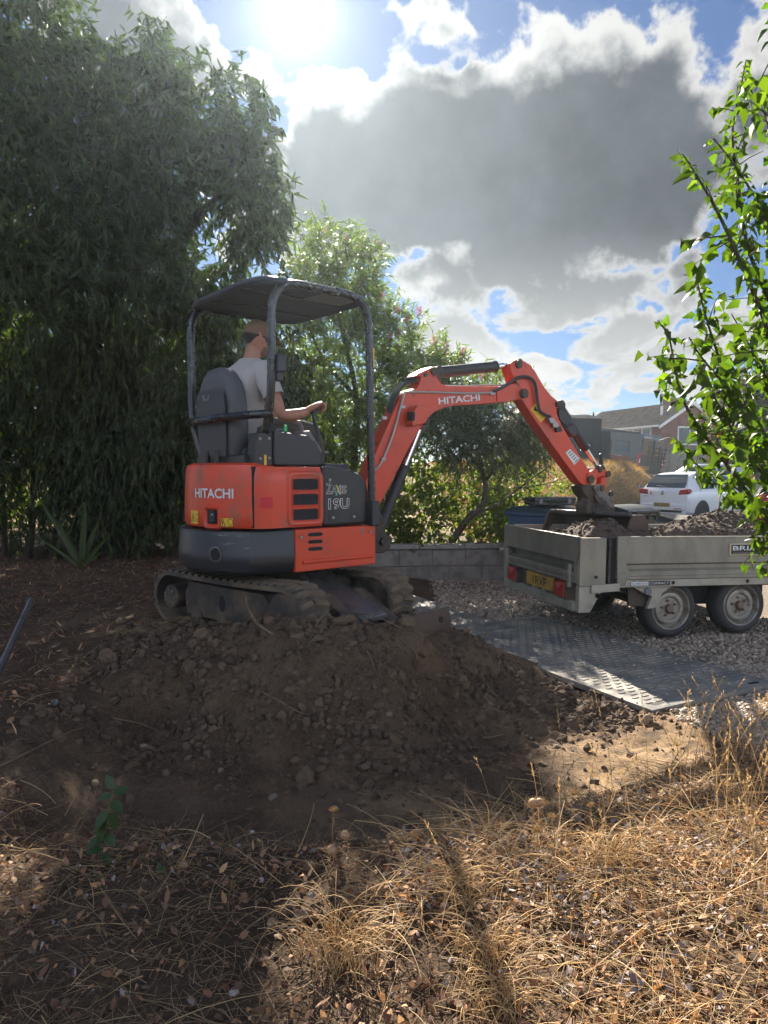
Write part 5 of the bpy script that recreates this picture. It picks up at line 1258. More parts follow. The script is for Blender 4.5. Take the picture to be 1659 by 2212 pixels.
b2, bf2 = bin_(1362, 1140, 8.55, 52, (M_bin_black, M_bin_black), 'black wheelie bin behind the trailer, in front of the white car')
cf = Fr(bf1(.16, .02, 1.062), *( (np.array([.985, .17, 0]), np.array([-.17, .985, 0])) ))
ca = thing('tool_case', cf(0, .15, 0), 'flat black tool case lying on top of the blue bin', 'case')
m = MB(cf); m.box(-.27, .27, 0, .36, 0, .052); m.build('case_base', M_case, ca, bevel=.014, seg=3)
m = MB(cf); m.box(-.272, .272, -.002, .362, .055, .100); m.build('case_lid', M_case, ca, bevel=.014, seg=3)
for a in (-.19, .18):
    m = MB(cf); m.box(a - .022, a + .022, -.012, .0, .025, .085); m.build('latch', M_grey_pl, ca, bevel=.003)
m = MB(cf); m.tube(bend([cf(-.09, 0, .04), cf(-.09, -.02, .045), cf(.09, -.02, .045), cf(.09, 0, .04)], 4), .010, 8); m.build('handle', M_case, ca)

# ------------------------------------------------------------------ cars
def hatchback(o, deg, paint, label, badge=None, plate_txt=None, group=None, L_plate=False, model=None):
    fr = yaw_frame(o, deg); rt_ = thing('parked_car', o, label, 'car', group)
    # stations along the length from the tail (x=0): belt, top, half width at belt, half width at top
    ST = [(0.0, .30, .62, .70, .66, .62), (.02, .27, .88, .90, .76, .68), (.10, .26, .93, 1.00, .80, .70), (.30, .25, .94, 1.24, .83, .62), (.50, .25, .95, 1.415, .84, .56), (.62, .25, .95, 1.440, .84, .555), (1.2, .25, .95, 1.475, .845, .56), (2.0, .25, .95, 1.470, .845, .56), (2.5, .25, .94, 1.40, .845, .57), (3.0, .25, .925, 1.05, .84, .66), (3.15, .25, .915, .95, .83, .70), (3.6, .25, .84, .87, .80, .66), (3.88, .26, .68, .74, .72, .56), (3.97, .30, .52, .56, .60, .44)]
    def ring(x):
        xs_ = [s[0] for s in ST]; q = [np.interp(x, xs_, [s[k] for s in ST]) for k in range(1, 6)]
        sill, belt, tp, wb, wt = q
        return [(0, sill - .02), (wb - .08, sill - .02), (wb - .02, sill + .05), (wb + .005, sill + (belt - sill) * .45), (wb, belt - .06), (wb - .03, belt), (wt + (wb - wt) * .12, tp - .10 * min(1, (tp - belt) / .2)), (wt, tp - .035 * min(1, (tp - belt) / .2)), (wt * .72, tp - .004), (0, tp + .006)]
    def S(x, k, sg, o_=0.):
        r = ring(x); i = min(int(k), len(r) - 2); w = k - i; y = r[i][0] * (1 - w) + r[i + 1][0] * w; z = r[i][1] * (1 - w) + r[i + 1][1] * w
        return fr(x, sg * (y + o_), z)
    m = MB(fr); xs_ = sorted(set([s[0] for s in ST] + list(np.linspace(.02, 3.95, 30))))
    rings = []
    for x in xs_:
        r = ring(x); rings.append([fr(x, y, z) for y, z in r] + [fr(x, -y, z) for y, z in r[::-1][1:-1]])
    m.loft(rings); m.build('body', paint, rt_, smooth=28)
    def glass(name, x0, x1, k0, k1, sg, mat=M_glass, off=.006, n=10):
        m = MB(fr); m.loft([[S(x, k, sg, off) for k in (k0, (k0 + k1) / 2, k1)] for x in np.linspace(x0, x1, n)], False, False); return m.build(name, mat, rt_, fix=False, smooth=60)
    for sg in (1, -1):
        glass('side_window', .62, 1.35, 5.06, 6.0, sg); glass('side_window', 1.44, 2.50, 5.06, 6.0, sg)
        for xw in (.68, 3.20):
            c = fr(xw, sg * .70, .30); ax = fr.y * sg
            m = MB(); m.lathe([(.20, -.02), (.30, -.02), (.302, .12), (.28, .145), (.20, .14)], c, ax, 28); wl_ = m.build('wheel', M_tyre, rt_)
            m = MB(); m.lathe([(.21, .135), (.19, .10), (.05, .12), (.01, .125)], c, ax, 20); m.build('rim', M_rim, wl_)
            m = MB(); m.lathe([(.305, .10), (.355, .10), (.355, .151), (.305, .151)], c, ax, 28); m.build('wheel_arch', M_dark, rt_)
        m = MB(fr); m.box(2.35, 2.50, sg * .86 if sg > 0 else -1.0, 1.0 if sg > 0 else -.86, .93, 1.05); m.build('door_mirror', paint, rt_, bevel=.03)
    # rear window, lamps, plate, wiper
    m = MB(fr)
    def rear_pt(x, y, o_=.006):
        r = ring(x); nz = .5; p = fr(x, y, np.interp(x, [s[0] for s in ST], [s[3] for s in ST]) + .008); return p + (fr.z * .6 - fr.x * .8) * o_
    m.loft([[rear_pt(x, w * y) for y in np.linspace(-1, 1, 7)] for x, w in ((.10, .62), (.2, .62), (.30, .58), (.40, .54), (.46, .51))], False, False); rw = m.build('rear_window', M_glass, rt_, fix=False, smooth=60)
    m = MB(); m.tube([rear_pt(.115, -.02, .015), rear_pt(.14, .30, .015)], .012, 5); m.build('wiper', M_blackpl, rw)
    for sg in (1, -1):
        m = MB(fr); m.prism([(.46, .80), (.775, .83), (.795, .92), (.74, .985), (.50, .955)], -.01, .30, lambda p, q, d: fr(.012 + d * .6, sg * (p + .02), q)); tl_ = m.build('tail_lamp', M_redlens, rt_, bevel=.02)
    m = MB(fr); m.prism([(-.70, .36), (.70, .36), (.74, .55), (-.74, .55)], -.035, .04, lambda p, q, d: fr(d, p, q)); bp_ = m.build('rear_bumper', paint, rt_, bevel=.03)
    m = MB(fr); m.prism([(-.60, .30), (.60, .30), (.62, .36), (-.62, .36)], -.02, .04, lambda p, q, d: fr(d, p, q)); m.build('bumper_insert', M_blackpl, rt_, bevel=.01)
    for sg in (1, -1):
        m = MB(fr); m.prism([(.38, .40), (.62, .40), (.62, .425), (.38, .425)], -.039, -.034, lambda p, q, d: fr(d, sg * p, q)); m.build('rear_reflector', M_redlens, bp_)
    pl2_ = MB(fr); pl2_.box(-.048, -.036, -.26, .26, .46, .57); pp = pl2_.build('number_plate', M_plate_y, rt_)
    if plate_txt: lettering('plate_lettering', plate_txt, .44, .075, lambda p, q: fr(-.050, .22 - p, .475 + q), M_black_print, pp, .012)
    for sx in (-.7,): pass
    m = MB(fr); m.tube([fr(.80, 0, 1.45), fr(.70, 0, 1.62)], .008, 5); m.build('aerial', M_blackpl, rt_)
    tailz = lambda y, z, o_=.0: fr(np.interp(z, [.70, .90, 1.0], [.0, .02, .10]) - .012 - o_, y, z)
    if badge:
        m = MB(); c = tailz(0, .86, .006); ax = -fr.x * .95 + fr.z * .2; m.lathe([(.055, 0), (.062, .006), (.055, .010), (.050, .004)], c, ax, 22); bd = m.build('badge_ring', M_chrome, rt_)
        lettering('badge_lettering', 'V', .055, .04, lambda p, q: tailz(.0275 - p, .868 + q, .016), M_chrome, bd, .01); lettering('badge_lettering', 'W', .07, .038, lambda p, q: tailz(.035 - p, .824 + q, .016), M_chrome, bd, .01)
    if L_plate:
        m = MB(); m.add([tailz(.44, .79, .012), tailz(.28, .79, .012), tailz(.28, .93, .012), tailz(.44, .93, .012)], [(0, 1, 2, 3)]); lp = m.build('learner_plate', M_white_print, rt_, fix=False, smooth=0)
        m = MB(); m.add([tailz(y, z, .016) for y, z in ((.405, .905), (.405, .81), (.315, .81), (.315, .835), (.375, .835), (.375, .905))], [(0, 1, 2, 3, 4, 5)]); m.build('learner_letter', M_red_st, lp, fix=False, smooth=0)
    if model: lettering('model_lettering', model, .16, .032, lambda p, q: tailz(.62 - p, .745 + q, .014), M_chrome, rt_, .01)
    return rt_
g_ = lambda x, y: float(ground_h(x, y))
cp = P(1438, 1120, 21.0); hatchback((cp[0] - .1, cp[1], 0.02), 54, M_car_white, 'white hatchback with a red learner plate on its tailgate, parked behind the trailer', True, '14 OZE', 'parked cars', True, 'POLO')
cp = P(1600, 1040, 31.0); hatchback((cp[0] + .3, cp[1], g_(cp[0], cp[1]) + .02), -78, M_car_silver, 'silver car parked further back, behind the white hatchback', group='parked cars')
cp = P(1700, 1080, 15.5); hatchback((cp[0] + .25, cp[1], 0.02), 24, M_car_black, 'black car at the right edge of the picture, behind the leafy branches', group='parked cars')

# ------------------------------------------------------------------ camper van on the sloping drive
vo = P(1371, 1036, 41.0); VF = yaw_frame(vo, -29, 8.0)
vf_y = VF.y * math.cos(.06) + VF.z * math.sin(.06); vf_z = np.cross(VF.x, vf_y); VF = Fr(vo, VF.x, vf_y, vf_z)
VF = Fr(VF(0, 0, 0), VF.x, -VF.y, VF.z)                # y now to the right of the van
van = thing('camper_van', vo, 'dark grey camper van parked on the slope in front of the brick house', 'van')
m = MB(VF); prof = [(.0, .35), (.0, 1.5), (.06, 2.45), (.20, 2.60), (3.6, 2.60), (4.2, 2.45), (4.9, 1.45), (5.9, 1.10), (6.0, .5), (5.9, .35)]
m.loft([[VF(p, y, q) if q < 1.2 else VF(p, y + (.10 if y < 1 else -.10) * (q - 1.2) / 1.4, q) for p, q in prof] for y in (0, 2.05)]); m.build('body', M_van, van, bevel=.08, seg=3)
for a0, a1 in ((.75, 1.75), (2.1, 2.7), (3.1, 3.9)):
    m = MB(VF); m.prism([(a0 + .08, 1.50), (a1 + .0, 1.50), (a1 + .08, 2.02), (a0 + .16, 2.02)], -.02, .03, lambda p, q, d: VF(p, d + .10 * (q - 1.2) / 1.4 - .012, q)); w_ = m.build('side_window', M_glass, van)
    m = MB(VF); m.prism([(a0 + .03, 1.45), (a1 + .05, 1.45), (a1 + .13, 2.07), (a0 + .11, 2.07)], -.01, .03, lambda p, q, d: VF(p, d + .10 * (q - 1.2) / 1.4 - .012, q)); m.build('window_frame', M_blackpl, w_)
m = MB(VF); m.box(.4, 4.0, .08, .30, 2.60, 2.70); m.build('roof_awning', M_blackpl, van, bevel=.03)
m = MB(VF); m.box(.4, 3.8, -.05, .0, .95, 1.05); m.build('side_moulding', M_blackpl, van); m = MB(VF); m.box(1.2, 2.0, -.08, -.03, 1.16, 1.22); m.build('door_handle', M_pvc, van)
for y0, y1 in ((.18, .94), (1.10, 1.86)):
    m = MB(VF); m.box(-.03, .06, y0, y1, .55, 2.30); dr = m.build('rear_door', M_van, van, bevel=.03)
    m = MB(VF); m.box(-.04, .06, y0 + .12, y1 - .10, 1.42, 2.0); m.build('rear_window', M_glass, dr, bevel=.03)
for y0, y1 in ((.0, .14), (1.91, 2.05)):
    m = MB(VF); m.box(-.05, .12, y0, y1, .75, 1.50); rl = m.build('tail_lamp', M_redlens, van, bevel=.03)
    m = MB(VF); m.box(-.056, .0, y0 + .03, y1 - .03, .95, 1.2); m.build('reverse_lamp', M_white_print, rl)
for z in (1.35, 1.62, 1.9, 1.12):
    m = MB(VF); m.tube([VF(-.25, .75, z), VF(-.28, 1.95, z)], .035, 6); m.build('bike_rack_bar', M_blackpl, van)
for y in (.9, 1.4, 1.85):
    m = MB(VF); m.tube([VF(-.2, y, 1.05), VF(-.22, y, 2.05)], .03, 6); m.build('bike_rack_post', M_blackpl, van)
m = MB(VF); m.box(-.10, .10, .02, 2.03, .38, .60); m.build('rear_bumper', M_blackpl, van, bevel=.04)
m = MB(VF); m.box(-.05, -.032, .16, .92, .62, .80); vp = m.build('number_plate', M_plate_y, van)
lettering('plate_lettering', 'RX72 YWS', .66, .11, lambda p, q: VF(-.055, .21 + p, .655 + q), M_black_print, vp, .012)
lettering('maker_lettering', 'SWIFT', .62, .13, lambda p, q: VF(-.0 + .02, .25 + p, 2.37 + q), M_white_print, van, .012)
for xw in (1.0, 4.9):
    m = MB(); m.lathe([(.05, 0), (.34, 0), (.34, .2), (.05, .2)], VF(xw, -.02, .33), VF.y, 20); m.build('wheel', M_tyre, van)

# ------------------------------------------------------------------ brick house, shed, garage, far roof
HC = P(1425, 916, 46.0); HE = np.array([15.4, 51.8, HC[2]]); ha = HE - HC; ha[2] = 0; HL_ = np.linalg.norm(ha); ha /= HL_
hb = np.array([ha[1], -ha[0], 0]); HF = Fr((HC[0], HC[1], HC[2]), ha, hb)      # x back along the eave, y across the gable, z from eave
hs = thing('brick_house', (HC[0], HC[1], 1.0), 'brown brick house with a grey tiled roof behind the camper van', 'house')
GW, RH = 5.2, 1.55
m = MB(HF); m.prism([(.25, -3.4), (GW - .25, -3.4), (GW - .25, .02), (GW / 2, RH - .12), (.25, .02)], .12, HL_ + 3, lambda p, q, d: HF(d, p, q)); m.build('wall', M_brick, hs)
NC = 15
rf_ = MB(HF); rf_.prism([(-.05, -.06), (GW / 2, RH - .02), (GW + .05, -.06), (GW / 2, RH - .16)], -.0, HL_ + 3.2, lambda p, q, d: HF(d, p, q)); roof_o = rf_.build('roof', M_tile, hs)
for k in range(NC):
    t0, t1 = k / NC, (k + 1.15) / NC; t1 = min(t1, 1.0)
    m = MB(HF); y0, z0, y1, z1 = GW / 2 * t0 - .05 * (1 - t0), RH * t0 - .05, GW / 2 * t1, RH * t1 - .05
    m.prism([(y0 - .03, z0 + .17), (y1, z1 + .06), (y1, z1 + .02), (y0, z0 + .02)], -.04, HL_ + 3.2, lambda p, q, d: HF(d, p, q)); m.build('tile_course', M_tile, roof_o)
for y0, z0, y1, z1 in ((-.08, -.10, GW / 2, RH - .02), (GW + .08, -.10, GW / 2, RH - .02)):
    m = MB(HF); m.prism([(y0, z0), (y1, z1), (y1, z1 - .24), (y0, z0 - .20)], -.09, -.045, lambda p, q, d: HF(d, p, q)); m.build('bargeboard', M_pvc, roof_o)
m = MB(HF); m.box(0, HL_ + 3, -.16, -.06, -.16, -.04); m.build('gutter', M_pvc, hs)
m = MB(HF); m.tube([HF(1.0, 1.0, .55), HF(1.0, 1.0, 1.25)], .09, 8); m.build('vent_pipe', M_pvc, roof_o)
for a0, a1 in ((1.0, 3.6), (4.4, 5.6)):
    m = MB(HF); m.box(a0, a1, .17, .26, -1.25, -.12); wf_ = m.build('window', M_pvc, hs)
    n_p = 3
    for k in range(n_p):
        m = MB(HF); w_ = (a1 - a0) / n_p; m.box(a0 + k * w_ + .07, a0 + (k + 1) * w_ - .07, .15, .22, -1.15, -.22); m.build('pane', M_win, wf_)
m = MB(HF); m.box(.03, .13, 1.5, 3.4, -1.3, -.1); wf_ = m.build('window', M_pvc, hs)
for k in range(2):
    m = MB(HF); m.box(.01, .10, 1.57 + k * .92, 2.40 + k * .92, -1.2, -.2); m.build('pane', M_win, wf_)
m = MB(HF); m.box(1.6, 2.5, GW / 2 - .3, GW / 2 + .3, RH - .3, RH + .35); ch = m.build('chimney', M_brick, hs, bevel=.02)
for k in (1.85, 2.25): 
    m = MB(HF); m.cyl(HF(k, GW / 2, RH + .35), HF(k, GW / 2, RH + .62), .12, 10); m.build('chimney_pot', pm('clay_pot', (.26, .12, .06), .8), ch)
m = MB(HF); m.cyl(HF(2.2, GW / 2, RH + .5), HF(2.2, GW / 2, RH + 2.0), .025, 6)
for z in (1.2, 1.45, 1.7, 1.9): m.cyl(HF(2.2, GW / 2 - .35, RH + z), HF(2.2, GW / 2 + .35, RH + z), .014, 5)
m.build('aerial', M_blackpl, ch)
# black timber shed on the bank
so_ = P(1226, 1010, 26.0); sz0 = so_[2] - .35; SF = Fr((so_[0], so_[1], sz0), (1, 0, 0), (0, 1, 0))
sh = thing('timber_shed', SF(.6, 0, 0), 'black timber shed with a shallow pale roof standing on the dry bank', 'shed')
hS = float(P(1226, 903, 26.0)[2]) - sz0
k = 0
while k < 8:
    m = MB(SF); m.box(k * .15 + .002, k * .15 + .148, -.01 + .004 * (k % 2), .02, 0, hS); m.build('wall_board', M_shed, sh); k += 1
m = MB(SF); m.box(0, 1.2, .021, 1.6, 0, hS); m.build('wall', M_shed, sh)
m = MB(SF); m.prism([(-.06, hS), (1.22, hS - .02), (1.2, hS + .03), (.62, hS + .12), (-.02, hS + .10)], -.08, 1.7, lambda p, q, d: SF(p, d, q)); rr_ = m.build('roof', M_concrete, sh)
m = MB(SF); m.tube([SF(.9, 0, hS + .05), SF(.9, 0, hS + .24)], [.05, .005], 6); m.build('finial', M_shed, rr_)
hF = float(P(1300, 931, 25.8)[2]) - sz0
fe = thing('board_fence', SF(1.35, -.2, 0), 'short black board fence beside the shed', 'fence')
for k in range(3):
    m = MB(SF); m.box(1.16 + k * .105, 1.16 + k * .105 + .10, -.2 + .01 * (k % 2), -.17, 0, hF); m.build('board', M_shed, fe)
m = MB(SF); m.box(1.16, 1.47, -.165, -.12, .1, hF - .1); m.build('fence_post', M_shed, fe)
# brick ramp wall under the van
rw0 = P(1312, 1012, 30); RW = Fr(rw0, (1, 0, 0), (0, 1, 0)); rwl = thing('ramp_wall', rw0, 'low sloping red brick wall below the camper van', 'wall')
for k in range(6):
    m = MB(RW); m.prism([(0, -.6 + k * .2), (2.2 - .18 * k if k else 2.2, -.6 + k * .2), (max(.15, 2.2 - .34 * (k + 1)), -.4 + k * .2 - .008), (0, -.4 + k * .2 - .008)], 0, .25, lambda p, q, d: RW(p, d, q)); m.build('brick_course', M_brick, rwl)
# concrete garage behind the silver car
go = P(1425, 1030, 43.5); GF = Fr((go[0], go[1], .6), (1, 0, 0), (0, 1, 0)); ga = thing('concrete_garage', GF(1.5, 0, 0), 'pale concrete panel garage between the van and the silver car', 'garage')
gh = float(P(1425, 972, 43.5)[2]) - .6
for k in range(5):
    m = MB(GF); m.box(k * .55 + .01, k * .55 + .54, 0, .12, 0, gh); m.build('panel', M_concrete, ga)
m = MB(GF); m.prism([(-.2, gh), (3.0, gh), (2.9, gh + .18), (.1, gh + .35)], -.2, 4, lambda p, q, d: GF(p, d, q)); m.build('roof', M_tile, ga)
m = MB(GF); m.box(0, 2.75, .13, 4, 0, gh - .01); m.build('wall', M_concrete, ga)
# far gable left of the shed and overhead wires
fo_ = P(1200, 905, 60.0); FF = Fr(fo_, (1, 0, 0), (0, 1, 0)); fh = thing('far_house', fo_, 'far house gable just showing above the shed roof', 'house')
m = MB(FF); m.prism([(-3.2, -6), (1.4, -6), (1.4, 0.), (-.9, 1.9), (-3.2, .1)], 0, 8, lambda p, q, d: FF(p, d, q)); m.build('wall', M_brick, fh)
m = MB(FF); m.prism([(-3.8, .0), (-1.0, 2.1), (1.75, -.1), (1.75, -.35), (-1.0, 1.8), (-3.8, -.25)], -.3, 8.3, lambda p, q, d: FF(p, d, q)); m.build('roof', M_tile, fh)
m = MB(FF); m.prism([(-1.0, 2.05), (1.72, -.12), (1.72, -.45), (-1.0, 1.65)], -.36, -.30, lambda p, q, d: FF(p, d, q)); m.build('bargeboard', M_pvc, fh)
for v0, v1 in ((880, 893), (888, 899)):
    p0, p1 = P(1150, v0 - 4, 70), P(1330, v1 + 3, 60); m = MB(); m.tube([p0 * (1 - q) + p1 * q + np.array([0, 0, -.5 * q * (1 - q)]) for q in np.linspace(0, 1, 9)], .022, 4); w_ = m.build('overhead_wire', M_blackpl); tag(w_, ('upper' if v0 < 884 else 'lower') + ' of two thin overhead wires crossing the sky above the shed', 'wire', 'overhead wires')
# ------------------------------------------------------------------ trees, shrubs, dry stalks
def blob_points(blobs, n, shell=.45):
    c = np.array([P(b[0], b[1], b[2]) for b in blobs]); r = np.array([[b[3] * b[2] / FPX, b[5], b[4] * b[2] / FPX] for b in blobs])
    w = np.array([b[6] if len(b) > 6 else 1. for b in blobs]) * np.array([q[0] * q[2] for q in r]); w = w / w.sum()
    i = RNG.choice(len(blobs), n, p=w); d = rnd_unit(n); k = RNG.uniform(0, 1, n) ** shell
    return c[i] + d * r[i] * k[:, None], d
def foliage(blobs, shoots, per, L, W, shape, twig=.30, droop=.35, hang=.5, spread=.9, shell=.45, curl=.3, out=.6, up=0.0):
    b, d = blob_points(blobs, shoots, shell)
    td = norm(d * np.array([1, 1, .6]) * out + rnd_unit(shoots) * .6 + np.array([0, 0, up]))
    tl_ = twig * RNG.uniform(.5, 1.4, shoots)
    t = (np.arange(per) + RNG.uniform(0, 1, (shoots, per))) / per
    pos = b[:, None] + td[:, None] * (tl_[:, None] * t)[..., None] - np.array([0, 0, 1.]) * (droop * tl_[:, None] * t * t)[..., None]
    tan = norm(td[:, None] - np.array([0, 0, 1.]) * (2 * droop * t)[..., None])
    ax = norm(tan * .5 + RNG.normal(size=pos.shape) * .5 * spread + np.array([0, 0, -hang]))
    nr = norm(RNG.normal(size=pos.shape) * .6 + np.array([0, -.15, .75]))
    n = shoots * per; pos = pos.reshape(-1, 3)
    V, F = leaf_cloud(pos, ax.reshape(-1, 3), nr.reshape(-1, 3), L * RNG.uniform(.6, 1.25, n), W * RNG.uniform(.7, 1.2, n), shape, curl * RNG.uniform(-.2, 1.3, n))
    # twigs that carry the leaves
    k = min(shoots, 1300); tt = np.linspace(0, 1, 3)
    pa = b[:k, None] + td[:k, None] * (tl_[:k, None] * tt)[..., None] - np.array([0, 0, 1.]) * (droop * tl_[:k, None] * tt * tt)[..., None]
    return (V, F), ribbons(pa, .0035), b
def limb(pts, r0, r1, n=7):
    P3 = [np.array(p, float) for p in pts]; Q = []
    for i in range(len(P3) - 1):
        p0, p1, p2, p3 = P3[max(i - 1, 0)], P3[i], P3[i + 1], P3[min(i + 2, len(P3) - 1)]
        for t_ in np.linspace(0, 1, 6)[:-1]: Q.append(.5 * ((2 * p1) + (-p0 + p2) * t_ + (2 * p0 - 5 * p1 + 4 * p2 - p3) * t_ ** 2 + (-p0 + 3 * p1 - 3 * p2 + p3) * t_ ** 3))
    Q.append(P3[-1]); k = len(Q); m = MB(); m.tube(Q, list(np.linspace(r0, r1, k)), n); return m
def tree(name, base, trunk_paths, fol, leafmat, label, cat, group=None, extra=None):
    root = thing(name, base, label, cat, group)
    (V, F), (TV, TF_), centres = fol
    o = link('crown', raw_mesh('crown', V - np.array(base), F, leafmat), leafmat, root, base)
    tw = link('twigs', raw_mesh('twigs', TV - np.array(base), TF_, M_twig), M_twig, root, base); tw['kind'] = 'stuff'
    for nm, path, r0, r1 in trunk_paths: limb(path, r0, r1).build(nm, M_bark, root)
    return root
gl = lambda x, y: float(ground_h(x, y))
# tall drooping tree at the left
A_bl = [(60, 60, 7.4, 125, 105, .8), (20, 230, 6.9, 110, 150, .8), (175, 185, 8, 110, 95, .9), (332, 105, 8.4, 26, 62, .25, 1.6), (300, 240, 8.4, 120, 85, .9), (425, 240, 8.4, 85, 80, .8), (515, 240, 8.4, 62, 62, .6), (400, 350, 8.3, 150, 90, 1.0), (560, 320, 8.3, 40, 80, .5),
        (590, 405, 8.1, 42, 40, .4), (535, 440, 8.2, 75, 75, .6), (250, 400, 8, 150, 120, 1), (90, 430, 7.5, 140, 150, 1), (50, 610, 7.6, 120, 130, .9), (215, 590, 8.2, 150, 130, 1), (340, 480, 8.6, 70, 90, .8), (545, 520, 8.3, 40, 45, .35), (495, 560, 8.4, 26, 40, .25), (390, 620, 8.8, 95, 75, .8), (455, 650, 8.8, 85, 65, .7), (-140, 200, 8, 180, 300, 1.2, .5), (-60, -120, 7.8, 170, 120, 1, .5)]
fA = foliage(A_bl, 5000, 11, .120, .062, 'lance', twig=.27, droop=.40, hang=.50, shell=.38, curl=.8)
bA = P(250, 1195, 9.3); bA[2] = gl(bA[0], bA[1]) - .05
tree('drooping_tree', bA, [('trunk', [bA, P(240, 1050, 9.2), P(215, 850, 9.0), P(230, 650, 8.7), P(260, 450, 8.4)], .17, .06), ('limb', [P(225, 800, 9.0), P(130, 600, 8.4), P(70, 400, 7.8), P(60, 150, 7.4)], .09, .02), ('limb', [P(230, 640, 8.7), P(380, 520, 8.6), P(480, 420, 8.4), P(580, 400, 8.2)], .07, .012), ('limb', [P(260, 460, 8.4), P(330, 300, 8.4), P(335, 100, 8.4)], .05, .008), ('limb', [P(245, 560, 8.6), P(400, 400, 8.5), P(520, 260, 8.4)], .05, .01), ('limb', [P(0, 600, 8.2), P(110, 640, 8.4), P(215, 700, 8.8)], .05, .07)],
     fA, M_leaf_dark, 'tall drooping tree with long dark leaves, leaning over the digger from the left', 'tree')
# dark curtain hedge beneath it: three shrubs
HB = [([(70, 780, 8.8, 120, 130, .7), (60, 930, 8.9, 110, 90, .6, .8), (-60, 900, 8.8, 110, 250, .8), (130, 1060, 9.0, 70, 70, .5, .45), (30, 1120, 9.2, 90, 60, .4, .35)], 1700, 'leftmost dark hedge shrub with gaps of sunlit leaves', (60, 1205, 9.2)),
      ([(230, 790, 9.0, 140, 130, .8), (250, 960, 9.0, 140, 130, .7), (230, 1080, 9.1, 120, 80, .6, .8), (340, 1100, 9.1, 80, 60, .5, .7)], 2300, 'dark hedge shrub with hanging leaves, left of the digger', (240, 1200, 9.3)),
      ([(390, 790, 9.2, 110, 140, .8), (400, 960, 9.1, 120, 140, .7), (500, 740, 9.5, 90, 90, .7), (500, 930, 9.4, 110, 160, .7), (580, 820, 9.8, 90, 130, .6), (600, 1010, 9.7, 100, 130, .6)], 2800, 'dark hedge shrub with hanging leaves, directly behind the digger seat', (430, 1200, 9.4))]
for bl_, ns_, lb_, (bu, bv, bY) in HB:
    b0 = P(bu, bv, bY); b0[2] = gl(b0[0], b0[1]) - .04
    f_ = foliage(bl_, int(ns_ * 1.15), 12, .095, .050, 'lance', twig=.28, droop=.6, hang=1.0, shell=.5, curl=.3)
    tree('hedge_shrub', b0, [('stem', [b0, b0 + [.1, 0, .9], b0 + [.05, .1, 2.2]], .06, .02), ('stem', [b0 + [.25, .1, 0], b0 + [.4, .1, .8], b0 + [.6, .05, 1.8]], .045, .015), ('stem', [b0 + [-.3, 0, 0], b0 + [-.35, .1, 1.0], b0 + [-.6, .1, 1.9]], .04, .015)], f_, M_leaf_hedge, lb_, 'shrub', 'dark hedge shrubs behind the digger')
# flowering tree with narrow leaves
C_bl = [(690, 545, 9.9, 62, 58, .6), (765, 580, 9.95, 55, 75, .6), (645, 640, 10.0, 45, 75, .5), (720, 660, 10.4, 95, 80, .7), (792, 650, 10.3, 42, 72, .5), (845, 722, 10.3, 62, 56, .5), (770, 760, 10.4, 110, 70, .7), (650, 790, 10.4, 70, 90, .6), (900, 785, 10.4, 72, 56, .55), (950, 800, 10.4, 50, 40, .4), (965, 822, 10.4, 55, 32, .4, .6), (1020, 826, 10.5, 45, 32, .4), (1090, 845, 10.5, 60, 40, .45), (870, 870, 10.4, 110, 80, .6), (700, 900, 10.4, 120, 90, .6), (800, 950, 10.4, 120, 70, .5), (960, 890, 10.6, 80, 50, .5)]
fC = foliage(C_bl, 2500, 14, .125, .020, 'narrow', twig=.26, droop=.15, hang=.1, spread=1.2, shell=.5, curl=.45, out=.9, up=.35)
bC = P(760, 1150, 10.5); bC[2] = .4
tree('flowering_tree', bC, [('trunk', [bC, P(765, 980, 10.5), P(770, 860, 10.4), P(740, 720, 10.4), P(700, 570, 10.3)], .07, .012), ('limb', [P(768, 900, 10.5), P(830, 780, 10.4), P(850, 700, 10.3)], .04, .01), ('limb', [P(765, 950, 10.5), P(880, 850, 10.4), P(1000, 820, 10.4)], .04, .01), ('limb', [P(770, 860, 10.4), P(690, 760, 10.4), P(650, 640, 10.3)], .035, .008), ('limb', [P(750, 760, 10.4), P(780, 640, 10.4), P(770, 540, 10.4)], .03, .006)],
     fC, M_leaf_narrow, 'tall narrow-leaved tree with pale pink flower heads behind the wall', 'tree')
tips = [(655, 560), (702, 500), (748, 520), (780, 525), (818, 532), (812, 585), (825, 640), (858, 668), (880, 690), (905, 672), (862, 715), (840, 720), (938, 735), (965, 748), (985, 790), (1000, 760), (930, 790), (1040, 812), (1078, 836), (1090, 868), (1105, 890), (955, 826), (1060, 905), (770, 610)]
tr_ = bpy.data.objects['flowering_tree']
for u, v in tips:
    c = P(u, v, 10.15); n = 34; p = c + rnd_unit(n) * np.array([.05, .05, .085]) * RNG.uniform(.3, 1, (n, 1))
    V, F = leaf_cloud(p, rnd_unit(n), rnd_unit(n), .032, .026, 'oval', .5)
    st_ = ribbons(np.stack([np.array([c + [RNG.normal() * .03, .0, -.22], c + [0, 0, -.08], c + [0, 0, .06]])]), .004)
    V, F = merge([(V, F), st_]); link('flower_head', raw_mesh('flower_head', V - bC, F, M_flower), M_flower, tr_, bC)
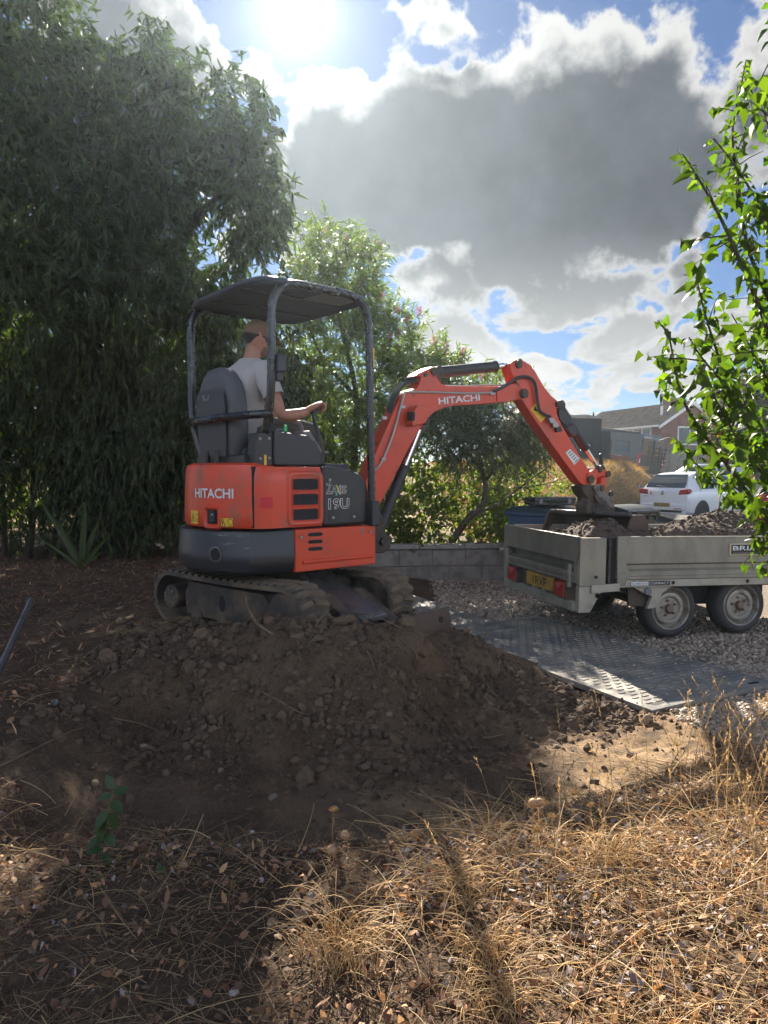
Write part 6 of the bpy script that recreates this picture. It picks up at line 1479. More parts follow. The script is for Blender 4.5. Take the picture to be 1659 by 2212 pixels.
# bent little tree below the boom
D_bl = [(985, 925, 9.95, 75, 50, .5), (1070, 925, 9.9, 85, 55, .5), (1140, 955, 9.9, 55, 45, .45), (1040, 985, 10, 100, 35, .5), (1000, 870, 10.1, 70, 40, .4), (1175, 985, 10.1, 30, 30, .3, .5)]
fD = foliage(D_bl, 1000, 14, .10, .014, 'narrow', twig=.22, droop=.5, hang=.5, spread=1.2, shell=.5, curl=.3)
bD = P(965, 1165, 9.75); bD[2] = .42
tree('bent_tree', bD, [('trunk', [bD, P(1010, 1122, 9.8), P(1038, 1095, 9.85), P(1050, 1060, 9.9), P(1042, 1020, 9.9), P(1030, 970, 9.95)], .055, .028), ('limb', [P(1046, 1040, 9.9), P(1075, 1010, 9.9), P(1110, 985, 9.9), P(1150, 965, 9.9)], .028, .008), ('limb', [P(1042, 1020, 9.9), P(1000, 960, 9.95), P(985, 900, 9.95)], .024, .006), ('limb', [P(1012, 1120, 9.8), P(1080, 1085, 9.85), P(1140, 1040, 9.9), P(1190, 1005, 9.95)], .022, .006), ('limb', [P(1120, 1055, 9.9), P(1180, 1045, 9.9), P(1230, 1030, 9.9)], .010, .004)],
     fD, pm('deep_narrow_leaf', (.040, .066, .026), .5, island=.3, island2=(.06, .085, .03), trans=.3), 'small bent tree with a leaning bare trunk and dark crown, under the boom', 'tree')
# undergrowth above the wall: separate bushes
UB = [([(800, 1080, 10.0, 70, 80, .5), (830, 1150, 9.85, 70, 38, .3)], 480, 'yellow-green bush above the wall, right behind the digger boom foot'),
      ([(905, 1040, 10.2, 80, 70, .5), (915, 1120, 9.9, 75, 60, .4), (900, 1168, 9.7, 90, 16, .2)], 560, 'sunlit yellow-green bush above the wall, between the boom and the bent trunk'),
      ([(1010, 1080, 10.3, 45, 70, .4), (1075, 1110, 10.2, 55, 60, .4), (1050, 1160, 9.8, 60, 24, .2)], 420, 'leafy bush above the wall, behind the bent trunk and beside the blue bin'),
      ([(690, 1090, 10.2, 90, 100, .5), (700, 1000, 10.4, 90, 70, .5)], 600, 'shaded bush behind the body of the digger'),
      ([(1120, 1030, 10.9, 60, 45, .5, .7), (1080, 1010, 10.9, 60, 40, .4, .7), (1190, 1060, 11.2, 40, 40, .4, .4), (1130, 1090, 10.8, 40, 40, .3, .6)], 300, 'open thin bush with small bright leaves, in front of the dry bank')]
for bl_, ns_, lb_ in UB:
    b0 = P(bl_[0][0], 1180, bl_[0][2]); b0[2] = .42 if b0[0] < 1.6 else gl(b0[0], b0[1])
    f_ = foliage(bl_, ns_, 11, .052, .034, 'oval', twig=.20, droop=.2, hang=.15, spread=1.2, shell=.5, curl=.25, up=.25)
    tree('garden_bush', b0, [('stem', [b0, b0 + [.05, 0, .35], b0 + [.12, .05, .7]], .02, .006), ('stem', [b0 + [-.1, 0, 0], b0 + [-.2, 0, .3], b0 + [-.3, .05, .6]], .016, .005)], f_, M_leaf_under, lb_, 'bush', 'bushes above the block wall')
# background trees that close the view behind the garden
BT = [([(-100, 700, 14, 260, 330, 1.5), (60, 1000, 13.5, 220, 170, 1.2)], 1500, 'far left leafy tree behind the dark hedge', P(0, 1150, 14)), ([(330, 850, 14, 200, 260, 1.4), (350, 1040, 13.5, 200, 120, 1)], 1500, 'leafy tree behind the hedge, left of the canopy', P(330, 1150, 14)), ([(590, 930, 14, 130, 170, 1.3)], 1000, 'leafy tree behind the flowering tree and the canopy', P(600, 1150, 14))]
for bl_, ns_, lb_, b0 in BT:
    b0[2] = .4; f_ = foliage(bl_, ns_, 12, .13, .075, 'oval', twig=.5, droop=.3, hang=.3, shell=.6, curl=.2)
    tree('garden_tree', b0, [('trunk', [b0, b0 + [.05, 0, 1.2], b0 + [.1, 0, 2.6]], .11, .05)], f_, M_leaf_under, lb_, 'tree', 'trees behind the garden hedge')
bR = P(1640, 1000, 34); f_ = foliage([(1620, 890, 34, 75, 75, 1.6), (1700, 870, 34, 90, 90, 1.8), (1580, 940, 34, 40, 50, 1), (1640, 960, 34, 90, 50, 1.2)], 2200, 12, .22, .12, 'oval', twig=.6, droop=.2, hang=.2, shell=.45)
bR[2] = gl(bR[0], bR[1]); tree('broad_tree', bR, [('trunk', [bR, bR + [0, 0, 1.5], bR + [.2, 0, 3]], .22, .1)], f_, pm('olive_leaf', (.050, .062, .020), .5, island=.4, island2=(.10, .085, .025), trans=.3), 'round olive-green tree behind the parked cars', 'tree')

# ------------------------------------------------------------------ leafy shrub reaching in from the right, close to the camera
def lobed_leaf(curl, fold, twist):
    st = [(0, 0), (.08, .05), (.22, .19), (.34, .33), (.45, .385), (.50, .30), (.58, .25), (.66, .255), (.74, .175), (.87, .12), (1, 0)]
    vs, fs = [], []
    def pt(x, y): return (x, y, -curl * x * x + fold * abs(y) - .25 * curl * y * y + twist * y * x)
    for x, y in st: vs += [pt(x * .98 - .04 * (y > .3) * 0, 0), pt(x, y), pt(x, -y * (.92 + .1 * twist))]
    for i in range(len(st) - 1):
        a, b = 3 * i, 3 * i + 3; fs += [(a, a + 1, b + 1, b), (a, b, b + 2, a + 2)]
    me = bpy.data.meshes.new('leaf'); me.from_pydata(vs, [], fs); bm = bmesh.new(); bm.from_mesh(me); bmesh.ops.remove_doubles(bm, verts=bm.verts, dist=1e-4); bm.to_mesh(me); bm.free()
    me.polygons.foreach_set('use_smooth', [True] * len(me.polygons)); return me
LEAF = []
for k in range(7):
    me = lobed_leaf(random.uniform(.2, .9), random.uniform(.1, .6), random.uniform(-.4, .4)); me.materials.append(M_leaf_right if k < 6 else M_leaf_right_y); LEAF.append(me)
HY = 2.25
HS = [[(1720, 1290), (1640, 1140), (1560, 1030), (1500, 950), (1462, 890), (1440, 820), (1425, 740), (1400, 705)], [(1740, 1200), (1640, 1010), (1570, 880), (1525, 760), (1495, 660), (1482, 590)], [(1780, 1050), (1680, 830), (1610, 650), (1540, 490), (1490, 400), (1455, 345)], [(1790, 950), (1680, 740), (1600, 560), (1575, 410), (1562, 300), (1580, 200), (1592, 140)],
      [(1800, 700), (1710, 470), (1650, 330), (1640, 230), (1652, 150)], [(1760, 330), (1690, 180), (1648, 60), (1655, -40)], [(1740, 1240), (1640, 1120), (1560, 1060), (1490, 1020), (1440, 960)], [(1750, 1130), (1640, 960), (1560, 860), (1500, 790), (1468, 740)], [(1750, 640), (1640, 480), (1560, 360), (1520, 310)],
      [(1760, 900), (1690, 700), (1650, 520), (1640, 400)], [(1720, 1150), (1650, 1060), (1590, 990), (1540, 900), (1500, 830)], [(1800, 1180), (1700, 980), (1650, 860), (1600, 760), (1560, 690)]]
sb0 = np.array([2.05, 2.5, .1]); sb0[2] = float(surf(2.05, 2.5)); shr = thing('leafy_shrub', sb0, 'leafy green shrub with lobed leaves, reaching in from the right edge close to the camera', 'shrub')
leaves = []
for k, path in enumerate(HS):
    path = [(u + 20, v - 12) for u, v in path]
    Yk = HY + .42 * math.sin(k * 2.4) ; pts = [P(u, v, Yk + .05 * math.sin(j + k)) for j, (u, v) in enumerate(path)]
    pts = [sb0 + np.array([.1 * math.sin(k), .1 * math.cos(k), .0]), (sb0 + pts[0]) / 2 + np.array([.1, .0, .1])] + pts
    mm_ = limb(pts, .010 if k < 5 else .007, .0018, 6); mm_.build('branch', M_bark, shr)
    Q = np.array(mm_.v).reshape(-1, 6, 3).mean(1)[10:]
    seg = np.linalg.norm(np.diff(Q, axis=0), axis=1); cum = np.r_[0, np.cumsum(seg)]
    d = .0
    while d < cum[-1] + .01:
        p = np.array([np.interp(min(d, cum[-1]), cum, Q[:, i]) for i in range(3)]); j = min(int(np.searchsorted(cum, d)), len(Q) - 1); tg = Q[j] - Q[max(j - 1, 0)]; tg = tg / (np.linalg.norm(tg) + 1e-9)
        for _ in range(2 if random.random() < .55 else 1):
            leaves.append((p, tg, .042 * random.uniform(.5, 1.3) * (1 - .35 * d / cum[-1]) * (Yk / 2.25)))
        if random.random() < .30 and d < cum[-1] * .9:            # short side shoot
            sd = np.array(norm((rnd_unit(1)[0] * .8 + tg * .6)[None])[0]); sl_ = random.uniform(.05, .13)
            m = MB(); m.tube([p, p + sd * sl_ * .5, p + sd * sl_ + [0, 0, -.01]], [.0022, .0016, .001], 4); m.build('branch', M_bark, shr)
            for q in (.35, .6, .85, 1.0, 1.05): leaves.append((p + sd * sl_ * q, sd, .040 * random.uniform(.6, 1.2)))
        d += .0128
def vis(p):
    dd = p - np.array([0, 0, CAM_H]); return CU + FPX * dd[0] / dd[1] < 1690
leaves.sort(key=lambda q: (not vis(q[0]), np.linalg.norm(q[0]) / q[2]))
rest = []
for i, (p, tg, s) in enumerate(leaves):
    side = np.array(random.choice(((1, .2, 0), (-1, .2, 0), (0, -1, 0), (.5, .8, 0)))) + RNG.normal(size=3) * .35
    ax = tg * random.uniform(-.1, .5) + side * .8 + np.array([0, 0, random.uniform(-1.0, .1)]); ax = ax / np.linalg.norm(ax)
    up = RNG.normal(size=3) * .55 + np.array([0, -.25, .8]); yv = np.cross(up, ax); yv /= np.linalg.norm(yv); zv = np.cross(ax, yv)
    me = LEAF[6] if random.random() < .02 else LEAF[random.randrange(6)]
    base = p + ax * s * .25
    if i < 300:
        o = link('leaf', me, None, shr, base); o.rotation_euler = Matrix((ax, yv, zv)).transposed().to_euler(); o.scale = (s * 1.15, s * 1.15, s * 1.15)
    else:
        v = np.array([q.co[:] for q in me.vertices]) * s * 1.15; V = base + v[:, 0:1] * ax + v[:, 1:2] * yv + v[:, 2:3] * zv
        rest.append((V, [np.array([list(q.vertices) for q in me.polygons if len(q.vertices) == 4]).reshape(-1, 4), np.array([list(q.vertices) for q in me.polygons if len(q.vertices) == 3]).reshape(-1, 3)]))
if rest:
    V, F = merge([(a, [f for f in b if len(f)]) for a, b in rest]); o = link('further_leaves', raw_mesh('further_leaves', V - sb0, F, M_leaf_right), M_leaf_right, shr, sb0); o['kind'] = 'stuff'
print('right shrub leaves', len(leaves))

# ------------------------------------------------------------------ dry ground cover in the foreground
def fore_mask(x, y): return (1 - pit_mask(x, y)) * (1 - drive_mask(x, y)) * (y < 4.6)
right_m = lambda x, y: sstep(-.10, .40, x - .12 * (y - 2) + .30 * fnoise(x, y, 2, 2, 40))
patch_m = lambda x, y: sstep(-.35, .25, fnoise(x, y, 3.2, 3, 41))
dens = lambda x, y: fore_mask(x, y) * (.06 + .10 * sstep(-.6, -1.0, x) * sstep(2.4, 2.0, y) + .80 * right_m(x, y)) * (.14 + .86 * patch_m(x, y))
def straw(n, L0, L1, r0, r1, elev, name, kp=6):
    x, y = scatter(n, -1.9, 2.9, 1.35, 4.2, dens); n = len(x)
    a = RNG.normal(.35, 1.1, n) + np.where(RNG.uniform(size=n) < .5, math.pi, 0); L = RNG.uniform(L0, L1, n) * np.where(RNG.uniform(size=n) < .08, 1.8, 1); el_ = np.abs(RNG.normal(elev, .28, n))
    d = np.stack([np.cos(a) * np.cos(el_), np.sin(a) * np.cos(el_), np.sin(el_)], -1); tt = np.linspace(0, 1, kp)
    b0 = np.stack([x, y, surf(x, y) + RNG.uniform(-.01, .03, n)], -1)
    paths = b0[:, None] + d[:, None] * (L[:, None] * tt)[..., None] + rnd_unit(n)[:, None] * (L[:, None] * .22 * (tt * tt))[..., None] * np.array([1, 1, .6]) - np.array([0, 0, 1.]) * (L[:, None] * .22 * tt ** 2.2)[..., None]
    gz_ = surf(paths[..., 0], paths[..., 1]) + .003; paths[..., 2] = np.maximum(paths[..., 2], gz_)
    V, F = ribbons(paths, RNG.uniform(r0, r1, n)); return stuff(name, V, F, M_straw)
straw(42000, .03, .11, .0005, .0013, .15, 'dry_grass_bits', 4)
straw(16000, .10, .26, .0007, .0017, .35, 'dry_grass')
straw(3200, .14, .34, .0013, .0025, .20, 'thick_dry_stems')
# upright arching stalks with seed spikes
x, y = scatter(1500, -.4, 2.6, 1.9, 3.9, lambda a, b: fore_mask(a, b) * (.12 + .88 * sstep(.95, 1.5, a)) * sstep(.1, .7, a) * .9); n = len(x)
H_ = RNG.uniform(.12, .42, n); lean = rnd_unit(n) * np.array([.35, .35, 0]); tt = np.linspace(0, 1, 6)
paths = np.stack([x, y, surf(x, y)], -1)[:, None] + (np.array([0, 0, 1.]) * (H_[:, None] * tt)[..., None]) + lean[:, None] * (H_[:, None] * tt ** 2)[..., None]
V1, F1 = ribbons(paths, .0013); tip = paths[:, -1]
k = 14; sp = (tip[:, None] - (paths[:, -1] - paths[:, -2])[:, None] * np.linspace(0, 1.0, k)[None, :, None]).reshape(-1, 3); m_ = len(sp)
V2, F2 = leaf_cloud(sp, norm(np.repeat(norm(paths[:, -1] - paths[:, -2]), k, 0) + RNG.normal(size=(m_, 3)) * .25), rnd_unit(m_), .016, .004, 'oval', .1)
V, F = merge([(V1, F1), (V2, F2)]); stuff('standing_stalks', V, F, M_straw)
def litter(name, n, box, mask, L, mat, shape='oval', curl=.6, w=.6, lift=.012):
    x, y = scatter(n, *box, mask); n = len(x); nr = norm(RNG.normal(size=(n, 3)) * .55 + np.array([0, 0, 1.])); ax = norm(np.cross(nr, RNG.normal(size=(n, 3))))
    l = RNG.uniform(L[0], L[1], n); V, F = leaf_cloud(np.stack([x, y, surf(x, y) + lift + RNG.uniform(0, lift, n)], -1), ax, nr, l, l * w * RNG.uniform(.6, 1.1, n), shape, RNG.uniform(-.9, .9, n) * curl, .6)
    return stuff(name, V, F, mat)
litter('dry_leaves', 30000, (-1.9, 2.9, 1.35, 4.2), lambda a, b: dens(a, b) * .9 + .07 * fore_mask(a, b), (.010, .034), M_dryleaf, curl=.9)
litter('grey_litter', 26000, (-1.9, 2.9, 1.35, 4.2), lambda a, b: dens(a, b) * .8, (.010, .026), M_greylitter, curl=1.2, w=.9)
litter('brown_leaves', 8000, (-1.9, 2.6, 1.35, 4.0), lambda a, b: fore_mask(a, b) * .6, (.014, .042), M_brownleaf, curl=.8)
left_m = lambda a, b: (1 - pit_mask(a, b)) * (1 - drive_mask(a, b)) * (1 - sstep(-1.0, -.4, a - .25 * (b - 5)))
litter('fallen_leaves', 12000, (-5.5, -.4, 2.9, 9.2), left_m, (.03, .075), M_brownleaf, 'lance', curl=.8, w=.35, lift=.014)
litter('pale_fallen_leaves', 500, (-4, -.6, 3.0, 8.5), left_m, (.03, .08), M_dryleaf, 'lance', curl=.9, w=.35, lift=.02)
x, y = scatter(2600, -5, -.9, 2.9, 8.5, lambda a, b: left_m(a, b) * .9); n = len(x); a = RNG.uniform(0, 6.283, n); L = RNG.uniform(.06, .32, n); tt = np.linspace(0, 1, 5)
d = np.stack([np.cos(a), np.sin(a), RNG.normal(.05, .25, n)], -1); b0 = np.stack([x, y, surf(x, y) + RNG.uniform(0, .05, n)], -1)
paths = b0[:, None] + d[:, None] * (L[:, None] * tt)[..., None] + rnd_unit(n)[:, None] * (L[:, None] * .4 * tt * (1 - tt))[..., None]; paths[..., 2] = np.maximum(paths[..., 2], surf(paths[..., 0], paths[..., 1]) + .004)
V, F = ribbons(paths, RNG.uniform(.0012, .0032, n)); stuff('dead_stems', V, F, pm('dead_stem', (.115, .060, .038), .85, island=.45))
x, y = scatter(5200, -1.9, .5, 1.4, 2.75, lambda a, b: fore_mask(a, b) * (1 - right_m(a, b)) * .8); n = len(x); a = RNG.uniform(0, 6.283, n); L = RNG.uniform(.03, .16, n); tt = np.linspace(0, 1, 5)
d = np.stack([np.cos(a), np.sin(a), np.abs(RNG.normal(.05, .35, n))], -1); b0 = np.stack([x, y, surf(x, y)], -1)
paths = b0[:, None] + d[:, None] * (L[:, None] * tt)[..., None] + rnd_unit(n)[:, None] * (L[:, None] * .5 * tt * (1 - tt))[..., None]; paths[..., 2] = np.maximum(paths[..., 2], surf(paths[..., 0], paths[..., 1]) + .003)
V, F = ribbons(paths, RNG.uniform(.0006, .0016, n)); stuff('withered_stems', V, F, pm('withered_stem', (.24, .155, .085), .8, island=.5))
# fine roots over the heap
x, y = scatter(420, -1.7, 1.7, 2.7, 5.0, lambda a, b: pit_mask(a, b) * (.25 + .75 * heap_mask(a, b))); n = len(x); a = RNG.uniform(0, 6.283, n); L = RNG.uniform(.05, .34, n); tt = np.linspace(0, 1, 9)
paths = np.stack([x, y, np.zeros(n)], -1)[:, None] + np.stack([np.cos(a), np.sin(a), np.zeros(n)], -1)[:, None] * (L[:, None] * tt)[..., None] + np.stack([-np.sin(a), np.cos(a), np.zeros(n)], -1)[:, None] * (L[:, None] * .25 * np.sin(tt[None] * RNG.uniform(3, 8, (n, 1)) + a[:, None]))[..., None]
paths[..., 2] = surf(paths[..., 0], paths[..., 1]) + .006 + .02 * np.abs(np.sin(tt * 5)); V, F = ribbons(paths, RNG.uniform(.0012, .0028, n)); stuff('fine_roots', V, F, M_twig)
# dry grass on the far bank
x, y = scatter(34000, 1.5, 9.5, 13.5, 27, lambda a, b: (far_h(a, b) > .08) * 1.0); n = len(x)
b0 = np.stack([x, y, surf(x, y) - .01], -1); ax = norm(RNG.normal(size=(n, 3)) * .55 + np.array([0, -.5, .55])); V, F = leaf_cloud(b0, ax, rnd_unit(n), RNG.uniform(.10, .26, n), .016, 'blade', .4); stuff('bank_grass', V, F, pm('bank_straw', (.36, .235, .10), .8, island=.4, island2=(.23, .145, .065), trans=.2))

# ------------------------------------------------------------------ single plants, roots and bits one can point at
def stick(name, pts, r0, r1, mat, label, cat, group=None):
    m = limb(pts, r0, r1, 6); o = m.build(name, mat, org=pts[0]); return tag(o, label, cat, group)
def onto(u, v, lift=0.): p = march(u, v); return p + np.array([0, 0, lift])
def lift_path(uv, lifts): return [onto(u, v, l) for (u, v), l in zip(uv, lifts)]
M_root = pm('pale_root', (.17, .115, .070), .85, col2=(.11, .07, .045), scale=20)
c = onto(590, 1372); stick('root', [c, c + [-.10, .05, .06], c + [-.155, .08, .14], c + [-.17, .10, .20]], .010, .004, M_root, 'thick pale root standing up out of the heap in front of the near track', 'root', 'roots on the spoil heap')
c = onto(680, 1362); stick('root', [c, c + [.02, .02, .05], c + [.07, .03, .10], c + [.10, .02, .13]], .006, .002, M_root, 'short thin forked root standing in front of the near track nose', 'root', 'roots on the spoil heap')
for uv, l, lb in (([(560, 1500), (600, 1525), (640, 1548), (662, 1552)], (.02, .03, .03, .02), 'pale straight stalk lying on the middle of the heap'), ([(700, 1338), (790, 1345), (880, 1375), (960, 1420)], (.03, .05, .03, .01), 'long thin root trailing over the top of the heap towards the mat'), ([(780, 1400), (800, 1430), (812, 1460)], (.02, .03, .01), 'short root on the upper right of the heap'), ([(870, 1390), (895, 1420), (905, 1445)], (.01, .04, .02), 'pale forked root near the top right of the heap'), ([(245, 1560), (300, 1575), (345, 1585)], (.02, .03, .01), 'dark root lying at the foot of the torn bank'), ([(1090, 1590), (1040, 1600), (1100, 1530), (1115, 1500)], (.01, .03, .03, .01), 'thin looping root on the sunlit pit floor'), ([(0, 1660), (80, 1630), (150, 1600), (185, 1580)], (.01, .03, .04, .02), 'long pale root across the torn bank at the left')):
    stick('root', lift_path(uv, l), .0045, .002, M_root, lb, 'root', 'roots on the spoil heap')
p0, p1 = P(68, 1296, 4.3), P(-25, 1500, 3.45)
ba = MB(); ba.cyl(p1, p0, .017, 12); bo = ba.build('steel_bar', M_steel, org=p1); tag(bo, 'bare grey steel bar leaning across the dead stems at the far left', 'bar')
# nigella seed heads
def seed_plant(u, v, r, hgt, label, dry=False, heads=None):
    Yg = 2.30 if v > 1700 else 2.7
    hd = P(u, v, Yg); b = np.array([hd[0] + random.uniform(-.02, .02), hd[1] + .02, 0]); b[2] = float(surf(b[0], b[1])); rt_ = thing('seed_plant', b, label, 'plant', 'dry seed heads in the foreground')
    r = r * .95
    m = limb([b, (b + hd) / 2 + [random.uniform(-.015, .015), 0, 0], hd], .0014, .0011, 5); m.build('stem', M_straw, rt_)
    if not dry:
        m = MB(); n = 14; rings = []
        for i in range(9):
            th = math.pi * i / 8; rings.append([hd + np.array([0, 0, r * .95 * -math.cos(th)]) + r * max(.02, math.sin(th)) * (1 + .07 * math.cos(5 * 2 * math.pi * j / n)) * np.array([math.cos(2 * math.pi * j / n), math.sin(2 * math.pi * j / n), 0]) for j in range(n)])
        m.loft(rings); m.build('seed_head', M_pod, rt_, smooth=60)
    k = 70; dd = rnd_unit(k); dd[:, 2] = np.abs(dd[:, 2]) * .5 - .25; tt = np.linspace(0, 1, 4)
    pa = (hd - [0, 0, r * .7]) + dd[:, None] * (r * RNG.uniform(1.3, 2.6, (k, 1)) * tt)[..., None] + np.array([0, 0, 1.]) * (r * 1.3 * tt ** 2)[None, :, None]
    V, F = ribbons(pa, .0008); o = link('bracts', raw_mesh('bracts', V - b, F, M_pod_spike), M_pod_spike, rt_, b); o['kind'] = 'stuff'
    k = 22; tq = RNG.uniform(.15, .95, k)[:, None]; q = b + (hd - b) * tq; dd = rnd_unit(k) * np.array([1, 1, .6]); pa = q[:, None] + dd[:, None] * (RNG.uniform(.012, .04, (k, 1)) * tt)[..., None]
    V, F = ribbons(pa, .0007); o = link('thread_leaves', raw_mesh('thread_leaves', V - b, F, M_pod_spike), M_pod_spike, rt_, b); o['kind'] = 'stuff'
for u, v, r, dry, lb in ((1152, 1735, .017, 0, 'tall dry seed head, highest of the clump right of centre'), (1166, 1733, .015, 0, 'dry seed head leaning against the highest one, right of centre'), (1196, 1861, .017, 0, 'fat pale seed head low in the clump right of centre'), (1178, 1880, .016, 0, 'pale seed head just below left of the fat one, right of centre'), (1192, 1763, .010, 1, 'spent star-shaped seed head to the right of the tall one'), (1160, 1792, .010, 1, 'spent spiky seed head halfway up the clump, right of centre'), (1238, 1712, .010, 1, 'thin spent stalk standing apart, right of the clump'), (1143, 1968, .015, 0, 'seed head nestled in straw below the clump, right of centre'),
                         (745, 1804, .016, 0, 'upper orange seed head of the pair near the picture middle'), (717, 1836, .018, 0, 'larger lower orange seed head of the pair near the middle'), (720, 1748, .009, 1, 'branched spent stalk above the pair of seed heads'), (672, 1868, .012, 0, 'small spiky seed head left of the pair near the middle'), (621, 1893, .012, 0, 'small round seed head on bare soil, left of the middle'), (396, 1868, .016, 0, 'orange seed head beside the green seedling at the left'), (745, 1902, .014, 0, 'orange seed head below the pair, by the arching straw'), (1045, 1828, .010, 0, 'small seed head on the lip of the pit'), (1277, 1738, .008, 1, 'short spent stalk on the lip of the pit'), (1462, 1608, .008, 1, 'tall thin stalk at the right edge of the pit')):
    seed_plant(u, v, r, .2, lb, bool(dry))
# arching straw tufts
def tuft(u, v, n, L0, L1, label):
    tb0 = onto(u, v); tf_ = thing('straw_tuft', tb0, label, 'grass tuft', 'golden straw tufts')
    tt = np.linspace(0, 1, 8); az_ = RNG.uniform(-1.2, 1.4, n); Lq = RNG.uniform(L0, L1, n); dirx = np.stack([np.sin(az_), RNG.normal(0, .35, n), np.zeros(n)], -1)
    pa = tb0 + RNG.normal(size=(n, 1, 3)) * np.array([.05, .05, 0]) + np.array([0, 0, 1.]) * (Lq[:, None] * .9 * (tt - .62 * tt ** 2.2))[..., None] + dirx[:, None] * (Lq[:, None] * .62 * tt ** 1.4)[..., None]
    V, F = ribbons(pa, .0014); link('blades', raw_mesh('blades', V - tb0, F, M_straw), M_straw, tf_, tb0)['kind'] = 'stuff'
tuft(735, 2080, 130, .16, .40, 'arching tuft of dry golden grass near the picture middle, below the pair of seed heads')
tuft(985, 1935, 110, .10, .26, 'low tuft of golden grass just inside the lit ground, right of the middle')
tuft(1050, 2075, 130, .12, .30, 'wide tuft of golden grass near the bottom, right of the middle')
tuft(1085, 2190, 110, .12, .28, 'tuft of golden grass at the very bottom edge, right of the middle')
tuft(1330, 1870, 120, .12, .30, 'tuft of golden grass behind the seed heads at the right')
# green seedlings at the left
def oval_leaf_mesh():
    me = bpy.data.meshes.new('leaf'); st = [(0, 0), (.15, .16), (.35, .25), (.6, .24), (.82, .13), (1, 0)]; vs, fs = [], []
    for x, y in st: vs += [(x, 0, -.18 * x * x), (x, y, -.18 * x * x + .35 * y), (x, -y, -.18 * x * x + .35 * y)]
    for i in range(len(st) - 1): a, b = 3 * i, 3 * i + 3; fs += [(a, a + 1, b + 1, b), (a, b, b + 2, a + 2)]
    me.from_pydata(vs, [], fs); me.polygons.foreach_set('use_smooth', [True] * len(me.polygons)); me.materials.append(M_leaf_blue); return me
OL = oval_leaf_mesh()
def seedling(path, lv_, label):
    b = path[0]; rt_ = thing('green_seedling', b, label, 'plant', 'green seedlings'); limb(path, .0028, .0014, 6).build('stem', pm('green_stem', (.09, .12, .04), .6), rt_)
    for p, ax, s in lv_:
        ax = np.array(ax, float); ax /= np.linalg.norm(ax); up = np.array([RNG.normal() * .3, -.5, .9]); y_ = np.cross(up, ax); y_ /= np.linalg.norm(y_); z_ = np.cross(ax, y_)
        o = link('leaf', OL, None, rt_, p); o.rotation_euler = Matrix((ax, y_, z_)).transposed().to_euler(); o.scale = (s, s * 1.15, s)
Ys = 2.35
pth = [onto(222, 1945), P(218, 1880, Ys), P(226, 1800, Ys), P(240, 1730, Ys), P(243, 1705, Ys)]
lv_ = []
for (u, v), (dx, dz), s in (((243, 1705), (-.35, 1.0), .055), ((243, 1712), (1, .15), .058), ((242, 1718), (-1, -.2), .055), ((240, 1730), (.9, -.5), .058), ((236, 1752), (-.8, -.9), .085), ((234, 1760), (.4, -1), .075), ((230, 1775), (-.5, -1), .09), ((228, 1800), (.9, -.7), .055), ((222, 1835), (-.9, .1), .055), ((222, 1845), (.9, -.3), .06), ((220, 1860), (-.7, -.8), .06), ((219, 1875), (.8, -.7), .06), ((218, 1890), (.2, -1), .07), ((219, 1810), (-.9, -.3), .05)):
    lv_.append((P(u, v, Ys), (dx, RNG.normal() * .35 - .1, dz), s))
seedling(pth, lv_, 'upright green seedling with blue-green leaves at the left, in front of the pit')
lv_ = []
for (u, v), (dx, dz), s in (((352, 1905), (-.2, 1), .062), ((350, 1920), (-.9, .2), .05), ((348, 1925), (-.1, -1), .075), ((362, 1922), (1, -.5), .055), ((372, 1925), (.7, -.8), .05), ((340, 1915), (-1, -.1), .045), ((300, 1950), (-.8, .1), .045), ((310, 1955), (.3, -.6), .05), ((268, 1985), (-.9, -.2), .05), ((255, 1990), (.2, -.8), .06), ((245, 1940), (-.7, .3), .045)):
    lv_.append((P(u, v, 2.25), (dx, RNG.normal() * .3 - .1, dz), s))
seedling([onto(300, 2040), P(320, 1985, 2.25), P(345, 1930, 2.25), P(358, 1895, 2.25)], lv_, 'low sprawling green seedling with oval leaves, right of the upright one')
lv_ = [(onto(1478, 1765, .02) + RNG.normal(size=3) * .008, (RNG.normal(), RNG.normal() * .5, .5), .03) for _ in range(7)]
seedling([onto(1478, 1775), onto(1478, 1768, .03)], lv_, 'tiny bright green seedling among the straw at the right')
# strap-leaved plant at the foot of the hedge
sp0 = P(175, 1205, 8.3); sp0[2] = gl(sp0[0], sp0[1]); spt = thing('strap_plant', sp0, 'tall strap-leaved plant at the foot of the dark hedge, far left', 'plant')
for (u, v) in ((72, 1060), (185, 1075), (215, 1120), (120, 1120), (245, 1150), (60, 1150), (150, 1180), (230, 1190)):
    tipp = P(u, v, 8.2 + random.uniform(-.2, .2)); m = MB(); w_ = .035; rings = []
    for q in np.linspace(0, 1, 7):
        c = sp0 * (1 - q) + tipp * q + np.array([0, 0, .12 * q * (1 - q)]); ww = w_ * (1 - q ** 2.5) + .002; rings.append([c + [-ww, 0, .0], c + [0, .012, 0], c + [ww, 0, 0]])
    m.loft(rings, False, False); m.build('strap_leaf', M_leaf_narrow, spt, fix=False)
sp1 = P(1085, 1140, 10.1); sp1[2] = .42; spt = thing('strap_plant', sp1, 'strap-leaved plant above the wall, right of the bent trunk', 'plant')
for (u, v) in ((1058, 1040), (1075, 1030), (1090, 1045), (1105, 1050), (1120, 1075), (1130, 1095), (1050, 1070), (1165, 1085)):
    tipp = P(u, v, 10.1 + random.uniform(-.1, .1)); m = MB(); rings = []
    for q in np.linspace(0, 1, 7):
        c = sp1 * (1 - q) + tipp * q + np.array([0, 0, .05 * q * (1 - q)]); ww = .026 * (1 - q ** 2.5) + .002; rings.append([c + [-ww, 0, .0], c + [0, .01, 0], c + [ww, 0, 0]])
    m.loft(rings, False, False); m.build('strap_leaf', M_leaf_narrow, spt, fix=False)
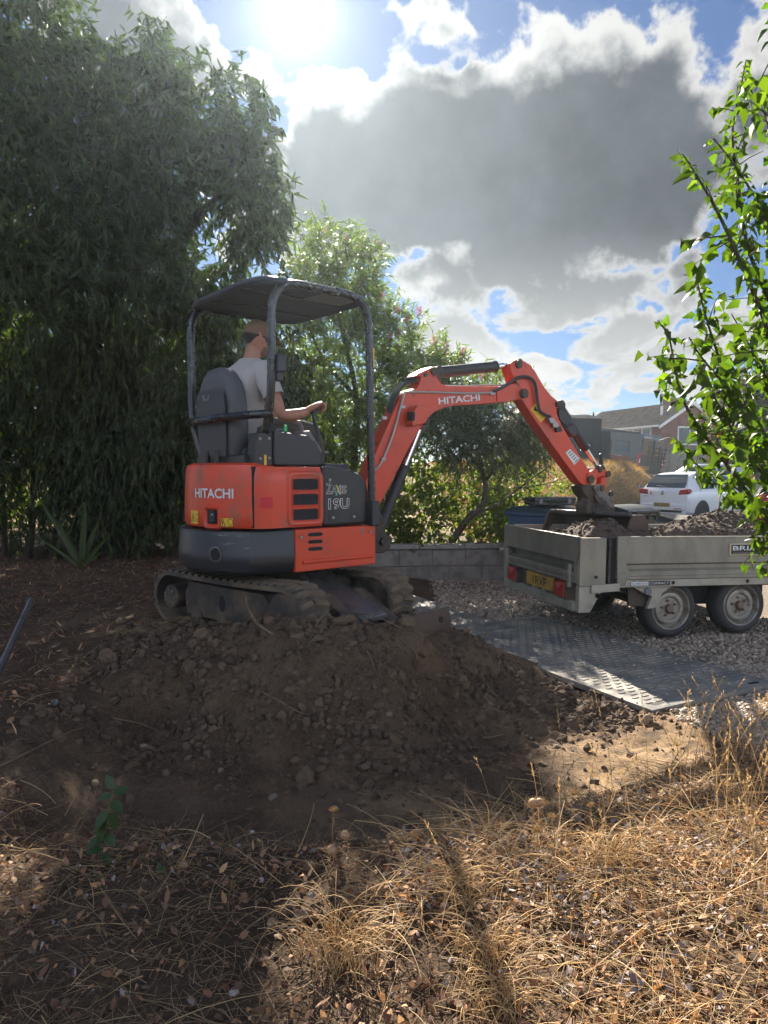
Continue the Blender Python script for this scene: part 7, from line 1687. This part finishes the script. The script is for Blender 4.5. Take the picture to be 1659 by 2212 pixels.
# ------------------------------------------------------------------ the operator
pb = U(-.26, -.03, 1.63)
man = thing('person', pb, 'person in grey t-shirt and brown cap seated in the digger, hand on lever', 'person')
# continuous skin: torso, neck, arms grown with the skin modifier
jt = {'pelvis': ((-.26, -.03, 1.70), .11), 'belly': ((-.275, -.03, 1.86), .105), 'chest': ((-.265, -.03, 2.03), .115), 'neck0': ((-.222, -.03, 2.185), .062), 'neck1': ((-.195, -.028, 2.265), .056), 'head': ((-.185, -.025, 2.33), .058),
      'shR': ((-.232, .155, 2.125), .058), 'upR': ((-.215, .235, 2.00), .052), 'elR': ((-.185, .315, 1.825), .042), 'foR': ((-.09, .335, 1.832), .041), 'wrR': ((.005, .358, 1.862), .027),
      'shL': ((-.232, -.215, 2.125), .058), 'upL': ((-.22, -.275, 2.00), .050), 'elL': ((-.17, -.335, 1.83), .041), 'foL': ((-.07, -.335, 1.84), .038), 'wrL': ((.03, -.33, 1.865), .027)}
ed = [('pelvis', 'belly'), ('belly', 'chest'), ('chest', 'neck0'), ('neck0', 'neck1'), ('neck1', 'head'), ('chest', 'shR'), ('shR', 'upR'), ('upR', 'elR'), ('elR', 'foR'), ('foR', 'wrR'), ('chest', 'shL'), ('shL', 'upL'), ('upL', 'elL'), ('elL', 'foL'), ('foL', 'wrL')]
ks = list(jt); me = bpy.data.meshes.new('body'); me.from_pydata([tuple(U(*jt[k][0]) - pb) for k in ks], [(ks.index(a), ks.index(b)) for a, b in ed], [])
ob = bpy.data.objects.new('body', me); C.objects.link(ob)
sk_ = ob.modifiers.new('skin', 'SKIN'); 
for i, k in enumerate(ks): me.skin_vertices[0].data[i].radius = (jt[k][1], jt[k][1]); me.skin_vertices[0].data[i].use_root = (k == 'pelvis')
ss = ob.modifiers.new('sub', 'SUBSURF'); ss.levels = 2; ss.render_levels = 2
bpy.context.view_layer.update()
em = bpy.data.meshes.new_from_object(ob.evaluated_get(bpy.context.evaluated_depsgraph_get()))
bm_body = MB(); bm_body.add([np.array(v.co[:]) + pb for v in em.vertices], [tuple(p.vertices) for p in em.polygons])
bpy.data.objects.remove(ob); bpy.data.meshes.remove(me); bpy.data.meshes.remove(em)
# head
fa = math.radians(32); hf = np.array([math.cos(fa), math.sin(fa), 0]) ; tilt = math.radians(-14)
hx = np.array([hf[0] * math.cos(tilt), hf[1] * math.cos(tilt), math.sin(tilt)]); hy = np.array([-hf[1], hf[0], 0.]); hz = np.cross(hx, hy)
HC_ = U(-.165, -.022, 2.372); HFm = Fr(HC_, hx, hy, hz)
def head_pt(th, ph, k=1.0):
    x, y, z = math.sin(th) * math.cos(ph), math.sin(th) * math.sin(ph), math.cos(th)
    X, Y, Z = .098 * x, .077 * y, .120 * z
    if z < 0:
        Y *= 1 - .33 * (-z) ** 1.3
        X = X * (1 - .10 * -z) + .022 * (-z) if x > 0 else X * (1 - .45 * -z) + .012 * -z
    if x > .3:
        X += .026 * math.exp(-((y / .17) ** 2 + ((z + .17) / .15) ** 2)) + .010 * math.exp(-((y / .5) ** 2 + ((z - .12) / .10) ** 2)) + .010 * math.exp(-((y / .35) ** 2 + ((z + .80) / .14) ** 2)) + .007 * math.exp(-((y / .28) ** 2 + ((z + .52) / .09) ** 2)) - .010 * math.exp(-(((abs(y) - .36) / .16) ** 2 + ((z + .0) / .10) ** 2))
    return np.array([X, Y, Z]) * k
NT_, NP_ = 26, 36
vs, fs = [], []
for i in range(NT_ + 1):
    for j in range(NP_):
        q = head_pt(math.pi * i / NT_, 2 * math.pi * j / NP_); vs.append(HFm(*q))
for i in range(NT_):
    for j in range(NP_): fs.append((i * NP_ + j, i * NP_ + (j + 1) % NP_, (i + 1) * NP_ + (j + 1) % NP_, (i + 1) * NP_ + j))
bm_body.add(vs, fs)
for sg in (1, -1):
    rings = []
    for q, w in ((-1, .1), (-.6, .75), (0, 1), (.6, .85), (1, .15)):
        rings.append([HFm(-.006 - .010 * q * .3 + .019 * w * math.cos(a) * (1.1 if q > 0 else .8), sg * (.071 + .012 * w + .006 * math.cos(a) * -1), .0 + q * .031 + .004 * math.sin(a)) for a in np.linspace(0, 2 * math.pi, 11)[:-1]])
    bm_body.loft(rings)
# hands: palm, four unequal curled fingers and a thumb round the lever knob
def hand(wr, knob, out, up):
    wr, knob = np.array(wr), np.array(knob); d = knob - wr; L = np.linalg.norm(d); d /= L
    up = np.array(up, float); side = np.cross(d, up); side /= np.linalg.norm(side); up = np.cross(side, d)
    fr = Fr(wr, d, side, up)
    bm_body.loft([[fr(x, w * math.cos(a), .012 + h * math.sin(a)) for a in np.linspace(0, 2 * math.pi, 13)[:-1]] for x, w, h in ((-.02, .024, .020), (.01, .030, .021), (.045, .039, .019), (.075, .040, .017), (.090, .036, .012))])
    for k, (y, l) in enumerate(((-.030, .92), (-.010, 1.05), (.010, 1.0), (.029, .82))):
        p = [fr(.070, y, .012), fr(.070 + .030 * l, y * 1.02, .012), fr(.070 + .048 * l, y, -.010), fr(.070 + .040 * l, y * .95, -.034 * l), fr(.052 + .020 * l, y * .9, -.044 * l)]
        bm_body.tube(p, [.0105, .0105, .0095, .0088, .0062], 8)
    s_ = out
    bm_body.tube([fr(.012, .020 * s_, .004), fr(.040, .044 * s_, -.006), fr(.066, .046 * s_, -.020), fr(.082, .030 * s_, -.032)], [.014, .0125, .0105, .007], 8)
hand(U(.005, .358, 1.862), U(.060, .370, 1.892), -1, (0, 0, 1)); hand(U(.03, -.33, 1.865), U(.10, -.30, 1.875), 1, (0, 0, 1))
body = bm_body.build('body', M_skin, man, smooth=70)
# eyes, brows
m = MB()
for sg in (1, -1): m.ball(HFm(.082, sg * .030, .006), .010, n=8, m=6)
m.build('eye', M_white_print, man); bpy.data.objects['eye'].name = 'eyes'; ORG['eyes'] = pb
# clothes
def ring_at(c, w, d, n=24, e=.75): return [U(c[0] + d * math.copysign(abs(math.cos(a)) ** e, math.cos(a)), c[1] + w * math.copysign(abs(math.sin(a)) ** e, math.sin(a)), c[2] + .010 * math.cos(a * 5 + c[2] * 40) * 0) for a in np.linspace(0, 2 * math.pi, n + 1)[:-1]]
m = MB(); prof = [(1.655, -.255, .180, .135), (1.72, -.27, .190, .142), (1.80, -.285, .185, .138), (1.90, -.29, .188, .134), (2.00, -.285, .205, .132), (2.08, -.272, .222, .128), (2.13, -.255, .218, .118), (2.165, -.240, .185, .102), (2.192, -.228, .130, .086), (2.212, -.219, .084, .076), (2.226, -.213, .071, .071)]
rr2 = []
for i, (z, t_, w, d) in enumerate(prof):
    ring = []
    for a in np.linspace(0, 2 * math.pi, 41)[:-1]:
        wob = (.006 * math.sin(a * 3 + z * 22) + .004 * math.sin(a * 7 - z * 47)) * (1 if z < 2.1 else .2)
        ring.append(U(t_ + (d + wob) * math.copysign(abs(math.cos(a)) ** .85, math.cos(a)), -.03 + (w + wob) * math.copysign(abs(math.sin(a)) ** .85, math.sin(a)), z))
    rr2.append(ring)
m.loft(rr2, False)
for sg, sh, upp, el in ((1, 'shR', 'upR', 'elR'), (-1, 'shL', 'upL', 'elL')):
    a, b, c = (np.array(U(*jt[k][0])) for k in (sh, upp, el)); ins = a + (np.array(U(-.25, -.03, 2.10)) - a) * .35
    m.tube([ins, a + (a - ins) * .05, a * .45 + b * .55, b, b * .72 + c * .28], [.075, .079, .075, .071, .070], 18, False)
m.build('t_shirt', M_shirt, man, smooth=60)
m = MB()
for s in (-.115, .065):
    m.tube([U(-.27, s, 1.715), U(-.10, s * 1.05, 1.735), U(.08, s * 1.15, 1.755), U(.19, s * 1.15, 1.745), U(.245, s * 1.1, 1.66), U(.27, s, 1.45), U(.26, s, 1.22)], [.098, .092, .080, .070, .068, .062, .058], 14)
m.box(-.33, -.20, -.19, .13, 1.63, 1.76, UF); m.build('trousers', M_trouser, man, smooth=60)
for s in (-.115, .065):
    m = MB(); m.loft([[U(x, s + w * math.cos(a), 1.12 + .09 * k + h * math.sin(a)) for a in np.linspace(0, 6.283, 11)[:-1]] for x, w, h, k in ((.20, .045, .05, .5), (.30, .048, .05, .4), (.42, .045, .03, .3), (.47, .02, .015, .3))]); m.build('boot', M_blackpl, man)
def cap_part(name, mat, lo, hi, k, phs=None, bump=0.):
    m = MB(); ths = np.linspace(lo, hi, 12); phs_ = np.linspace(0, 2 * math.pi, 41)[:-1]
    m.loft([[HFm(*head_pt(th, ph, k + .012 * math.sin(th) * 0)) for ph in phs_] for th in ths], False); return m.build(name, mat, man, smooth=60)
cap_part('cap', M_cap, .02, 1.50, 1.085)
m = MB(); br_a = np.linspace(-.75, .75, 11)
top_ = [[HFm((.104 + e * math.cos(a) ** .7) * math.cos(a * .9) * 1.0, (.086 + e * .15) * math.sin(a) * 1.1, .022 - .25 * e + .012 * math.cos(a) ) for a in br_a] for e in (0, .03, .06, .072)]
m.loft(top_, False, False); bo_ = [[p - hz * .006 for p in r] for r in top_]; m.loft(bo_, False, False); m.build('cap_brim', M_cap, man)
m = MB(); rings = []
for q in np.linspace(0, 1, 9):
    ring = []
    for ph in np.linspace(.95, 2 * math.pi - .95, 41):
        b_ = math.cos(ph - math.pi)                       # 1 at the back of the head
        end = 1.58 + .50 * sstep(.15, .95, np.float64(b_)) + (.18 if abs(ph - math.pi) > 1.95 else 0.)
        th = 1.46 + (float(end) - 1.46) * q
        ring.append(HFm(*head_pt(th, ph, 1.028 - .026 * q ** 3)))
    rings.append(ring)
m.loft(rings, False, False)
m.build('hair', M_hair, man, smooth=60)
m = MB(); rings = []
for th in np.linspace(2.02, 2.75, 8): rings.append([HFm(*head_pt(th, ph, 1.018)) for ph in np.linspace(-1.25, 1.25, 25)])
m.loft(rings, False, False); m.build('beard', pm('stubble', (.17, .09, .062), .8), man, smooth=60)
# small things on the console and a lighter
lg = MB(); q0 = U(-.175, .345, 1.7175); lf = Fr(q0, _f, _r); lg.box(-.012, .012, -.007, .007, 0, .045, lf); gl_ = lg.build('lighter', M_green_l, None, org=q0, bevel=.004); tag(gl_, 'bright green cigarette lighter standing on the digger console', 'lighter')
q0 = U(-.185, .30, 1.716); tp_ = MB(); tp_.lathe([(.026, 0), (.030, .012), (.026, .024), (.012, .026)], q0, (0, 0, 1), 18); to_ = tp_.build('tin', M_grey_pl, None, org=q0); tag(to_, 'small round grey tin beside the green lighter on the console', 'tin')
# ------------------------------------------------------------------ thin haze added to imitate lens glare
hz_ = MB(); hz_.box(-560, 560, -340, 960, -1.2, 11.5); ho = hz_.build('haze', None, None, org=(0, 0, 0), smooth=0); ho['kind'] = 'stuff'
hm = bpy.data.materials.new('glare_haze'); hm.use_nodes = True; t = NT(hm.node_tree); t.n.remove(t.n['Principled BSDF'])
pv_ = t.node('ShaderNodeVolumePrincipled'); pv_.inputs['Color'].default_value = (.70, .86, 1.0, 1); pv_.inputs['Density'].default_value = .00095; pv_.inputs['Anisotropy'].default_value = .74
t.l.new(pv_.outputs[0], t.n['Material Output'].inputs['Volume']); ho.data.materials.append(hm)
